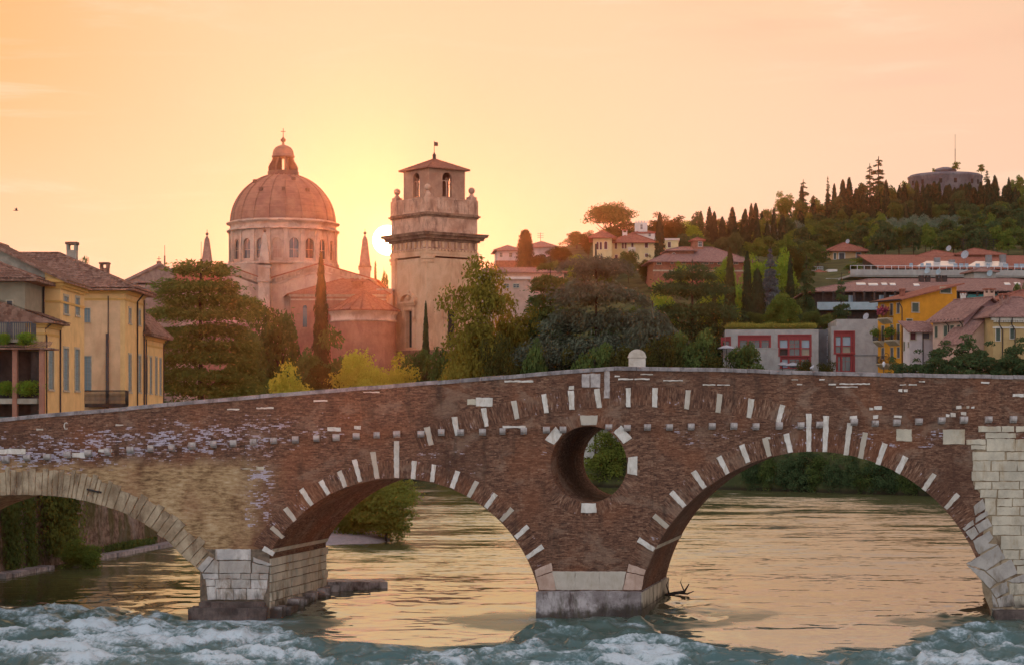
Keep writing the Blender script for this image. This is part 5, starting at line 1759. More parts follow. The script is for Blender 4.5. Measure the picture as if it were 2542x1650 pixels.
obelisk(514, 347, 585, 656, 25, 672, 22)
obelisk(906, 346, 583, 661, 27, 705, 26)
obelisk(657, 338.4, 577, 655, 26, 695, 28, 'church_stone')
mb = MB(); mb.box(L_(643, 338.5), L_(671, 338.5), Ly(338.5) - 1.0, Ly(340.5), -6, LZ(697, 338.5)); mb.box(L_(640, 338.5), L_(674, 338.5), Ly(338.5) - 1.2, Ly(340.5), LZ(701, 338.5), LZ(694, 338.5))
mb.build('buttress', M['church_stone'], church)
# chancel and apse
d0 = 335.0
x0, x1 = L_(722, d0), L_(960, d0); y0, y1 = Ly(d0), Ly(341); ze = LZ(731, d0); xa = L_(880, 338); za = LZ(685, 338)
mb = MB(); mb.box(x0, x1, y0, y1 + 3, -6, ze); mb.build('chancel', M['apse_brick'], church)
mb = MB()
mb.box(x0 - .15, x1, y0 - .15, y1, ze - 1.0, ze - .75); mb.box(x0 - .3, x1, y0 - .3, y1, ze - .4, ze - .02)
mb.build('chancel_cornice', M['church_stone'], church)
mb = MB()
e = .6
P0, P1_, P2_, P3_ = (x0 - e - 2.4, y1 + 4, LZ(741, 341)), (x0 - e, y0 - e, ze), (x1 + e, y0 - e, ze), (x1 + e, y1 + 4, ze)
R1, R2 = (xa - 1, y1 - .5, za), (xa + 1.5, y1 - .5, za)
mb.face([P1_, P2_, R2, R1]); mb.face([P2_, P3_, (xa + 1.5, y1 + 6, za), R2]); mb.face([P0, P1_, R1, (xa - 1, y1 + 6, za)]); mb.face([P3_, P0, (xa - 1, y1 + 6, za), (xa + 1.5, y1 + 6, za)])
mb.tube([P1_, R1], .14, 5); mb.tube([P2_, R2], .14, 5)
mb.build('chancel_roof', M['tile_church'], church)
mb = MB(); xx = L_(757, d0)
mb.box(xx - .35, xx + .35, y0 - .1, y0 + .1, LZ(812, d0), LZ(762, d0)); mb.lathe([(.36, LZ(762, d0) - .2), (.28, LZ(762, d0) + .2), (0.01, LZ(762, d0) + .35)], 10, (xx, y0 + .1))
mb.build('chancel_window', M['glass'], church)
ca = (L_(902, 334), Ly(334.6)); ra = 82 * 330 / F; ze2 = LZ(770, 329)
mb = MB(); mb.lathe([(ra, -6), (ra, ze2)], 40, ca, math.pi, 2 * math.pi); mb.build('apse', M['apse_brick'], church)
mb = MB(); mb.lathe([(ra + .02, ze2 - 1.75), (ra + .2, ze2 - 1.7), (ra + .2, ze2 - 1.45), (ra + .05, ze2 - 1.4), (ra + .05, ze2 - .7), (ra + .25, ze2 - .5), (ra + .45, ze2 - .1), (ra + .45, ze2)], 40, ca, math.pi, 2 * math.pi)
mb.build('apse_cornice', M['church_stone'], church)
mb = MB(); zap = LZ(722, 334)
mb.lathe([(ra + .75, ze2 - .05), (ra + .75, ze2 + .15), (0.01, zap)], 10, ca, math.pi, 2 * math.pi, False)
for k in range(11):
    a = math.pi + math.pi * k / 10
    mb.tube([(ca[0] + (ra + .7) * math.cos(a), ca[1] + (ra + .7) * math.sin(a), ze2 + .2), (ca[0], ca[1], zap + .05)], .12, 5)
mb.build('apse_roof', M['tile_church'], church)
mb = MB(); x = L_(887, 337); y = Ly(337)
mb.box(x - .75, x + .75, y - .7, y + .7, LZ(726, 337), LZ(702, 337)); mb.box(x - .95, x + .95, y - .9, y + .9, LZ(702, 337), LZ(699, 337)); 
mb.build('chimney', M['tile_church'], church)
mb = MB(); x = L_(955, 337); mb.box(x - 1.0, x + 1.3, y - 1, y + 1, -6, LZ(722, 337)); mb.box(x - 1.3, x + 1.6, y - 1.3, y + 1.3, LZ(722, 337), LZ(718, 337)); mb.box(x - 1.2, x + 1.5, y - 1.2, y + 1.2, LZ(733, 337), LZ(730, 337))
mb.build('stair_turret', M['church_stone'], church)

# ------------------------------------------------------------------ bell tower
TDist = 337.0; TXc = 1078.0
tower = thing('bell_tower', 'square stone bell tower with ball finials, wide cornice and arched belfry beside the setting sun', 'tower', (PX(TXc, TDist), TDist, 4.0), math.radians(37.5))
kt = TDist / F
def TZ_(Y): return PZ(Y, 331) - 4.0
def hs(px): return px * kt / 2 / (math.cos(math.radians(37.5)) + math.sin(math.radians(37.5)))
hS, hB_, hBal, hC1, hC2, hA_ = hs(209), hs(153), hs(217), hs(272), hs(231), hs(214)
FOURS = [((-1, -1), (1, 0), (0, -1)), ((1, -1), (0, 1), (1, 0)), ((1, 1), (-1, 0), (0, 1)), ((-1, 1), (0, -1), (-1, 0))]
mb = MB(); aed = []
for (c, u, n) in FOURS:
    o = (c[0] * hS, c[1] * hS); L = 2 * hS
    hh = (L / 2 - .95, TZ_(860), L / 2 + .95, TZ_(770), False)
    wall(mb, o, u, n, -6, TZ_(640), L, [hh], .7); aed.append((o, u, n, hh))
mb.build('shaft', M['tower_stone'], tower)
mb = MB()
for cx in (-1, 1):
    for cy in (-1, 1):
        w = 1.15
        xa, xb = sorted((cx * (hS + .14), cx * (hS - w))); ya, yb = sorted((cy * (hS + .14), cy * (hS - w)))
        mb.box(xa, xb, ya, yb, TZ_(858), TZ_(652))
        for (e, z0, z1) in ((.28, TZ_(652), TZ_(647)), (.40, TZ_(643), TZ_(636)), (.22, TZ_(647), TZ_(643)), (.32, TZ_(868), TZ_(858))):
            xa, xb = sorted((cx * (hS + e), cx * (hS - w - e * .5))); ya, yb = sorted((cy * (hS + e), cy * (hS - w - e * .5)))
            mb.box(xa, xb, ya, yb, z0, z1)
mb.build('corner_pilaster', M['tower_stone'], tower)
mb = MB()
def sq(mb, h, z0, z1): mb.box(-h, h, -h, h, z0, z1)
sq(mb, hS + .5, -6, TZ_(884)); sq(mb, hS + .75, TZ_(884), TZ_(878)); sq(mb, hS + .4, TZ_(878), TZ_(868))
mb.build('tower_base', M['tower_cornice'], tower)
mb = MB()
sq(mb, hS + .22, TZ_(636), TZ_(630)); sq(mb, hS + .3, TZ_(630), TZ_(622))
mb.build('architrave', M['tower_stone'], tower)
mb = MB(); sq(mb, hS + .12, TZ_(622), TZ_(597))
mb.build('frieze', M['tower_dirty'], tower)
mb = MB()
for (c, u, n) in FOURS:
    for i in range(15):
        q = (i + .5) / 15 * 2 * hS
        p = Vector((c[0] * hS + u[0] * q + n[0] * .12, c[1] * hS + u[1] * q + n[1] * .12, 0))
        w = .2 * Vector((abs(u[0]), abs(u[1]), 0)) + .28 * Vector((abs(n[0]), abs(n[1]), 0))
        z = TZ_(619)
        mb.box(p.x - w.x, p.x + w.x, p.y - w.y, p.y + w.y, z - .25, z + .05)
        if i % 2 == 0:
            mb.box(p.x - w.x, p.x + w.x, p.y - w.y, p.y + w.y, TZ_(615), TZ_(600))
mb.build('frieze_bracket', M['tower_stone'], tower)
mb = MB()
for (e, a, b) in ((.45, 598, 593), (.9, 593, 588.5), (1.0, 588.5, 585), (1.35, 585, 580), (1.45, 580, 577.5)):
    sq(mb, hS + e * (hC1 - hS) / 1.45, TZ_(a), TZ_(b))
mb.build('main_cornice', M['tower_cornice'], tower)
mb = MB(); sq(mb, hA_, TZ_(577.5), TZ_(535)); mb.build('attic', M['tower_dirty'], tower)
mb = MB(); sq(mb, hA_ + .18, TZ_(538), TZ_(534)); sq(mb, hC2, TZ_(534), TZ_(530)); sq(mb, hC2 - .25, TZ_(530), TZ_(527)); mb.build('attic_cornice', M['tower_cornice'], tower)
mb = MB()
for (c, u, n) in FOURS:
    o3 = Vector((c[0] * hBal, c[1] * hBal, 0)); u3, n3 = Vector((*u, 0)), Vector((*n, 0)); L = 2 * hBal
    def slab(q0, q1, z0, z1, k0, k1):
        f = [o3 + u3 * q0 + n3 * k1, o3 + u3 * q1 + n3 * k1]; b = [o3 + u3 * q0 + n3 * k0, o3 + u3 * q1 + n3 * k0]
        mb.prism([f[0] + Vector((0, 0, z0)), f[1] + Vector((0, 0, z0)), f[1] + Vector((0, 0, z1)), f[0] + Vector((0, 0, z1))], [b[0] + Vector((0, 0, z0)), b[1] + Vector((0, 0, z0)), b[1] + Vector((0, 0, z1)), b[0] + Vector((0, 0, z1))])
    slab(.4, L - .4, TZ_(527), TZ_(494), -.35, -.05)
    slab(0, 1.9, TZ_(527), TZ_(491), -.6, .06); slab(L - 1.9, L, TZ_(527), TZ_(491), -.6, .06)
    slab(.3, L - .3, TZ_(494), TZ_(490), -.45, .02)
    for i in range(9): slab(2.1 + i * (L - 4.2) / 9 + .1, 2.1 + (i + 1) * (L - 4.2) / 9 - .15, TZ_(522), TZ_(498), -.1, .01)
mb.build('balustrade', M['tower_dirty'], tower)
for cx, cy in ((-1, -1), (1, -1), (-1, 1), (1, 1)):
    mb = MB(); q = hBal - .75; z0 = TZ_(491)
    mb.box(cx * q - .62, cx * q + .62, cy * q - .62, cy * q + .62, z0, TZ_(482))
    mb.lathe([(.62, TZ_(482)), (.45, TZ_(479)), (.25, TZ_(475)), (.22, TZ_(473))], 12, (cx * q, cy * q))
    mb.ball((cx * q, cy * q, TZ_(465.5)), .56, 14, 9)
    mb.build('ball_finial', M['tower_dirty'], tower)
mb = MB()
for i, (c, u, n) in enumerate(FOURS):
    o = (c[0] * hB_, c[1] * hB_); L = 2 * hB_
    hh = (L / 2 - .95, TZ_(484), L / 2 + .95, TZ_(423), True)
    wall(mb, o, u, n, TZ_(528), TZ_(414), L, [hh], .55)
    o2 = (o[0] - n[0] * .55, o[1] - n[1] * .55)
    wall(mb, o2, u, n, TZ_(528), TZ_(414), L, [hh], -.001)
bel = mb.build('belfry', M['tower_brick'], tower)
mb = MB()
for i, (c, u, n) in enumerate(FOURS):
    c3 = Vector((n[0] * (hB_ - .2), n[1] * (hB_ - .2), 0)); u3 = Vector((*u, 0))
    mb.tube([c3 + Vector((0, 0, TZ_(486))), c3 + Vector((0, 0, TZ_(450)))], .10, 6)
    for s_ in (-1, 1):
        mb.tube([c3 + u3 * .47 * s_ + u3 * .45 * math.cos(t) + Vector((0, 0, TZ_(450) + .45 * math.sin(t))) for t in np.linspace(0, math.pi, 8)], .07, 5)
    mb.tube([c3 + Vector((0, 0, TZ_(440))) + u3 * .22 * math.cos(t) + Vector((0, 0, .22 * math.sin(t))) for t in np.linspace(0, 2 * math.pi, 10)], .05, 5)
mb.build('belfry_tracery', M['tower_dirty'], bel)
mb = MB(); hE_ = hs(179); za, ze = TZ_(383), TZ_(413)
for (c, u, n) in FOURS:
    a = (c[0] * hE_, c[1] * hE_, ze); b = (c[0] * hE_ + u[0] * 2 * hE_, c[1] * hE_ + u[1] * 2 * hE_, ze)
    mb.face([a, b, (0, 0, za)]); mb.face([(a[0], a[1], ze - .2), (b[0], b[1], ze - .2), b, a])
    mb.tube([a, (0, 0, za)], .09, 5)
mb.face([(-hE_, hE_, ze - .2), (hE_, hE_, ze - .2), (hE_, -hE_, ze - .2), (-hE_, -hE_, ze - .2)])
mb.build('roof', M['tile_church'], tower)
mb = MB(); mb.lathe([(.3, za - .1), (.28, za + .5), (.34, za + .55), (.14, za + .9), (.06, za + 1.1)], 10)
mb.tube([(0, 0, za + 1.0), (0, 0, TZ_(338))], .06, 5); z = TZ_(346)
mb.prism([(0, -.02, z - .3), (.75, -.02, z - .3), (.75, -.02, z + .35), (0, -.02, z + .35)], [(0, .02, z - .3), (.75, .02, z - .3), (.75, .02, z + .35), (0, .02, z + .35)])
mb.build('weathervane', M['gold'], tower)
for (o, u, n, hh) in aed[0:1] + aed[3:4]:
    o3, u3, n3 = Vector((*o, 0)), Vector((*u, 0)), Vector((*n, 0)); mid = (hh[0] + hh[2]) / 2
    mb = MB()
    def bar(q0, q1, z0, z1, k0, k1):
        f = lambda q, z, k: o3 + u3 * (mid + q) + n3 * k + Vector((0, 0, z))
        mb.prism([f(q0, z0, k1), f(q1, z0, k1), f(q1, z1, k1), f(q0, z1, k1)], [f(q0, z0, k0), f(q1, z0, k0), f(q1, z1, k0), f(q0, z1, k0)])
    for s_ in (-1, 1):
        a, b = sorted((s_ * .95, s_ * 1.3)); bar(a, b, TZ_(862), TZ_(768), -.1, .22)
        a, b = sorted((s_ * 1.3, s_ * 1.75)); bar(a, b, TZ_(862), TZ_(766), -.05, .12)
        a, b = sorted((s_ * 1.35, s_ * 1.9)); bar(a, b, TZ_(788), TZ_(764), .0, .45)
    bar(-1.6, 1.6, TZ_(768), TZ_(757), 0, .25); bar(-2.0, 2.0, TZ_(757), TZ_(751), 0, .5); bar(-2.25, 2.25, TZ_(751), TZ_(747), 0, .75)
    bar(-1.5, 1.5, TZ_(747), TZ_(735), 0, .1)
    f = lambda t, r, k: o3 + u3 * (mid + r * 1.0 * math.cos(t)) + n3 * k + Vector((0, 0, TZ_(747) + r * .62 * math.sin(t)))
    for i in range(14):
        t0, t1 = math.pi * i / 14, math.pi * (i + 1) / 14
        mb.prism([f(t0, 1.85, .7), f(t0, 2.3, .7), f(t1, 2.3, .7), f(t1, 1.85, .7)], [f(t0, 1.85, 0), f(t0, 2.3, 0), f(t1, 2.3, 0), f(t1, 1.85, 0)])
    mb.ball(tuple(o3 + u3 * mid + n3 * .35 + Vector((0, 0, TZ_(723)))), .32, 8, 6)
    mb.ball(tuple(o3 + u3 * mid + n3 * .2 + Vector((0, 0, TZ_(737)))), .5, 8, 6)
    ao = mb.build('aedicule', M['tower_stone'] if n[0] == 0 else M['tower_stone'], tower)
    mb = MB(); f = lambda q, z: o3 + u3 * q - n3 * .66 + Vector((0, 0, z))
    mb.face([f(hh[0], hh[1]), f(hh[2], hh[1]), f(hh[2], hh[3]), f(hh[0], hh[3])])
    mb.build('niche', M['brown_dark'], ao)

# ------------------------------------------------------------------ right bank houses and the hill
def at(X, d, z=None): return (PX(X, d), d, tz(PX(X, d), d) - .5 if z is None else z)


def c9(x, y): return (2130 + x / 4.0655, 560 + y / 4.0655)
def W9(side, x0, y0, x1, y1, st, ar=False): return (side, *c9(x0, y0), *c9(x1, y1), st, ar)
def c10(x, y): return (1780 + x / 5.151, 640 + y / 5.151)
def W10(side, x0, y0, x1, y1, st, ar=False): return (side, *c10(x0, y0), *c10(x1, y1), st, ar)
def c4(x, y): return (1140 + x / 2.972, 440 + y / 2.972)
def W4(side, x0, y0, x1, y1, st, ar=False): return (side, *c4(x0, y0), *c4(x1, y1), st, ar)
def c5(x, y): return (1740 + x / 2.4925, 320 + y / 2.4925)
def W5(side, x0, y0, x1, y1, st, ar=False): return (side, *c5(x0, y0), *c5(x1, y1), st, ar)


# strong yellow house: corner towards the viewer, balconies on the left face
d = 270.0; rot = 25
Wd = span(c9(445, 0)[0], d, rot, c9(995, 0)[0]); Dd = span(c9(445, 0)[0], d, rot + 90, c9(200, 0)[0])
y1_ = House('ochre_house', 'strong ochre yellow house with small flower balconies and a sloping bare gable side', 'house', at(c9(445, 0)[0], d, 6), rot, Wd, Dd, PZ(c9(0, 735)[1], d), 'orange_wall', 'tile_red', ('shx', 2.1, .75),
            [W9('left', *q, 'shutter_grey') for q in ((236, 800, 262, 885), (325, 790, 352, 905), (392, 785, 421, 885), (237, 1012, 265, 1175), (327, 1005, 354, 1170), (394, 995, 421, 1165), (237, 1232, 264, 1340), (329, 1230, 356, 1330), (396, 1226, 421, 1330))] +
            [W9('front', *q, 'shutter_green') for q in ((835, 632, 934, 680), (547, 784, 610, 872), (492, 946, 545, 1000))], base=-4)
mb = MB(); kk = 2.1 / Wd
y1_.part('eave_gutter', mb, 'white_paint') if 0 else None
H = y1_.H
mb.tube([(-.8, -.75, H - .9 * kk), (-.8, Dd + .75, H - .9 * kk)], .11, 6); y1_.part('gutter', mb, 'gutter')
pipe(y1_.root, [(-.75, -.3, H - .5), (-.1, -.12, H - 1.3), (-.08, -.1, -2)], .08)
for (x, yt, yb, pots) in ((300, 880, 970, 1), (210, 1110, 1200, 2), (372, 1100, 1190, 2), (290, 1345, 1425, 0)):
    h = y1_.pix('left', *c9(x - 52, yt), *c9(x + 52, yb))
    o, u, n, L = SIDES['left'](Wd, Dd)
    q0, q1 = Dd - max(.1, h[0]), Dd - min(L - .1, h[2])
    q1, q0 = sorted((max(.05, min(q0, q1)), min(Dd - .05, max(q0, q1))))[::-1]
    mb = MB(); zb = h[1]
    sec = [(0, zb + .5), (-.9, zb + .5), (-.9, zb + .35), (-.5, zb + .05), (0, zb - .3)]
    mb.prism([(a, q0, b) for a, b in sec], [(a, q1, b) for a, b in sec])
    b_o = mb.build('balcony', M['trim'], y1_.root)
    mb = MB(); zt = zb + 1.45
    for i in range(13):
        y = q0 + (q1 - q0) * i / 12
        mb.tube([(-.86, y, zb + .5), (-.93, y, zb + .8), (-.86, y, zt)], .03, 4)
    for i in range(5):
        for y in (q0, q1): mb.tube([(-.86 * i / 5, y, zb + .5), (-.86 * i / 5, y, zt)], .03, 4)
    mb.tube([(-.86, q0, zt), (-.86, q1, zt)], .035, 4)
    mb.build('railing', M['iron'], b_o)
    if pots:
        C = rng.normal(size=(260, 3)) * np.array([.18, (q1 - q0) * .28, .26]) + np.array([-.9, (q0 + q1) / 2, zt - .05 + .1 * pots])
        A = rng.normal(size=(260, 3)) * .09; B = rng.normal(size=(260, 3)) * .09
        V = np.stack([C - A, C + B, C + A, C - B], 1).reshape(-1, 3)
        link('flowers' if pots == 1 else 'plants', fast_mesh('balcony_plants', V, np.arange(1040).reshape(-1, 4), M['flower'] if pots == 1 else M['lf_mid']), b_o)
a = y1_.local(*c9(492, 590), 271.5); chimney(y1_.root, 2.2, 3.0, H + 2.2 * kk, .55, 1.0, 'tile_red', 'tile_red')
# street lantern on a scrolled wrought-iron arm
lm = thing('street_lantern', 'wrought iron lantern hanging from a curled bracket in front of the ochre house', 'lantern', (PX(2194, 265), 265, PZ(912, 265) - 0))
mb = MB()
mb.tube([(0, 0, -5), (0, 0, 1.5)], .05, 6)
mb.tube([(.35 * math.cos(t) * (1 - .45 * (t / 4.6)) + .32, 0, 1.5 + .42 * math.sin(t)) for t in np.linspace(math.pi, -1.4, 14)], .035, 5)
mb.build('bracket', M['iron'], lm)
mb = MB(); mb.lathe([(.08, .1), (.19, .28), (.22, .62), (.1, .78), (.02, .85)], 8); mb.build('lamp_head', M['white_paint'], lm)

# pink house
d = 256.0; rot = 27
Wd = span(2392, d, rot, 2515); Dd = span(2392, d, rot + 90, 2316)
y2_ = House('pink_house', 'mauve pink house with big gable side and green shuttered salmon front', 'house', at(2392, d, 6), rot, Wd, Dd, PZ(c9(0, 915)[1], d), 'pink_wall', 'tile_mauve', ('gx', 2.0, .8), [], base=-4)
y2_.root  # gable turned below
for o in [k for k in bpy.data.objects if k.parent == y2_.root]: bpy.data.objects.remove(o)
y2_ = House('', '', '', at(2392, d, 6), rot, Wd, Dd, PZ(c9(0, 915)[1], d), 'pink_wall', 'tile_mauve', ('gy', 2.5, .8),
            [W9('left', *q, 'shutter_green') for q in ((776, 1018, 804, 1125), (866, 1010, 904, 1110), (932, 1008, 970, 1100), (1002, 1002, 1034, 1150))], base=-4, root=y2_.root)
mb = MB(); o, u, n, L = SIDES['left'](Wd, Dd)
wall(mb, (-.02, Dd), u, n, -4, y2_.H - .1, Dd, [(*y2_.pix('left', *c9(q[0] - 5, q[1] - 5), *c9(q[2] + 5, q[3] + 5)), False) for q in ((776, 1018, 804, 1125), (866, 1010, 970, 1110), (1002, 1002, 1034, 1150))], .015)
y2_.part('front_render', mb, 'salmon_wall')
mb = MB()
for i in range(9):
    y = Dd * (i + .5) / 9; mb.box(-.65, .05, y - .08, y + .08, y2_.H - .55, y2_.H - .3)
y2_.part('rafter_tail', mb, 'brown_dark')
pipe(y2_.root, [(-.7, Dd * .5, y2_.H - .4), (-.1, Dd * .47, y2_.H - 1.1), (-.1, Dd * .47, -2)], .07)
pipe(y2_.root, [(-.7, .2, y2_.H - .4), (-.1, .15, y2_.H - 1.1), (-.1, .1, -2)], .07)
a = y2_.local(*c9(1427, 740), 259); chimney(y2_.root, Wd * .62, 1.0, y2_.H + 2.2, 1.0, 1.5, 'salmon_wall', 'tile_red')
chimney(y2_.root, Wd * .52, Dd * .85, y2_.H + 2.4, .5, 1.0, 'white_wall', 'tile_red')

# small pale lilac house between them
d = 262.0; rot = 20
Wd = span(c9(520, 0)[0], d, rot, c9(760, 0)[0]); Dd = span(c9(520, 0)[0], d, rot + 90, c9(455, 0)[0])
y3_ = House('lilac_house', 'small pale lilac house squeezed between the ochre house and the pink house', 'house', at(c9(520, 0)[0], d, 6), rot, Wd, Dd, PZ(c9(0, 1045)[1], d), 'lilac_wall', 'tile_mauve', ('shy', .9, .5),
            [W9('front', 528, 1080, 582, 1150, 'shutter_red'), W9('front', 655, 1085, 720, 1140, 'shutter_grey'), W9('left', 458, 1170, 474, 1260, 'shutter_green'), W9('left', 505, 1175, 518, 1225, 'shutter_green')], base=-4)
mb = MB(); o, u, n, L = SIDES['left'](Wd, Dd)
for i in range(8):
    x = Wd * (i + .5) / 8; mb.box(x - .08, x + .08, -.4, .05, y3_.H - .4, y3_.H - .2)
y3_.part('rafter_tail', mb, 'white_paint')
pipe(y3_.root, [(Wd * .5, -.4, y3_.H - .3), (Wd * .55, -.1, y3_.H - .9), (Wd * .55, -.1, -2)], .07)

# lean-to roof in front of the pink gable
d = 252.5
Wd = span(c9(1070, 0)[0], d, 27, c9(1372, 0)[0])
y4_ = House('low_house', 'low house below the pink gable showing only its dark tiled roof slope', 'house', at(c9(1070, 0)[0], d, 6), 27, Wd, 4.5, PZ(c9(0, 1165)[1], d), 'salmon_wall', 'tile_mauve', ('shx', 4.3, .3), [], base=-4)

# dull yellow house at the right edge
d = 251.0; rot = 8
Wd = span(c9(1362, 0)[0], d, rot, 2640)
y5_ = House('yellow_house', 'dull yellow house at the right edge with dentil cornice, chimney and dark green shutters', 'house', at(c9(1362, 0)[0], d, 6), rot, Wd, 8, PZ(c9(0, 915)[1], d), 'beige_wall', 'tile_mauve', ('hip', 2.6, .75),
            [W9('front', *q, 'shutter_green') for q in ((1392, 1022, 1434, 1160), (1535, 1015, 1575, 1140), (1690, 1010, 1730, 1130), (1850, 1005, 1890, 1130))], base=-4, trim='trim_light')
mb = MB()
for i in range(30):
    x = Wd * (i + .5) / 30; mb.box(x - .1, x + .1, -.35, 0, y5_.H - .75, y5_.H - .5)
mb.box(-.3, Wd, -.42, 0, y5_.H - .5, y5_.H - .2); mb.box(-.05, Wd, -.12, 0, y5_.H - 1.5, y5_.H - 1.3)
y5_.part('cornice', mb, 'trim_light')
a = y5_.local(*c9(1500, 850), 253); chimney(y5_.root, a.x, 2.6, a.z, .9, 2.1, 'tile_mauve', 'tile_red')
for x in (1432, 1565):
    q = y5_.local(*c9(x, 930), 250.5).x; q2 = y5_.local(*c9(x + 45, 930), 250.5).x
    pipe(y5_.root, [(q, -.6, y5_.H - .2), (q, -.35, y5_.H - 1.0), (q2, -.12, y5_.H - 1.7), (q2, -.12, -2)], .07)

# tiled roof top rising behind the pink house
d = 268.0
y6_ = House('tiled_house', 'house behind the pink one showing a tiled roof and a stout chimney', 'house', at(2494, d, 6), 10, 9, 8, PZ(742, d), 'salmon_wall', 'tile_red', ('hip', 1.4, .5), [], base=-4)

# grey concrete school with red windows and meadow roof
d = 290.0; rot = -4
Wl = span(1800, d, rot, 2032)
g1_ = House('concrete_building', 'grey concrete building with red framed windows and grass growing on its flat roof', 'building', at(1800, d, 8), rot, Wl, 16, PZ(818, d), 'concrete', None, ('flat', .3, 0),
            [W10('front', *q, 'glass') for q in ((62, 1012, 170, 1130), (280, 1000, 676, 1155), (790, 990, 1195, 1245), (820, 1262, 1190, 1400))], base=-3, trim='red_frame', depth=.5)
Wr = span(2064, d - 2, rot, 2185)
ybk = 0
def red_grid(H_, rect, cols, rows, blues=()):
    h = H_.pix('front', *c10(rect[0], rect[1]), *c10(rect[2], rect[3]))
    mb = MB()
    def b(x0, x1, z0, z1, y0=.1, y1=.42): mb.box(x0, x1, y0, y1, z0, z1)
    for c in cols:
        x = h[0] + (h[2] - h[0]) * c; b(x - .14, x + .14, h[1], h[3])
    for r in rows:
        z = h[3] - (h[3] - h[1]) * r[0]; z2 = h[3] - (h[3] - h[1]) * r[1]; b(h[0], h[2], z2, z, .16)
    H_.part('window_grid', mb, 'red_frame')
    for (c0, c1, r0, r1, mt) in blues:
        mb = MB(); b(h[0] + (h[2] - h[0]) * c0, h[0] + (h[2] - h[0]) * c1, h[3] - (h[3] - h[1]) * r1, h[3] - (h[3] - h[1]) * r0, .40, .46)
        H_.part('pane', mb, mt)
red_grid(g1_, (280, 1000, 676, 1155), (0, .30, .70, 1), ((0, .33),))
red_grid(g1_, (62, 1012, 170, 1130), (0, 1), ((0, .40),))
red_grid(g1_, (790, 990, 1195, 1245), (0, .31, .69, 1), ((0, .22), (.62, .67)), ((.04, .28, .24, .61, 'glass_blue'), (.72, .97, .24, .61, 'glass_blue'), (.72, .97, .68, 1, 'glass_warm'), (.04, .28, .68, .98, 'brown_dark')))
red_grid(g1_, (820, 1262, 1190, 1400), (0, .26, .66, 1), ((0, .22),), ((.03, .24, .25, 1, 'glass_blue'),))
g2_ = House('concrete_building', 'taller concrete block with one tall red window strip joined to the meadow-roofed building', 'building', at(2064, d - 2, 8), rot, Wr, 14, PZ(810, d - 2), 'concrete', None, ('flat', .3, 0),
            [W10('front', 1507, 946, 1750, 1218, 'glass'), W10('front', 1535, 1226, 1750, 1440, 'glass')], base=-3, trim='red_frame', depth=.5)
red_grid(g2_, (1507, 946, 1750, 1218), (0, .36, .88, 1), ((0, .20), (.64, .68)), ((.40, .85, .24, .63, 'glass_blue'), (.40, .85, .69, 1, 'glass_warm'), (.03, .33, .26, .63, 'glass_blue')))
red_grid(g2_, (1535, 1226, 1750, 1440), (0, .26, .86, 1), ((0, .16),))
mb = MB(); q = g2_.local(*c10(1525, 0), 288).x; mb.box(q, Wr, .0, 13.9, g2_.H, PZ(c10(0, 785)[1], 288) - 8); g2_.part('upper_storey', mb, 'concrete')
mb = MB(); z = g2_.local(0, c10(0, 1243)[1], 288).z; mb.box(q + 2.5, Wr + .02, -.06, 0.0, z - .08, z + .05); g2_.part('dark_joint', mb, 'concrete_dark')  # thin dark concrete strip across the block front
dish(g2_.root, (g2_.local(*c10(1928, 750), 287).x, 1.2, g2_.local(0, c10(0, 745)[1], 287).z), .75)
# recessed stair tower with white window strip
x0, x1 = 2030, 2066
g3_ = House('stair_tower', 'narrow recessed concrete stair tower with white framed window strip between the grey blocks', 'building', at(x0, 294, 8), rot, span(x0, 294, rot, x1), 8, PZ(818, 294), 'concrete_dark', None, ('flat', .3, 0),
            [W10('front', *q, 'glass') for q in ((1412, 1000, 1452, 1040), (1412, 1060, 1452, 1145), (1412, 1160, 1452, 1240), (1412, 1295, 1452, 1320))], base=-3, trim='white_paint')
# terrace wall before it, and parasols
tw = thing('terrace_wall', 'low concrete terrace wall in front of the red framed windows', 'wall', at(1795, 283, 8), math.radians(rot))
mb = MB(); ww = span(1795, 283, rot, 1932); mb.box(0, ww, 0, .4, -3, PZ(865, 283) - 8); mb.box(-.05, ww + .05, -.06, .46, PZ(865, 283) - 8, PZ(865, 283) - 8 + .12)
mb.build('parapet', M['concrete'], tw)
for i, (X, Y) in enumerate(((c10(122, 1138)), (c10(838, 1352)), (c10(972, 1358)))):
    dd = (281.5, 284, 283.2)[i]
    pr = thing('parasol', ['white closed-rib parasol on the terrace at the left of the concrete building', 'white parasol below the middle red window, left one of the pair', 'white parasol below the middle red window, right one of the pair'][i], 'parasol', (PX(X, dd), dd, PZ(Y, dd) - 2.4), 0, 'terrace parasols')
    mb = MB(); mb.lathe([(1.25, 2.15), (1.28, 2.22), (.7, 2.5), (.02, 2.68)], 10, smooth=False); mb.build('canopy', M['dish_metal'], pr)
    mb = MB(); mb.tube([(0, 0, -2.5), (0, 0, 2.7)], .04, 6); mb.build('pole', M['iron'], pr)

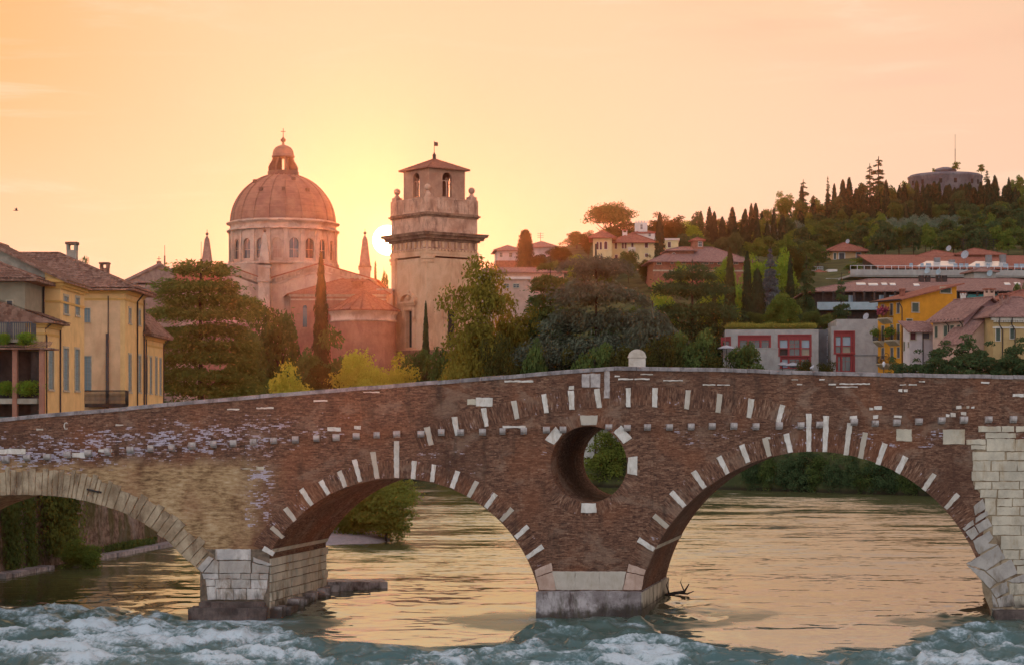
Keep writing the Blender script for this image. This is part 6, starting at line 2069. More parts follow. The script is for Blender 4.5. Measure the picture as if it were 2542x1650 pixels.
# long tiled apartment house with dark loggias
d = 322.0; rot = -3
Wd = span(2018, d, rot, 2700)
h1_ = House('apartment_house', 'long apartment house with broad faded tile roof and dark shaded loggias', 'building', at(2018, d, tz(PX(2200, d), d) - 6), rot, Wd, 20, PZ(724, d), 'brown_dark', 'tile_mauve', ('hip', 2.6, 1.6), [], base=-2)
mb = MB(); z0 = h1_.local(0, 768, d).z; z1 = h1_.local(0, 752, d).z
mb.box(.5, Wd, -1.9, -1.7, z0, z1); mb.box(.5, Wd, -1.9, 0, z0 - .2, z0)
for q in (0.15, .3, .45): pass
h1_.part('balcony', mb, 'blue_panel')
mb = MB()
for i in range(26):
    x = 1.5 + i * (Wd - 3) / 25; mb.box(x - .14, x + .14, -1.65, -1.4, z0, h1_.H - .1)
h1_.part('loggia_post', mb, 'brown_dark')
mb = MB()
for i in range(24):
    x = 2.4 + i * (Wd - 3) / 25
    if random.random() < .6:
        mb = MB(); mb.box(x, x + random.uniform(.7, 1.2), -.12, -.02, z0 + .1, z0 + 2.2); h1_.part('loggia_window', mb, 'glass_blue')
mb = MB()
for (X0, X1) in ((2392, 2448), (2458, 2495)):
    a, b = h1_.local(X0, 0, d).x, h1_.local(X1, 0, d).x
    mb.prism([(a, -2.5, h1_.H - 1.6), (b, -2.5, h1_.H - 1.6), (b, -1.2, h1_.H - .6), (a, -1.2, h1_.H - .6)], [(a, -2.5, h1_.H - 1.7), (b, -2.5, h1_.H - 1.7), (b, -1.2, h1_.H - .7), (a, -1.2, h1_.H - .7)])
h1_.part('awning', mb, 'teal')
for (x, y) in ((30, 553), (148, 562), (262, 556), (345, 560), (575, 572), (1487, 560), (1590, 556)):
    X, Y = c9(x, y)
    q = h1_.local(X, Y, d + 4)
    mb = MB(); yy = 3.6 + (570 - y) * .06; zz = h1_.H + (yy + 1.6) * 2.6 / 11.6 * 1.0 + .12
    w = .75 if x < 200 else .45
    mb.prism([(q.x - w, yy - .5, zz - .08), (q.x + w, yy - .5, zz - .08), (q.x + w, yy + .6, zz + .22), (q.x - w, yy + .6, zz + .22)], [(q.x - w, yy - .5, zz - .35), (q.x + w, yy - .5, zz - .35), (q.x + w, yy + .6, zz - .1), (q.x - w, yy + .6, zz - .1)])
    h1_.part('skylight', mb, 'skylight')
mb = MB()
for X in (2302, 2318, 2345, 2360):
    a = h1_.local(X, 0, d).x; mb.box(a - .4, a + .4, 7, 7.8, h1_.H + 1.5, h1_.H + 3.0)
h1_.part('roof_vent', mb, 'brown_dark')
dish(h1_.root, (h1_.local(2316, 0, d).x, 6.5, h1_.H + 3.7), .8, mat='blue_panel'); dish(h1_.root, (h1_.local(2344, 0, d).x, 6.5, h1_.H + 3.5), .75, mat='blue_panel')

# modern terrace building above it with glass roof lights
d = 400.0; rot = 4
Wd = span(2190, d, rot, 2760)
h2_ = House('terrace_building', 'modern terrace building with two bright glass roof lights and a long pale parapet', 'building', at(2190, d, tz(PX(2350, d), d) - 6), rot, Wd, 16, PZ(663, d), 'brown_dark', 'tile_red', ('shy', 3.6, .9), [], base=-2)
z0 = h2_.local(0, 686, d).z; z1 = h2_.local(0, 672, d).z
mb = MB(); mb.box(-7, Wd, -2.6, -2.35, z0, z1); mb.box(-7, Wd, -2.4, 8, z0 - .3, z0 + .1); h2_.part('parapet', mb, 'concrete')
mb = MB(); mb.box(-7, Wd, -2.5, -2.44, z1 + .75, z1 + .82)
for i in range(40):
    x = -7 + i * (Wd + 7) / 39; mb.box(x - .04, x + .04, -2.5, -2.44, z1, z1 + .8)
h2_.part('railing', mb, 'white_paint')
mb = MB()
for i in range(22):
    x = .3 + i * (Wd - 1) / 21; mb.box(x - .16, x + .16, -.7, -.4, z0, h2_.H - .1)
h2_.part('column', mb, 'villa_brick')
mb = MB()
for i in range(40):
    x = 1 + i * (Wd - 2) / 40
    if random.random() < .55:
        mb = MB(); mb.box(x, x + random.uniform(.6, 1.1), -.08, -.02, z0 + .3, z0 + 2.6); h2_.part('window', mb, 'glass_blue')
sl = 3.6 / 16
for (X0, X1, sk) in ((2279, 2372, 1), (2406, 2500, 1)):
    a, b = h2_.local(X0, 0, d).x, h2_.local(X1, 0, d + 8).x
    f = lambda x, y, l: (x, y, h2_.H + y * sl + l)
    mb = MB(); mb.prism([f(a, .6, .14), f(b - 1.5, .6, .14), f(b, 7.5, .14), f(a + 4, 7.5, .14)], [f(a, .6, .02), f(b - 1.5, .6, .02), f(b, 7.5, .02), f(a + 4, 7.5, .02)])
    g_ = h2_.part('roof_light', mb, 'skylight')
for (X, Y) in ((2368, 645), (2331, 640), (2462, 633), (2498, 632)):
    p = h2_.local(X, Y, d + 6); mb = MB(); mb.box(p.x - .55, p.x + .55, 6, 7.0, h2_.H + .8, p.z + .1); h2_.part('roof_vent', mb, 'concrete_dark')
dish(h2_.root, (h2_.local(2401, 0, d + 5).x, 5, h2_.local(0, 632, d + 5).z), 1.25)
d2 = 416.0
for (X0, X1, Ye, ri, lb) in ((2277, 2395, 637, 1.0, 'hip-roofed penthouse behind the left glass roof light'), (2376, 2490, 632, .9, 'low tiled penthouse behind the right glass roof light with antennas')):
    hh = House('penthouse', lb, 'building', at(X0, d2, h2_.loc.z + 2), 2, span(X0, d2, 2, X1), 9, PZ(Ye, d2), 'villa_brick', 'tile_red', ('hip', 1.6, .6), [], base=-6)
    mb = MB()
    if X0 > 2300:
        for X in (2404, 2462, 2480):
            a = hh.local(X, 0, d2).x; mb.tube([(a, 4, hh.H), (a, 4, hh.H + 3.6)], .06, 4)
            for k in range(4): mb.tube([(a - .8 + k * .1, 4, hh.H + 3.4 - k * .4), (a + .8 - k * .1, 4, hh.H + 3.4 - k * .4)], .04, 4)
        hh.part('antenna', mb, 'iron')
    else:
        dish(hh.root, (hh.local(2366, 0, d2).x, 3, hh.H + 1.9), .9)
d = 388
k1 = House('roof_hut', 'small pale hut with pitched roof on the terrace above the faded tile roof', 'building', at(2418, d, PZ(700, d)), 6, span(2418, d, 6, 2472), 6, PZ(674, d), 'concrete', 'tile_mauve', ('hip', .9, .6), [], base=-6)
dish(k1.root, (k1.local(2454, 0, d).x, -1.2, k1.local(0, 680, d).z), .9, mat='blue_panel')

# cream hillside house
d = 480.0; rot = 8
Wd = span(2067, d, rot, 2147); Dd = span(2067, d, rot + 90, 2041)
h3_ = House('hillside_house', 'small apricot house with red hipped roof and pale shuttered windows on the slope', 'house', at(2067, d, tz(PX(2090, d), d) - 2), rot, Wd, max(7, Dd), PZ(c5(0, 757)[1], d), 'apricot_wall', 'tile_red', ('hip', 2.4, 1.3),
            [W5('front', 855, 770, 888, 828, 'shutter_grey'), W5('front', 962, 768, 988, 808, 'shutter_grey'), W5('front', 822, 770, 836, 808, 'shutter_green'), W5('left', 765, 775, 780, 815, 'shutter_green')], base=-6, trim='white_paint', depth=.15)
dish(h3_.root, (h3_.local(*c5(938, 688), d).x, 3, h3_.local(0, c5(0, 690)[1], d).z), .8)
# red roofs below it
d = 440.0
h4_ = House('red_roofed_house', 'red roofed house with white roof terrace below the apricot house', 'house', at(2000, d, tz(PX(2040, d), d) - 4), 3, span(2000, d, 3, 2082), 9, PZ(693, d), 'white_wall', 'tile_red', ('hip', 2.3, .8), [], base=-4)
mb = MB(); a, b = h4_.local(1995, 0, d).x, h4_.local(2055, 0, d).x; zt = h4_.local(0, 668, d).z
mb.box(a, b, 5, 9.5, h4_.H, zt); h4_.part('terrace', mb, 'white_wall')
mb = MB(); mb.box(a, b, 4.9, 5.0, zt + .8, zt + .9); mb.box(a, b, 4.9, 5, zt + .4, zt + .46)
for i in range(14): mb.box(a + (b - a) * i / 13 - .05, a + (b - a) * i / 13 + .05, 4.9, 5, zt, zt + .9)
h4_.part('railing', mb, 'blue_panel')
mb = MB(); a, b = h4_.local(2064, 0, d).x, h4_.local(2087, 0, d).x; mb.box(a, b, 3, 6, h4_.H, h4_.local(0, 666, d).z); h4_.part('chimney', mb, 'white_wall')
dish(h4_.root, (h4_.local(2006, 0, d).x, 4, h4_.local(0, 649, d).z), 1.1)
d = 425.0
h5_ = House('low_roofs', 'low salmon roofed house under a pale blue awning beside the cedar', 'house', at(1990, d, tz(PX(2030, d), d) - 5), -6, span(1990, d, -6, 2062), 8, PZ(716, d), 'white_wall', 'tile_mauve', ('hip', 1.8, .6), [], base=-4)
mb = MB(); p = [h5_.local(*q, d - 3) for q in ((2036, 708), (2064, 708), (2108, 704), (2090, 688), (2053, 688))]
mb.prism([Vector((q.x, -3 if i < 3 else 2, q.z)) for i, q in enumerate(p)], [Vector((q.x, -3 if i < 3 else 2, q.z - .2)) for i, q in enumerate(p)])
h5_.part('awning', mb, 'blue_panel')
for X in (2040, 2056, 2068): dish(h5_.root, (h5_.local(X, 0, d - 4).x, -3.4, h5_.local(0, 710, d - 4).z), .8)
h6_ = House('red_roofed_house', 'small red hip roof among trees right of the white roof terrace', 'house', at(2098, 436, tz(PX(2105, 436), 436) - 3), 0, span(2098, 436, 0, 2128), 7, PZ(692, 436), 'white_wall', 'tile_red', ('hip', 1.6, .6), [], base=-4)

# cream villa with pavilion and crenellated turret
d = 450.0
zf = tz(PX(1560, d), d) - 3
v1_ = House('cream_villa', 'cream hillside villa with arched pavilion, tiled hip roofs and a white crenellated turret', 'villa', at(1514, d + 2, zf), -3, span(1514, d + 2, -3, 1626), 11, PZ(601, d), 'cream_wall', 'tile_red', ('hip', 2.6, .9),
            [W4('front', *q, 'shutter_red') for q in ((1148, 488, 1164, 530), (1200, 485, 1214, 528), (1220, 485, 1234, 528), (1270, 478, 1285, 545), (1370, 478, 1392, 522), (1372, 565, 1392, 590), (1150, 575, 1168, 612), (1210, 575, 1228, 612))], base=-6, trim='trim_light')
R_ = v1_.root
def sub(parent_house, name, X0, X1, dd, D_, Ye, wm, rm, roof, wins, **kw):
    """another block of the same villa, its meshes handed to the villa"""
    h = House('', '', '', at(X0, dd, zf), kw.pop('rot', -3), span(X0, dd, kw.get('r2', -3), X1), D_, PZ(Ye, dd), wm, rm, roof, wins, base=-6, root=bpy.data.objects.new('tmp', None), trim='trim_light', wallname=name, roofname=name + '_roof')
    COL.objects.link(h.root); h.root.location = at(X0, dd, zf); h.root.rotation_euler = (0, 0, h.rot)
    bpy.context.view_layer.update()
    for k in [o for o in bpy.data.objects if o.parent == h.root]:
        w = h.root.matrix_world.copy(); k.parent = parent_house.root
        k.matrix_parent_inverse = parent_house.root.matrix_world.inverted() @ w
    bpy.data.objects.remove(h.root)
    h.root = None
    return h
bpy.context.view_layer.update()
sub(v1_, 'pavilion', 1472, 1519, d - 3, 9, 591, 'cream_wall', 'tile_red', ('hip', 1.9, 1.0), [W4('front', *q, 'shutter_red', True) for q in ((1013, 480, 1028, 535), (1037, 480, 1052, 535), (1070, 476, 1092, 532))] + [W4('front', 1016, 580, 1030, 612, 'shutter_red'), W4('front', 1042, 580, 1056, 612, 'shutter_red')])
sub(v1_, 'turret', 1576, 1607, d + 14, 4, 553, 'white_wall', None, ('flat', .3, 0), [W4('front', 1338, 350, 1352, 385, 'glass')])
sub(v1_, 'attic_block', 1572, 1626, d + 13, 5, 579, 'white_wall', 'tile_red', ('hip', .8, .4), [W4('front', 1398, 415, 1412, 438, 'glass')])
sub(v1_, 'side_wing', 1626, 1684, d + 4, 9, 597, 'cream_wall', 'white_wall', ('flat', .4, .3), [W4('front', 1540, 480, 1560, 520, 'shutter_red')])
mb = MB(); R0_ = v1_.root
for i in range(5):
    X = 1577 + i * 7; p = v1_.local(X, 553, d + 14); mb.box(p.x, p.x + .34, p.y - .2, p.y + .3, p.z, p.z + .45)
v1_.part('crenellation', mb, 'white_wall')
mb = MB(); p = v1_.local(*c4(1245, 545), d); q = v1_.local(*c4(1300, 545), d); mb.box(p.x, q.x, -1.1, 0, p.z - .2, p.z); mb.box(p.x, q.x, -1.1, -1.0, p.z, p.z + .9); v1_.part('balcony', mb, 'trim_light')
a = v1_.local(*c4(1222, 420), d + 5); chimney(v1_.root, a.x, 4, a.z - .6, 1.1, 1.6, 'white_wall', 'tile_red')

# brick villa with look-out tower
d = 420.0; zf = tz(PX(1720, d), d) - 5
v2_ = House('brick_villa', 'brown brick villa with spreading tiled roof and a small square look-out tower', 'villa', at(1622, d, zf), 3, span(1622, d, 3, 1856), 13, PZ(650, d), 'villa_brick', 'tile_mauve', ('hip', 3.6, 1.2),
            [W4('front', *q, 'glass') for q in ((1460, 625, 1490, 645), (1560, 620, 1580, 640), (1645, 620, 1670, 640), (1785, 615, 1805, 640), (1850, 615, 1872, 640))] + [W5('front', 20, 822, 45, 838, 'glass'), W5('front', 105, 822, 130, 838, 'glass'), W5('front', 205, 822, 228, 838, 'glass')], base=-6)
bpy.context.view_layer.update()
sub(v2_, 'upper_storey', 1660, 1722, d + 3, 8, 622, 'villa_brick', 'tile_mauve', ('hip', .9, .7), [W4('front', 1570, 560, 1594, 600, 'glass', True)], rot=3, r2=3)
sub(v2_, 'lookout_tower', 1719, 1746, d + 6, 2.6, 597, 'villa_brick', 'tile_red', ('hip', .7, .45), [W4('front', 1765, 478, 1790, 512, 'glass')], rot=3, r2=3)
mb = MB(); p = v2_.local(0, 672, d); mb.box(-.1, v2_.W + .1, -.08, 0, p.z - .15, p.z + .15); v2_.part('string_course', mb, 'trim')
mb = MB(); w_ = v2_.W; mb.box(-.06, w_ + .06, -.05, 0, p.z + .2, v2_.H - .3)
p = v2_.local(*c5(88, 779), d + 5); mb = MB(); mb.box(p.x - 1, p.x + 1, 4, 5.4, v2_.H + 1.2, v2_.H + 1.9); v2_.part('skylight', mb, 'skylight')

# pale houses on the shoulder of the hill
d = 500.0; zf = tz(PX(1300, d), d) - 4
w1_ = House('pale_house', 'pale lilac hillside house with low tiled roof left of the round dark tree', 'house', at(1234, d, zf), 4, span(1234, d, 4, 1290), 10, PZ(622, d), 'lilac_wall', 'tile_mauve', ('hip', 1.5, .9), [W4('front', 300, 560, 318, 590, 'glass'), W4('front', 370, 560, 388, 590, 'glass')], base=-6)
w2_ = House('pale_house', 'pale hillside house with two white arches right of the round dark tree', 'house', at(1308, d, zf), -4, span(1308, d, -4, 1377), 10, PZ(614, d), 'lilac_wall', 'tile_mauve', ('hip', 1.7, .9), [W4('front', 562, 572, 592, 604, 'glass', True), W4('front', 606, 570, 640, 604, 'glass', True)], base=-6, trim='white_paint')
mb = MB(); p = w2_.local(*c4(600, 470), d + 5); mb.tube([(p.x, 5, w2_.H), (p.x, 5, p.z + 2)], .06, 4)
for k in range(3): mb.tube([(p.x - .8, 5, p.z + 1.8 - k * .5), (p.x + .8, 5, p.z + 1.8 - k * .5)], .04, 4)
w2_.part('antenna', mb, 'iron')
mb = MB(); a, b = w1_.local(1230, 0, d - 6).x, w1_.local(1392, 0, d - 6).x; zt = w1_.local(0, 648, d - 6).z
mb.box(a, b, -7, -6, zt - 8, zt); w1_.part('terrace_wall', mb, 'villa_brick')
d = 430.0
w3_ = House('long_house', 'long low beige house with tiled roof at the foot of the pale hillside houses', 'house', at(1176, d, tz(PX(1300, d), d) - 3), 2, span(1176, d, 2, 1400), 9, PZ(676, d), 'salmon_wall', 'tile_mauve', ('hip', 1.3, .7), [], base=-6)
d = 395.0
w4_ = House('flat_roofed_house', 'flat roofed beige house half hidden behind the golden tree', 'house', at(1190, d, tz(PX(1230, d), d) - 3), 0, span(1190, d, 0, 1312), 9, PZ(694, d), 'salmon_wall', 'white_wall', ('flat', .5, .4), [W4('front', 330, 790, 365, 815, 'glass'), W4('front', 400, 790, 440, 815, 'glass')], base=-6)

# round fort on the hilltop
d = 700.0; xf = PX(2346, d); zf = PZ(478, d)
fort = thing('round_fort', 'round stone fort with shallow dome on the wooded hilltop', 'fort', (xf, d, zf))
k = d / F
mb = MB(); r = 90 * k
mb.lathe([(r * 1.02, -14), (r, PZ(446, d) - zf), (r * 1.02, PZ(444, d) - zf), (r * 1.02, PZ(440, d) - zf), (r * .97, PZ(439, d) - zf), (r * .96, PZ(436.5, d) - zf), (r * .3, PZ(436, d) - zf)], 56); mb.build('drum_wall', M['fort'], fort)
mb = MB(); mb.lathe([(27 * k, PZ(438, d) - zf), (27 * k, PZ(425, d) - zf), (29 * k, PZ(424.5, d) - zf), (28 * k, PZ(423, d) - zf), (22 * k, PZ(419.5, d) - zf), (10 * k, PZ(416.2, d) - zf), (0.01, PZ(415.2, d) - zf)], 28); mb.build('dome', M['fort'], fort)
mb = MB()
for i in (2, 5, 9, 12, 16, 18, 21):
    t = math.pi + math.pi * (i + .5) / 24
    Mx = Matrix.Rotation(t, 4, 'Z'); mb.box(r - .2, r + .12, -.5, .5, PZ(464, d) - zf, PZ(453, d) - zf, Mx)
mb.build('gun_port', M['dark'], fort)
mb = MB(); p = (PX(2371, d) - xf, 0)
mb.tube([(*p, PZ(425, d) - zf), (*p, PZ(370, d) - zf)], .13, 5); mb.tube([(*p, PZ(370, d) - zf), (*p, PZ(334, d) - zf)], .07, 5); mb.build('flagpole', M['iron'], fort)

# ------------------------------------------------------------------ vegetation
def quads(C, Nn, T, la, lb):
    """leaf-shaped quads at C with normals Nn, long axis T"""
    T = T - Nn * np.sum(T * Nn, 1, keepdims=True); T /= np.linalg.norm(T, axis=1, keepdims=True) + 1e-9
    Bv = np.cross(Nn, T)
    la = np.asarray(la)[:, None] if np.ndim(la) else la; lb = np.asarray(lb)[:, None] if np.ndim(lb) else lb
    return np.stack([C - T * la, C + Bv * lb - T * la * .1, C + T * la, C - Bv * lb - T * la * .1], 1)


def unit(v): return v / (np.linalg.norm(v, axis=1, keepdims=True) + 1e-9)


def crown_mesh(name, Qv, mat):
    V = np.concatenate(Qv).reshape(-1, 3)
    return fast_mesh(name, V, np.arange(len(V)).reshape(-1, 4), M[mat])


def trunk_mesh(h, r, limbs, seed=0, bend=.04):
    R = random.Random(seed); mb = MB()
    pts = [(R.uniform(-1, 1) * bend * h * k / 5 * .4, R.uniform(-1, 1) * bend * h * k / 5 * .4, h * k / 5 - (.6 if k == 0 else 0)) for k in range(6)]
    mb.tube(pts, [r * (1 - .15 * k) for k in range(6)], 7)
    for (z, az, L, up, rr) in limbs:
        i = min(4, int(z / h * 5)); p = Vector(pts[i]).lerp(Vector(pts[i + 1]), z / h * 5 - i)
        d = Vector((math.cos(az), math.sin(az), 0)); q = [p]
        for k in range(1, 5):
            q.append(q[-1] + (d * (1 - .1 * k) + Vector((R.uniform(-.2, .2), R.uniform(-.2, .2), up + .06 * k))).normalized() * L / 4)
        mb.tube(q, [rr, rr * .8, rr * .6, rr * .4, rr * .18], 5)
    me = bpy.data.meshes.new('trunk'); me.from_pydata(mb.v, [], mb.f); me.materials.append(M['bark']); me.update()
    return me


def broad(seed, mat, w=8.0, h=10.0, z0=2.2, nb=46, n=6500, ls=.20, blob=.17, flat=1.0, wisp=.0, droop=.0):
    g = np.random.default_rng(seed); Qv = []
    zc, hz = (z0 + h) / 2, (h - z0) / 2
    dirs = unit(g.normal(size=(nb, 3))); rad = g.uniform(.25, .92, nb) ** .6
    lob = 1 + .22 * np.sin(np.arctan2(dirs[:, 1], dirs[:, 0]) * 3 + seed) + .15 * g.normal(size=nb)
    C0 = dirs * (rad * lob)[:, None] * np.array([w / 2 * .80, w / 2 * .80, hz * .84 * flat]) + np.array([0, 0, zc])
    C0[:, 2] += hz * .10 * (1 - (np.hypot(C0[:, 0], C0[:, 1]) / (w / 2)) ** 2)
    br = w * blob * g.uniform(.65, 1.3, nb)
    wts = br ** 2 / np.sum(br ** 2)
    for c, r, k in zip(C0, br, wts):
        m = max(8, int(n * k))
        d = unit(g.normal(size=(m, 3))); d[:, 2] = np.where(d[:, 2] < -.35, -d[:, 2], d[:, 2])
        rr = r * (1 - .55 * g.random(m) ** 2.2) * (1 + wisp * g.random(m))
        C = c + d * rr[:, None] * np.array([1.12, 1.12, .82])
        if droop: C[:, 2] -= droop * g.random(m) * r
        Nn = unit(d * .9 + g.normal(size=(m, 3)) * .75 + np.array([0, 0, .25]))
        Qv.append(quads(C, Nn, g.normal(size=(m, 3)) + np.array([0, 0, -droop * 2]), ls * g.uniform(.6, 1.35, m), ls * .55 * g.uniform(.6, 1.3, m)))
    R = random.Random(seed)
    limbs = [(h * R.uniform(.22, .6), R.uniform(0, 6.28), w * R.uniform(.28, .46), R.uniform(.35, .95), w * .012 + .03) for _ in range(9)]
    return crown_mesh('crown', Qv, mat), trunk_mesh(h * .82, max(.08, w * .028), limbs, seed)


def cypress(seed, mat='lf_cypress', h=12.0, r=1.15, n=3600, ls=.26, loose=.08, fat=.5):
    g = np.random.default_rng(seed)
    t = g.random(n) ** .85
    prof = r * np.minimum(1, (t * 7 + .45)) * (1 - t) ** fat
    a = g.uniform(0, 2 * math.pi, n)
    lump = 1 + .16 * np.sin(a * 4 + t * 23 + seed) + .12 * np.sin(a * 7 - t * 41) + .10 * np.sin(t * 60 + a * 2)
    rr = prof * lump * (1 - .35 * g.random(n) ** 2) * (1 + loose * g.normal(size=n)) + .03
    C = np.stack([rr * np.cos(a), rr * np.sin(a), .25 + t * (h - .25)], 1)
    out = np.stack([np.cos(a), np.sin(a), np.full(n, .25)], 1)
    Nn = unit(out + g.normal(size=(n, 3)) * .5)
    T = np.array([0, 0, 1.0]) + out * .25 + g.normal(size=(n, 3)) * .25
    return crown_mesh('crown', [quads(C, Nn, T, ls * g.uniform(.8, 1.7, n), ls * .42 * g.uniform(.7, 1.3, n))], mat), trunk_mesh(h * .9, .16, [], seed, .0)


def conifer(seed, mat, h=18.0, w=13.0, tiers=11, nbr=7, n=16000, prof=None, droop=.25, rise=.12, ls=.20, plate=.16, z0=.12, leaf=.34, lean=0.0, jit=.5):
    """layered conifer: whorls of flat, drooping branch plates on a bare trunk"""
    g = np.random.default_rng(seed); Qv = []; limbs = []
    prof = prof or (lambda t: (1 - t) ** .6)
    brs = []
    for i in range(tiers):
        t = z0 + (1 - z0) * (i + .35 * g.random()) / tiers
        L = w / 2 * prof(t)
        k = max(3, int(nbr * (.55 + .5 * prof(t))))
        a0 = g.uniform(0, 6.28)
        for j in range(k):
            brs.append((t * h + g.uniform(-.5, .5) * jit * h / tiers, a0 + 2 * math.pi * j / k + g.uniform(-.35, .35), L * g.uniform(.62, 1.1)))
    tot = sum(b[2] ** 1.5 for b in brs) + 1e-6
    for (z, az, L) in brs:
        m = max(20, int(n * L ** 1.5 / tot))
        s = g.random(m) ** .62
        lat = g.normal(size=m) * L * plate * 1.35 * (.40 + 1.0 * np.sin(np.pi * np.clip(s, 0, 1) ** .8))
        zz = z + L * (rise * 2.2 * s - (rise * 1.2 + droop) * s ** 2.4) - np.abs(lat) * droop * .6 + g.normal(size=m) * L * .030 - g.random(m) ** 2 * (L * .06 + .2)
        clump = np.sin(lat / (L * .06 + .05) + z) * np.sin(s * 17 + az * 5)
        zz += clump * L * .022
        rad = L * s * (1 + .06 * g.normal(size=m))
        d = np.array([math.cos(az), math.sin(az)]); pz = np.array([-d[1], d[0]])
        C = np.stack([d[0] * rad + pz[0] * lat + lean * z / h, d[1] * rad + pz[1] * lat, zz], 1)
        T = np.stack([np.full(m, d[0]), np.full(m, d[1]), -droop * 1.6 * s], 1) + np.stack([pz[0] * np.sign(lat) * .7, pz[1] * np.sign(lat) * .7, -np.full(m, droop * .5)], 1) + g.normal(size=(m, 3)) * .25
        Nn = unit(np.array([0, 0, 1.0]) + g.normal(size=(m, 3)) * .55)
        Qv.append(quads(C, Nn, T, ls * g.uniform(.7, 1.5, m), ls * leaf * g.uniform(.7, 1.3, m)))
        limbs.append((min(z, h * .97), az, L * .5, rise * .8, .02 + L * .010))
    return crown_mesh('crown', Qv, mat), trunk_mesh(h, .02 * h + .05, limbs if len(limbs) < 90 else limbs[::2], seed, .01)


PROTO = {}
def proto(key, fn):
    if key not in PROTO: PROTO[key] = fn()
    return PROTO[key]


def mesh_dims(me):
    co = np.empty(len(me.vertices) * 3, np.float32); me.vertices.foreach_get('co', co); co = co.reshape(-1, 3)
    r = np.hypot(co[:, 0], co[:, 1]); return float(np.quantile(r, .985)) * 2, float(np.quantile(co[:, 2], .9985)), float(co[:, 2].min())


DIM = {}
TREES = 0
def plant(name, label, pm, X, Ytop, d, wpx, cat='tree', group=None, base=None, trunk=True, rz=None, Ybase=None):
    """set one plant so that it reaches row Ytop and spans wpx columns at distance d"""
    global TREES
    crown, tr = pm
    if crown.name not in DIM: DIM[crown.name] = mesh_dims(crown)
    w, h, zmin = DIM[crown.name]
    x = PX(X, d); zb = base if base is not None else (PZ(Ybase, d) if Ybase is not None else tz(x, d) - .3)
    H = max(.8, PZ(Ytop, d) - zb); sxy = wpx / F * d / w
    o = thing(name, label, cat, (x, d, zb), rz if rz is not None else random.uniform(0, 6.28), group)
    c = link('crown' if trunk else 'foliage', crown, o)
    o.scale = (sxy, sxy, H / h)
    if trunk: link('trunk', tr, o)
    TREES += 1
    return o


# --- near and middle-distance trees, one by one
ced = lambda s, mat, **k: conifer(s, mat, **k)
cedar_prof = lambda t: (.55 + .45 * math.sin(min(1, t * 1.5) * math.pi)) * (1 if t < .8 else max(.25, 1 - (t - .8) * 3.2))
umb_prof = lambda t: 1.0 * (1 - t) ** .55 + .10
plant('cedar_tree', 'large dark cedar with flat spreading layers beside the yellow houses', ced(1, 'lf_cedar', h=21, w=14, tiers=13, nbr=10, n=46000, prof=lambda t: [.75, .85, .85, .9, 1.0, .92, .85, 1.0, .95, 1.0, .92, .80, .62][min(12, int(t * 13))], droop=.14, rise=.14, plate=.22, ls=.24, leaf=.42, z0=.06), 498, 655, 215, 318, rz=.4)
plant('cedar_tree', 'lower cedar with drooping feathery sprays in front of the large dark cedar', ced(2, 'lf_cedar', h=11, w=12, tiers=10, nbr=9, n=22000, prof=umb_prof, droop=.32, rise=.2, ls=.24, leaf=.42), 600, 868, 226, 215, rz=1.0)
plant('pine_tree', 'dark treetop showing behind the chimney of the yellow corner house', proto('bro1', lambda: broad(3, 'lf_dark', n=5000)), 208, 641, 240, 62)
plant('cypress_tree', 'tall slender cypress standing before the church chancel', cypress(4, 'lf_cypress_warm', h=16, r=1.9, n=9000, ls=.2, fat=.62), 797, 628, 319, 58)
plant('cypress_tree', 'shorter pointed cypress in front of the bell tower', cypress(5, 'lf_cypress_warm', h=10, r=1.3, n=5000, ls=.17, fat=.75), 1057, 748, 322, 36)
mag = lambda s: proto('mag%d' % s, lambda: broad(40 + s, 'lf_dark', w=8, h=8, z0=.3, nb=44, n=7000, ls=.21, blob=.16))
mid = lambda s: proto('mid%d' % s, lambda: broad(50 + s, 'lf_park', w=8, h=9, z0=.8, nb=60, n=8000, ls=.2, blob=.13, wisp=.4))
yel = lambda s: proto('yel%d' % s, lambda: broad(60 + s, 'lf_yellow', w=7, h=8, z0=.2, nb=60, n=8000, ls=.18, blob=.12, wisp=.7))
bri = lambda s: proto('bri%d' % s, lambda: broad(70 + s, 'lf_bright', w=8, h=9, z0=.8, nb=44, n=5500, ls=.24, blob=.16, wisp=.3))
for (lb, pm, X, Y, d, w) in [
    ('dark rounded evergreen at the left of the tall cypress below the domed church', mag(1), 690, 755, 326, 150),
    ('dark evergreen shrub mass under the aisle roof of the church', mag(2), 615, 815, 322, 110),
    ('magnolia with upright tufts standing before the round brick apse', broad(45, 'lf_dark', w=8, h=9, z0=.5, nb=26, n=5200, ls=.25, blob=.13, wisp=.5), 850, 815, 316, 135),
    ('dark shrub filling the gap between tall cypress and magnolia', mag(3), 762, 868, 312, 120),
    ('dark bush between the yellow-green willow and the small cypress', mag(1), 1020, 868, 312, 95),
    ('dark evergreen at the foot of the bell tower right of its cypress', mag(2), 1112, 862, 300, 130)]:
    plant('evergreen_tree', lb, pm, X, Y, d, w)
for (lb, pm, X, Y, d, w) in [
    ('yellow-green willow bush at the left end of the bright row', yel(1), 722, 902, 300, 150),
    ('tall pale yellow-green willow before the brick apse', yel(2), 885, 868, 306, 165),
    ('brightest lemon-green bush in front of the pale willows', broad(66, 'lf_yellow', w=7, h=6, z0=.1, nb=60, n=8000, ls=.17, blob=.12, wisp=.6), 932, 906, 297, 150),
    ('pale willow right of the lemon-green bush above the parapet', yel(3), 990, 876, 304, 115),
    ('dull green willow between the cedar and the bright row', mid(1), 655, 915, 298, 110),
    ('olive green shrub behind the middle of the bright willow row', mid(2), 800, 905, 308, 120)]:
    plant('willow_tree', lb, pm, X, Y, d, w)
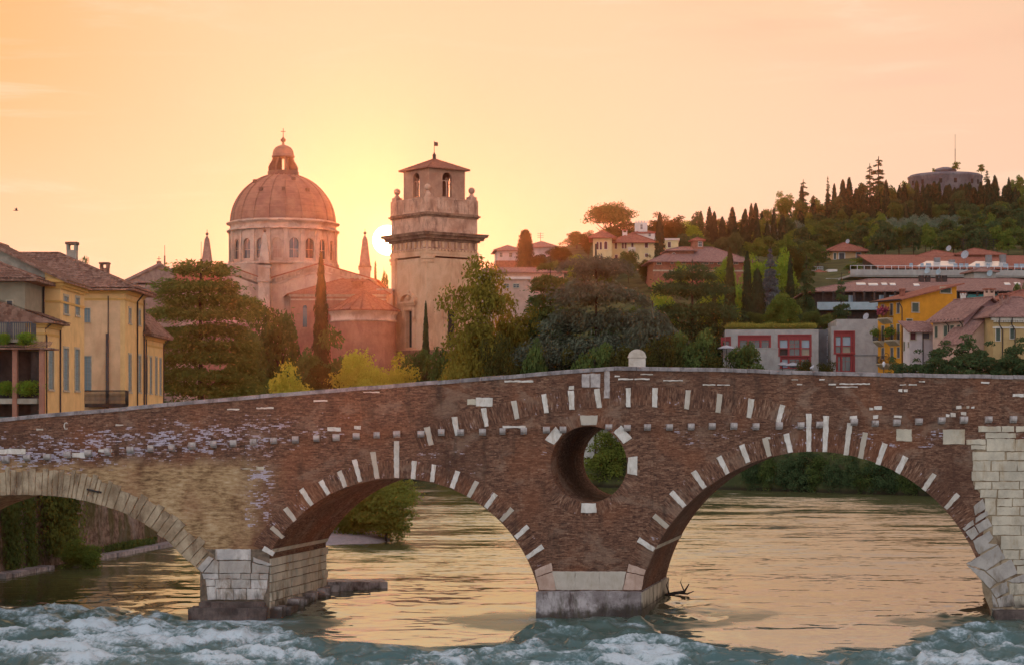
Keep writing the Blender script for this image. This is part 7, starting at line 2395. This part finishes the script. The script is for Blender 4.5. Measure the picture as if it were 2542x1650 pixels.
plant('deciduous_tree', 'golden green loose-crowned tree right of the bell tower', broad(8, 'lf_olive', w=10, h=15, z0=2.5, nb=70, n=12000, ls=.21, blob=.115, wisp=.6, flat=1.0), 1195, 640, 290, 215, rz=.5)
plant('deciduous_tree', 'second golden tree at the right shoulder of the loose-crowned one', broad(9, 'lf_olive', w=9, h=11, z0=1, nb=60, n=9000, ls=.21, blob=.12, wisp=.5), 1278, 735, 296, 150, rz=2.5)
plant('deciduous_tree', 'low warm green tree at the right foot of the tower', broad(10, 'lf_olive', w=9, h=9, z0=.5, nb=50, n=8000, ls=.21, blob=.13, wisp=.3), 1150, 830, 284, 150)
plant('cedar_tree', 'blue-green weeping cedar with broad umbrella layers in the middle of the park', ced(11, 'lf_blue', h=18, w=19, tiers=6, nbr=10, n=50000, prof=lambda t: [1.0, .95, 1.0, .84, .72, .45][min(5, int(t * 6))], droop=.27, rise=.20, ls=.25, plate=.19, leaf=.36, z0=.14, jit=.3), 1480, 644, 284, 385, rz=.2)
plant('cedar_tree', 'dark rounded cedar behind the left side of the weeping cedar', ced(12, 'lf_dark', h=18, w=13, tiers=14, nbr=11, n=34000, prof=cedar_prof, droop=.2, ls=.27, leaf=.45, plate=.26), 1366, 655, 300, 215)
plant('cedar_tree', 'dark flat-layered cedar right of the weeping cedar', ced(13, 'lf_bank', h=18, w=16, tiers=8, nbr=10, n=36000, prof=lambda t: [.8, 1, .9, 1.0, .92, 1, .9, .62][min(7, int(t * 8))], droop=.16, rise=.13, ls=.25, leaf=.42, plate=.21, z0=.08), 1718, 664, 300, 255, rz=.9)
plant('cedar_tree', 'lower cedar boughs reaching out between the two big park cedars', ced(14, 'lf_blue', h=10, w=16, tiers=7, nbr=10, n=24000, prof=umb_prof, droop=.3, rise=.2, ls=.26, leaf=.4), 1620, 770, 277, 270)
k = 0
for (X, Y, d, w, pm, lb) in [
    (1235, 835, 278, 120, mid(3), 'olive shrub below the golden tree above the bridge parapet'),
    (1322, 850, 276, 120, mag(3), 'dark shrub just left of the weeping cedar foot'),
    (1400, 866, 274, 130, mid(1), 'rounded shrub with warm leaves under the weeping cedar'),
    (1478, 852, 272, 120, mag(1), 'tall dark magnolia in front of the weeping cedar trunk'),
    (1548, 862, 270, 120, mid(2), 'shrub directly behind the white stone tablet'),
    (1640, 834, 271, 130, mid(3), 'broad magnolia with light leaf edges right of the stone tablet'),
    (1722, 818, 272, 130, mag(2), 'dark green magnolia before the flat-layered cedar'),
    (1772, 850, 270, 110, mid(1), 'lower shrub between the magnolias and the concrete building'),
    (1858, 851, 276, 135, mag(3), 'dark bushy tree in front of the left red windows'),
    (1995, 893, 279, 62, mid(2), 'small leafy tree below the middle red windows'),
    (2052, 897, 280, 66, mid(3), 'small leafy tree left of the tall red window strip')]:
    plant('shrub' if Y > 820 else 'magnolia_tree', lb, pm, X, Y, d, w, 'shrub' if Y > 820 else 'tree')
for (c_, w_, h_), z_, lb in zip(hE_spots, hE_z, ['trailing plants on the upper balcony left of the tall window', 'trailing plants on the upper balcony right of the tall window', 'leafy plants on the loggia ledge at the left edge', 'leafy plants on the loggia ledge between the two brick columns']):
    plant('balcony_plant', lb, proto('bal', lambda: broad(77, 'lf_bright', w=2, h=1.2, z0=0, nb=30, n=2600, ls=.06, blob=.16, wisp=.5, droop=.3)), c_[0], HY - (z_ + h_ * 1.1 - ZC) / 131.6 * F, 131.6, w_ * 44, 'plant', base=z_ - .25, trunk=False)
# right of the park
plant('cypress_tree', 'slender tall cypress left of its twin above the concrete building', cypress(21, 'lf_cypress_warm', h=14, r=1.5, n=5000, ls=.2, fat=.55), 1812, 615, 336, 44)
plant('cypress_tree', 'second slender cypress beside the blue spruce', cypress(22, h=13, r=1.4, n=5000, ls=.2, fat=.5), 1855, 624, 340, 38)
plant('cypress_tree', 'stout dark cypress between the twin cypresses and the round bush', cypress(23, h=11, r=1.9, n=5000, ls=.22, fat=.45, loose=.16), 1880, 668, 328, 62)
plant('cypress_tree', 'small narrow cypress at the left of the twin cypresses', cypress(24, 'lf_cypress_warm', h=8, r=.9, n=2600, ls=.2), 1773, 715, 322, 26)
plant('cypress_tree', 'thin cypress behind the drooping dark conifer', cypress(25, h=11, r=1.0, n=3000, ls=.2), 1962, 634, 352, 28)
plant('blue_spruce', 'silvery blue spruce between cypresses', ced(26, 'lf_spruce', h=14, w=7.5, tiers=22, nbr=11, n=26000, prof=lambda t: (1 - t) ** .75, droop=.22, rise=.02, ls=.24, plate=.26, leaf=.5, z0=.02), 1912, 622, 348, 88)
plant('conifer_tree', 'dark drooping conifer with a nodding top beside the long tiled roof', ced(27, 'lf_bank', h=14, w=9, tiers=13, nbr=8, n=20000, prof=lambda t: (1 - t) ** .7 * (1.0 if t > .3 else 1.2), droop=.45, rise=.1, ls=.28, leaf=.45, plate=.2), 2002, 652, 312, 120, rz=2.0)
plant('conifer_tree', 'small layered cedar before the balcony of the long apartment house', ced(28, 'lf_bank', h=10, w=7, tiers=12, nbr=9, n=15000, prof=lambda t: (1 - t) ** .8 + .05, droop=.12, rise=.1, ls=.2, z0=.05), 2088, 697, 304, 92)
rz_ = PZ(818, 290)
plant('bush', 'round clipped bush on the meadow roof of the concrete building', broad(29, 'lf_mid', w=6, h=5.2, z0=.0, nb=80, n=12000, ls=.15, blob=.12), 1938, 730, 297, 98, 'bush', base=rz_ - .6, trunk=False)
for i, (X, Y, w, lb) in enumerate([(1878, 775, 50, 'dark shrub left of the round clipped bush on the roof'), (2018, 772, 60, 'dark cedar shrub right of the round clipped bush'), (2056, 778, 50, 'second dark shrub right of the round bush below the balcony'), (2085, 780, 40, 'low dark shrub beside the satellite dish of the concrete block')]):
    plant('shrub', lb, mag(i % 3 + 1), X, Y, 301 + i, w, 'shrub', base=rz_ - .6, trunk=False)
for (X, Y, d, w, pm, lb) in [(1935, 618, 372, 95, bri(1), 'fresh green tree behind the blue spruce'), (1880, 632, 376, 80, bri(2), 'bright yellow-green tree behind the twin cypresses'), (1766, 678, 352, 80, bri(3), 'bright light green tree left of the twin cypresses'), (1832, 690, 350, 46, bri(1), 'light green tree squeezed between the twin cypresses'),
                             (1968, 612, 380, 70, mid(2), 'mid green tree left of the apricot house'), (1650, 700, 330, 90, bri(2), 'sunlit green tree seen between the two park cedars')]:
    plant('deciduous_tree', lb, pm, X, Y, d, w)
# the shoulder of the hill with the villas
plant('evergreen_tree', 'dark round-topped evergreen between the two pale hillside houses', proto('colm', lambda: cypress(31, 'lf_cypress_warm', h=10, r=2.6, n=5000, ls=.35, fat=.28, loose=.15)), 1304, 570, 488, 48)
plant('spreading_tree', 'large wide-crowned bare-stemmed tree on the skyline above the cream villa', broad(32, 'lf_dark', w=16, h=13, z0=5, nb=70, n=7000, ls=.34, blob=.085, wisp=1.1, flat=.8), 1515, 502, 524, 136)
for (X, Y, d, w, pm, lb) in [
    (1392, 602, 470, 70, mid(1), 'low green tree left of the cream villa below the dark pine'), (1432, 577, 500, 62, mag(1), 'dark tree on the skyline left of the cream villa pavilion'), (1460, 574, 476, 44, mid(3), 'green tree touching the left side of the villa pavilion'),
    (1432, 632, 440, 66, bri(3), 'bright yellow-green tree below the cream villa pavilion'), (1548, 553, 486, 110, mid(2), 'broad green tree behind the red roof of the cream villa'), (1622, 530, 486, 70, mid(1), 'green tree left behind the white crenellated turret'),
    (1668, 535, 492, 95, mid(3), 'green tree right of the crenellated turret'), (1708, 548, 500, 80, bri(2), 'lighter green tree between turret and the dark pine'),
    (1560, 622, 436, 56, mag(2), 'dark tree against the cream villa wall under its windows'), (1602, 634, 432, 46, mid(1), 'small tree at the right corner of the cream villa'), (1690, 650, 408, 46, bri(1), 'light green tree in front of the brick villa wall'),
    (1338, 632, 470, 46, mid(2), 'small tree below the arches of the pale house'), (1220, 655, 455, 60, mid(3), 'low tree behind the golden tree beside the tower'), (1800, 640, 398, 60, bri(3), 'light tree at the right end of the brick villa'), (1502, 640, 428, 50, mag(3), 'dark shrub-like tree below the villa pavilion')]:
    plant('hillside_tree', lb, pm, X, Y, d, w)
plant('cypress_tree', 'single tall cypress in front of the cream villa', cypress(33, h=12, r=1.5, n=3600, ls=.26, fat=.5), 1638, 528, 440, 34)
plant('pine_tree', 'dark egg-shaped pine on the skyline right of the villa tower', proto('pine1', lambda: broad(34, 'lf_bank', w=7, h=10, z0=2, nb=40, n=4000, ls=.3, blob=.17)), 1730, 526, 530, 46)
plant('cypress_tree', 'thin cypress silhouetted by the sun left of the bell tower', cypress(35, 'lf_cypress_warm', h=12, r=1.0, n=3000), 932, 649, 420, 18, base=6)
plant('evergreen_tree', 'dark tree silhouetted beside the thin cypress left of the bell tower', proto('mag9', lambda: broad(36, 'lf_dark', w=7, h=9, z0=0, n=4000, nb=30, ls=.3)), 950, 677, 425, 42, base=6)
# skyline and slope of the fort hill
cy = [proto('cy%d' % i, lambda i=i: cypress(80 + i, h=13, r=1.35 + .18 * i, n=1700, ls=.36, fat=[.5, .62, .42][i], loose=.12)) for i in range(3)]
bf = [proto('bf%d' % i, lambda i=i: broad(90 + i, ['lf_mid', 'lf_bank', 'lf_dark'][i], w=8, h=8, z0=1, nb=30, n=2200, ls=.36, blob=.17)) for i in range(3)]
ol = [proto('ol%d' % i, lambda i=i: broad(95 + i, 'lf_grey', w=7, h=5, z0=.4, nb=30, n=2000, ls=.32, blob=.18)) for i in range(2)]
for (X, Y, d, w, lb) in [(1761, 513, 545, 30, 'pointed cypress at the left end of the skyline row'), (1818, 514, 550, 36, 'thick cypress second in the skyline row'), (1846, 528, 540, 24, 'thin cypress between two thick ones in the skyline row'), (1876, 504, 552, 34, 'tallest cypress of the left skyline row'),
                         (2071, 456, 640, 20, 'short cypress beside the thin spruce on the ridge'), (2092, 446, 640, 28, 'cypress left in the ridge pair by the tall spruces'), (2108, 440, 642, 34, 'broad cypress right in the ridge pair by the tall spruces'), (1793, 538, 530, 26, 'lower cypress in front of the skyline row')]:
    plant('cypress_tree', lb, cy[0] if w < 30 else cy[1], X, Y, d, w, group='cypresses on the ridge')
spr = proto('spr', lambda: conifer(101, 'lf_bank', h=16, w=6, tiers=13, nbr=6, n=3600, prof=lambda t: (1 - t) ** .8 + .04, droop=.25, ls=.34, plate=.2, z0=.2))
spr2 = proto('spr2', lambda: conifer(102, 'lf_bank', h=18, w=9, tiers=9, nbr=5, n=3200, prof=lambda t: [.9, .6, .85, .5, .6, .35, .45, .3, .25][min(8, int(t * 9))], droop=.3, ls=.36, plate=.16, z0=.3))
for (X, Y, d, w, pm, lb) in [(2055, 442, 640, 22, spr, 'thin spruce on the ridge left of the cypress pair'), (2159, 414, 650, 44, spr2, 'ragged spruce left of the tallest one on the ridge'), (2181, 398, 652, 64, spr2, 'tallest ragged spruce with long side boughs on the ridge'), (1994, 454, 600, 48, spr2, 'flat-topped cedar on the skyline beside the domed tree'),
                             (2450, 426, 655, 36, spr, 'dark spruce at the right edge of the round fort'), (2476, 452, 640, 24, spr, 'smaller spruce right of the fort spruce')]:
    plant('spruce_tree', lb, pm, X, Y, d, w)
for (X, Y, d, w, pm, lb) in [(1945, 475, 600, 62, broad(103, 'lf_mid', w=9, h=9, z0=3, nb=34, n=2400, ls=.34, blob=.11, wisp=.8), 'loose dome-shaped tree on the skyline left of the flat-topped cedar'), (1905, 520, 580, 56, bf[2], 'dark tree on the skyline right of the tall cypress row'), (2020, 490, 612, 60, bf[0], 'green tree on the ridge right of the flat-topped cedar'),
                             (2141, 454, 645, 36, bf[1], 'rounded dark tree left of the ragged spruces'), (2212, 470, 655, 60, bf[0], 'green tree right of the ragged spruces'), (2245, 450, 660, 48, bf[0], 'green tree at the left edge of the round fort'),
                             (2510, 448, 650, 60, bf[0], 'green tree on the skyline right of the fort'), (2532, 436, 652, 56, bf[0], 'lighter tree on the skyline at the right edge'), (1985, 520, 590, 56, bf[1], 'dark rounded tree below the flat-topped cedar')]:
    plant('hill_tree', lb, pm, X, Y, d, w)
# saplings growing on the fort
for (X, Yb, Yt, w, lb) in [(2371, 426, 402, 24, 'sapling growing on the fort roof beside the flagpole'), (2436, 434, 408, 22, 'leaning sapling growing at the right rim of the fort'), (2318, 430, 418, 10, 'tiny sapling at the left of the fort dome')]:
    plant('sapling', lb, proto('sap', lambda: broad(105, 'lf_mid', w=4, h=4, z0=.6, nb=12, n=500, ls=.3, blob=.16, wisp=.6)), X, Yt, 692 if X != 2371 else 695, w, base=PZ(Yb + 1, 692))
g = np.random.default_rng(5)
n_c = n_b = 0
for row, (d, Xa, Xb, step, hh) in enumerate([(668, 2235, 2560, 22, 9.0), (652, 2190, 2560, 23, 9.5), (636, 2080, 2570, 24, 10.5), (620, 2000, 2570, 25, 11), (602, 1990, 2570, 27, 11.5), (586, 1985, 2420, 29, 11)]):
    X = Xa
    while X < Xb:
        x = PX(X, d); zg = tz(x, d); h = hh * g.uniform(.55, 1.25)
        Yt = HY - (zg + h - ZC) / d * F
        if 2255 < X < 2440 and Yt < 448: Yt = g.uniform(449, 466)
        if g.random() < .74:
            plant('cypress_tree', 'dark cypress in the dense stand on the slope below the round fort', cy[g.integers(3)], X, Yt, d + g.uniform(-5, 5), g.uniform(19, 30), group='cypress stand below the fort'); n_c += 1
        else:
            plant('hill_tree', 'dark broadleaf tree among the cypresses below the round fort', bf[g.integers(1, 3)], X, Yt + 24, d + g.uniform(-5, 5), g.uniform(40, 60), group='broadleaf trees in the cypress stand'); n_b += 1
        X += step * g.uniform(.7, 1.3)
for row, (d, Xa, Xb, step) in enumerate([(560, 1740, 2010, 34), (535, 1735, 1990, 34), (508, 1880, 2040, 34)]):
    X = Xa
    while X < Xb:
        x = PX(X, d); zg = tz(x, d); h = g.uniform(8, 12.5)
        if g.random() < .5: plant('cypress_tree', 'dark cypress on the slope left of the apricot house', cy[g.integers(3)], X, HY - (zg + h - ZC) / d * F, d, g.uniform(22, 34), group='cypresses left of the apricot house')
        else: plant('hill_tree', 'broadleaf tree between the cypresses left of the apricot house', bf[g.integers(3)], X, HY - (zg + h * .72 - ZC) / d * F, d, g.uniform(46, 66), group='broadleaf trees left of the apricot house')
        X += step * g.uniform(.7, 1.3)
for (d, Xa, Xb, kinds, grp, lb) in [(470, 2310, 2570, bf, 'low trees behind the penthouses', 'dark tree behind the penthouses of the terrace building'), (448, 2440, 2570, bf, 'low trees behind the penthouses', 'dark tree behind the penthouses of the terrace building'), (418, 1960, 2030, bf, 'trees left of the white roof terrace', 'tree on the slope left of the white roof terrace'), (455, 1960, 2060, bf, 'trees left of the white roof terrace', 'tree on the slope left of the white roof terrace'), (576, 2385, 2570, bf, 'scrub trees beside the olive grove', 'dark scrub tree right of the olive grove'), (558, 2395, 2570, bf, 'scrub trees beside the olive grove', 'dark scrub tree right of the olive grove'), (500, 1990, 2180, bf, 'trees behind the apricot house', 'dark tree on the slope behind the apricot house'), (520, 2020, 2200, bf, 'trees behind the apricot house', 'dark tree on the slope behind the apricot house'), (545, 2020, 2200, bf, 'trees behind the apricot house', 'dark tree on the slope behind the apricot house'), (565, 2010, 2200, bf, 'trees behind the apricot house', 'dark tree on the slope behind the apricot house'), (512, 2175, 2560, bf, 'low trees above the terrace building', 'low dark tree on the slope above the terrace building'), (482, 2170, 2300, bf, 'low trees above the terrace building', 'low dark tree on the slope above the terrace building'), (462, 1700, 2030, bf, 'trees behind the brick villa', 'dark tree on the slope behind the brick villa'),
                                 (385, 1480, 1660, bf, 'trees on the slope below the cream villa', 'tree on the slope between the cream villa and the park cedars'), (352, 1420, 1760, bf, 'trees on the slope below the cream villa', 'tree on the slope between the cream villa and the park cedars'), (330, 1450, 1800, bf, 'trees on the slope below the cream villa', 'tree on the slope between the cream villa and the park cedars'), (372, 1860, 1990, bf, 'trees above the concrete building', 'tree on the slope above the concrete building'), (330, 1900, 2010, bf, 'trees above the concrete building', 'tree on the slope above the concrete building')]:
    X = Xa
    while X < Xb:
        x = PX(X, d); zg = tz(x, d); h = g.uniform(4.5, 7.5)
        plant('slope_tree', lb, kinds[g.integers(3)], X, HY - (zg + h - ZC) / d * F, d + g.uniform(-6, 6), g.uniform(44, 66) * 480 / d, group=grp)
        X += 30 * 480 / d * g.uniform(.8, 1.25)
for d, Xa, Xb in ((566, 2190, 2395), (548, 2190, 2400), (530, 2200, 2400), (556, 1905, 1990)):
    X = Xa
    while X < Xb:
        x = PX(X, d); zg = tz(x, d); h = g.uniform(4.2, 6.0)
        plant('olive_tree', 'grey-green olive tree in the grove above the terrace building' if Xa > 2000 else 'grey-green olive tree on the slope left of the apricot house', ol[g.integers(2)], X, HY - (zg + h - ZC) / d * F, d, g.uniform(42, 60), group='olive grove above the terrace building' if Xa > 2000 else 'olive trees left of the apricot house')
        X += 27 * g.uniform(.8, 1.2)
for (X, Y, d, w, pm, lb) in [(2402, 538, 540, 60, bf[1], 'dark egg-shaped tree right of the olive grove'), (2475, 512, 536, 105, bf[1], 'big dark rounded pine above the terrace building at the right'), (2536, 520, 530, 90, bf[1], 'dark rounded pine at the right edge above the terrace building'), (2440, 560, 524, 60, bf[1], 'dark tree between the egg-shaped tree and the big pine'), (2510, 575, 515, 70, bf[1], 'dark low tree behind the penthouse antennas'),
                             (2180, 580, 474, 62, bf[1], 'dark conifer-like tree beside the apricot house'), (2150, 636, 452, 74, bf[0], 'green tree in front of the right corner of the apricot house'), (2115, 655, 446, 60, bf[0], 'green shrub-like tree below the apricot house windows'), (2200, 634, 468, 60, bf[0], 'green tree left of the terrace building roof'), (2240, 640, 462, 60, bf[1], 'dark tree behind the left end of the terrace building'),
                             (2018, 600, 490, 40, bf[1], 'dark tree left against the apricot house'), (2535, 700, 300, 60, mag(2), 'dark cedar branch-like tree at the right edge before the faded roof')]:
    plant('hill_tree', lb, pm, X, Y, d, w)
# street trees on the far quay (right) and bank trees seen through the right arch
st = [proto('st%d' % i, lambda i=i: broad(110 + i, 'lf_bank', w=8, h=13, z0=1.5, nb=60, n=8000, ls=.21, blob=.125)) for i in range(3)]
for i, (X, Y, d, w, lb) in enumerate([(2222, 886, 247, 80, 'smallest quay tree in front of the ochre house door'), (2272, 868, 246, 110, 'rounded quay tree before the pale lilac house'), (2330, 845, 245, 130, 'quay tree before the pink house windows'), (2398, 832, 244, 140, 'tallest quay tree below the mauve gable'), (2462, 848, 243, 130, 'quay tree before the left window of the dull yellow house'),
                                     (2515, 838, 242, 130, 'quay tree before the dull yellow house at the right'), (2580, 840, 242, 130, 'quay tree cut by the right edge of the photo')]):
    plant('plane_tree', lb, st[i % 3], X, Y, d, w, group='plane trees along the right quay')
bk = [proto('bk%d' % i, lambda i=i: broad(120 + i, ['lf_bank', 'lf_dark', 'lf_bank'][i], w=8, h=9, z0=.0, nb=60, n=7000, ls=.19, blob=.125, wisp=.3)) for i in range(3)]
i = 0
for d0, Xs, Ya, Yb, wa, wb in ((9.0, range(1790, 2440, 50), 940, 990, 95, 125), (4.2, range(1800, 2440, 48), 1010, 1070, 85, 110), (1.2, range(1872, 2440, 40), 1095, 1150, 70, 100)):
    for X in Xs:
        X = X + g.uniform(-10, 10)
        d = 200.0 if X > 2440 else 228.0
        while river_sd([PX(X, d)], [d])[0] < d0: d += .5
        plant('bank_tree' if d0 > 2 else 'bank_bush', 'dark leafy tree on the far river bank seen through the right arch' if d0 > 2 else 'dark bush at the water edge seen through the right arch', bk[i % 3], X, g.uniform(Ya, Yb), d, g.uniform(wa, wb), 'tree' if d0 > 2 else 'bush', group='bank trees behind the right arch' if d0 > 2 else 'bushes at the far water edge', base=-.6 if d0 < 5 else 0.2, trunk=d0 > 2); i += 1
# tree in the round eye with the pale quay wall behind it
de = 250.0
while river_sd([PX(1515, de)], [de])[0] < .6: de += .5
plant('willow_tree', 'rounded willow seen through the round eye of the bridge', broad(130, 'lf_reed', w=7, h=8, z0=-.3, nb=70, n=10000, ls=.15, blob=.12, wisp=.3), 1512, 1046, de + 1.5, 138, base=-.4)
qw = thing('quay_wall', 'pale quay wall behind the willow in the round eye', 'wall', (PX(1428, de + 6), de + 6, -2))
mb = MB()
for i in range(14):
    for j in range(7):
        mb.box(i * .7 + .012, i * .7 + .688, 0, .6, 1.6 * j + .012, 1.6 * j + 1.588)
mb.box(0, 9.8, .05, .6, 0, 11.2)
mb.build('masonry', M['white_stone'], qw)
# left bank greenery under the arches
plant('bush', 'big reedy bush on the gravel spit under the left brick arch', broad(131, 'lf_reed', w=6, h=5.4, z0=-.4, nb=90, n=16000, ls=.14, blob=.10, wisp=.9), 958, 1188, 150, 195, 'bush', base=.7)
plant('bush', 'lower willow scrub left of the reedy bush on the spit', broad(132, 'lf_reed', w=6, h=4, z0=-.4, nb=70, n=11000, ls=.14, blob=.11, wisp=.6), 868, 1232, 153, 150, 'bush', base=.8)
plant('bush', 'dark green riverside bush on the ledge under the left stone arch', broad(133, 'lf_mid', w=4, h=3.4, z0=-.3, nb=60, n=9000, ls=.10, blob=.12, wisp=.4), 205, 1338, 124, 118, 'bush', base=.4, trunk=False)
def cascade(name, label, a, b, z0, z1, n, mat, th=.35):
    """leaves hanging on the embankment wall between a and b metres along it"""
    G = np.random.default_rng(int(a * 10) + 3)
    s = a + (b - a) * np.clip(.5 + .24 * G.normal(size=n), 0, 1); z = z0 + (z1 - z0) * G.random(n) ** .7
    base_ = np.array([emb.location.x + .2, emb.location.y]); uu = np.array([u_w.x, u_w.y]); nw = np.array([u_w.y, -u_w.x])
    off = .15 + (7.6 - (z + 1.5)) * .05 + th * G.random(n) ** 1.5
    C = np.stack([base_[0] + uu[0] * s + nw[0] * off, base_[1] + uu[1] * s + nw[1] * off, z], 1)
    o = thing(name, label, 'ivy', (C[:, 0].mean(), C[:, 1].mean(), z0))
    C -= np.array(o.location)
    Nn = unit(np.array([nw[0], nw[1], .4]) + G.normal(size=(n, 3)) * .6)
    link('foliage', crown_mesh('foliage', [quads(C, Nn, np.array([0, 0, -1.]) + G.normal(size=(n, 3)) * .5, .12 * G.uniform(.6, 1.5, n), .06 * G.uniform(.6, 1.5, n))], mat), o)
u_w = (Vector((5.4, 32, 0)) - Vector((0.2, 0, 0))).normalized()
cascade('ivy', 'dense ivy curtain hanging on the embankment wall above the riverside bush', 6.5, 12.5, 1.2, 6.2, 9000, 'lf_cedar', .9)
cascade('ivy', 'thin creeper on the embankment wall at the left edge', 1.0, 4.0, .3, 5.0, 2600, 'lf_dark', .25)
cascade('ivy', 'narrow creeper strip on the wall between edge and ivy curtain', 4.2, 6.0, .2, 5.6, 1800, 'lf_dark', .2)
cascade('ivy', 'low creeper on the wall right of the ivy curtain', 16, 27, -.2, 1.4, 3000, 'lf_dark', .3)
# meadow on the roof
G = np.random.default_rng(8); n = 9000
hx = G.random(n) * (g1_.W - .4) + .2; hy = .15 + 14 * G.random(n) ** 1.7; hl = .25 + .75 * G.random(n) * (.5 + .5 * vnoise(hx * .6, hy * .3, 4))
Rm = np.array([[math.cos(g1_.rot), -math.sin(g1_.rot)], [math.sin(g1_.rot), math.cos(g1_.rot)]])
xy = np.stack([hx, hy], 1) @ Rm.T + np.array(g1_.loc[:2])
b0 = np.stack([xy[:, 0], xy[:, 1], np.full(n, g1_.loc.z + g1_.H + .28)], 1); lean = G.normal(size=(n, 3)) * .16; lean[:, 2] = 1
sd = np.stack([G.normal(size=n), G.normal(size=n), np.zeros(n)], 1); sd = unit(sd) * .05
V = np.stack([b0 - sd, b0 + sd, b0 + lean * hl[:, None]], 1).reshape(-1, 3)
tag(link('meadow_grass', fast_mesh('meadow_grass', V, np.arange(3 * n).reshape(-1, 3), M['grass'])), 'sunlit dry meadow grass along the edge of the concrete roof', 'grass', kind='stuff')

# ------------------------------------------------------------------ small things
dw = thing('driftwood', 'dark forked branch caught at the foot of the middle pier', 'branch', (PX(1685, 107.5), 107.5, .42))
mb = MB(); mb.tube([(-.7, 0, .0), (-.2, .1, .12), (.3, .05, .2), (.55, 0, .62)], [.11, .10, .08, .03], 6); mb.tube([(.0, .07, .15), (.45, -.1, .1), (.8, -.15, .25)], [.07, .05, .02], 5); mb.tube([(-.5, 0, .05), (-.65, .1, .55), (-.5, .1, .9)], [.05, .03, .01], 5)
mb.tube([(.3, .05, .2), (.1, .1, .7), (.2, .1, 1.0)], [.04, .025, .01], 5)
mb.build('branch', M['brown_dark'], dw)


def skin_body(verts, edges, radii, mat, name, parent):
    me = bpy.data.meshes.new(name); me.from_pydata(verts, edges, [])
    o = link(name, me, parent)
    md = o.modifiers.new('skin', 'SKIN')
    for i, r in enumerate(radii): me.skin_vertices[0].data[i].radius = (r, r)
    me.skin_vertices[0].data[0].use_root = True
    o.modifiers.new('sub', 'SUBSURF').levels = 2
    o.modifiers['sub'].render_levels = 2
    me.materials.append(mat)
    return o


pg = thing('pigeon', 'small pale grey pigeon perched on the bridge parapet', 'bird', (PX(2016, 100.2), 100.2, bz(917.2) + .005), .6)
def prep(o): 
    dg = bpy.context.evaluated_depsgraph_get(); me = bpy.data.meshes.new_from_object(o.evaluated_get(dg)); o.modifiers.clear(); o.data = me
for o in [skin_body([(0, 0, .13), (.05, 0, .16), (.09, 0, .21), (.105, 0, .245), (.14, 0, .243), (-.07, 0, .11), (-.15, 0, .07), (.01, .02, .07), (.015, .02, .01), (.01, -.02, .07), (.015, -.02, .01)],
                    [(0, 1), (1, 2), (2, 3), (3, 4), (0, 5), (5, 6), (0, 7), (7, 8), (0, 9), (9, 10)], [.06, .052, .03, .028, .008, .045, .02, .012, .007, .012, .007], plain('pigeon_feathers', (.42, .44, .48), .8, .3, 20.0), 'body', pg)]:
    prep(o)
sw = thing('flying_bird', 'small dark bird gliding in the sky above the yellow houses', 'bird', (PX(40, 150), 150, PZ(523, 150)), .5)
o = skin_body([(0, 0, 0), (.12, 0, .01), (.17, 0, .0), (-.12, 0, -.01), (-.24, 0, -.02)], [(0, 1), (1, 2), (0, 3), (3, 4)], [.035, .03, .01, .025, .012], M['brown_dark'], 'body', sw); prep(o)
for s_ in (-1, 1):
    mb = MB(); p = [(.07, .02 * s_, .02), (.05, .16 * s_, .15), (-.06, .30 * s_, .20), (-.02, .14 * s_, .12), (-.05, .02 * s_, .01)]
    if s_ < 0: p = p[::-1]
    mb.prism(p, [(a, b, c - .012) for a, b, c in p]); mb.build('wing', M['brown_dark'], sw)

# ------------------------------------------------------------------ evening haze
mh, N = newmat('evening_haze')
pv = N.n('ShaderNodeVolumePrincipled')
pv.inputs['Color'].default_value = (1.0, .60, .46, 1)
pv.inputs['Density'].default_value = .000042
pv.inputs['Anisotropy'].default_value = .895
N.out(None, pv.outputs[0])
mb = MB(); mb.box(-1900, 2300, -20, 1560, -4.2, 150)
hz = mb.build('haze', mh)
tag(hz, kind='stuff')
hz['label'] = 'thin warm evening haze over the river and hill'
hz['category'] = 'haze'
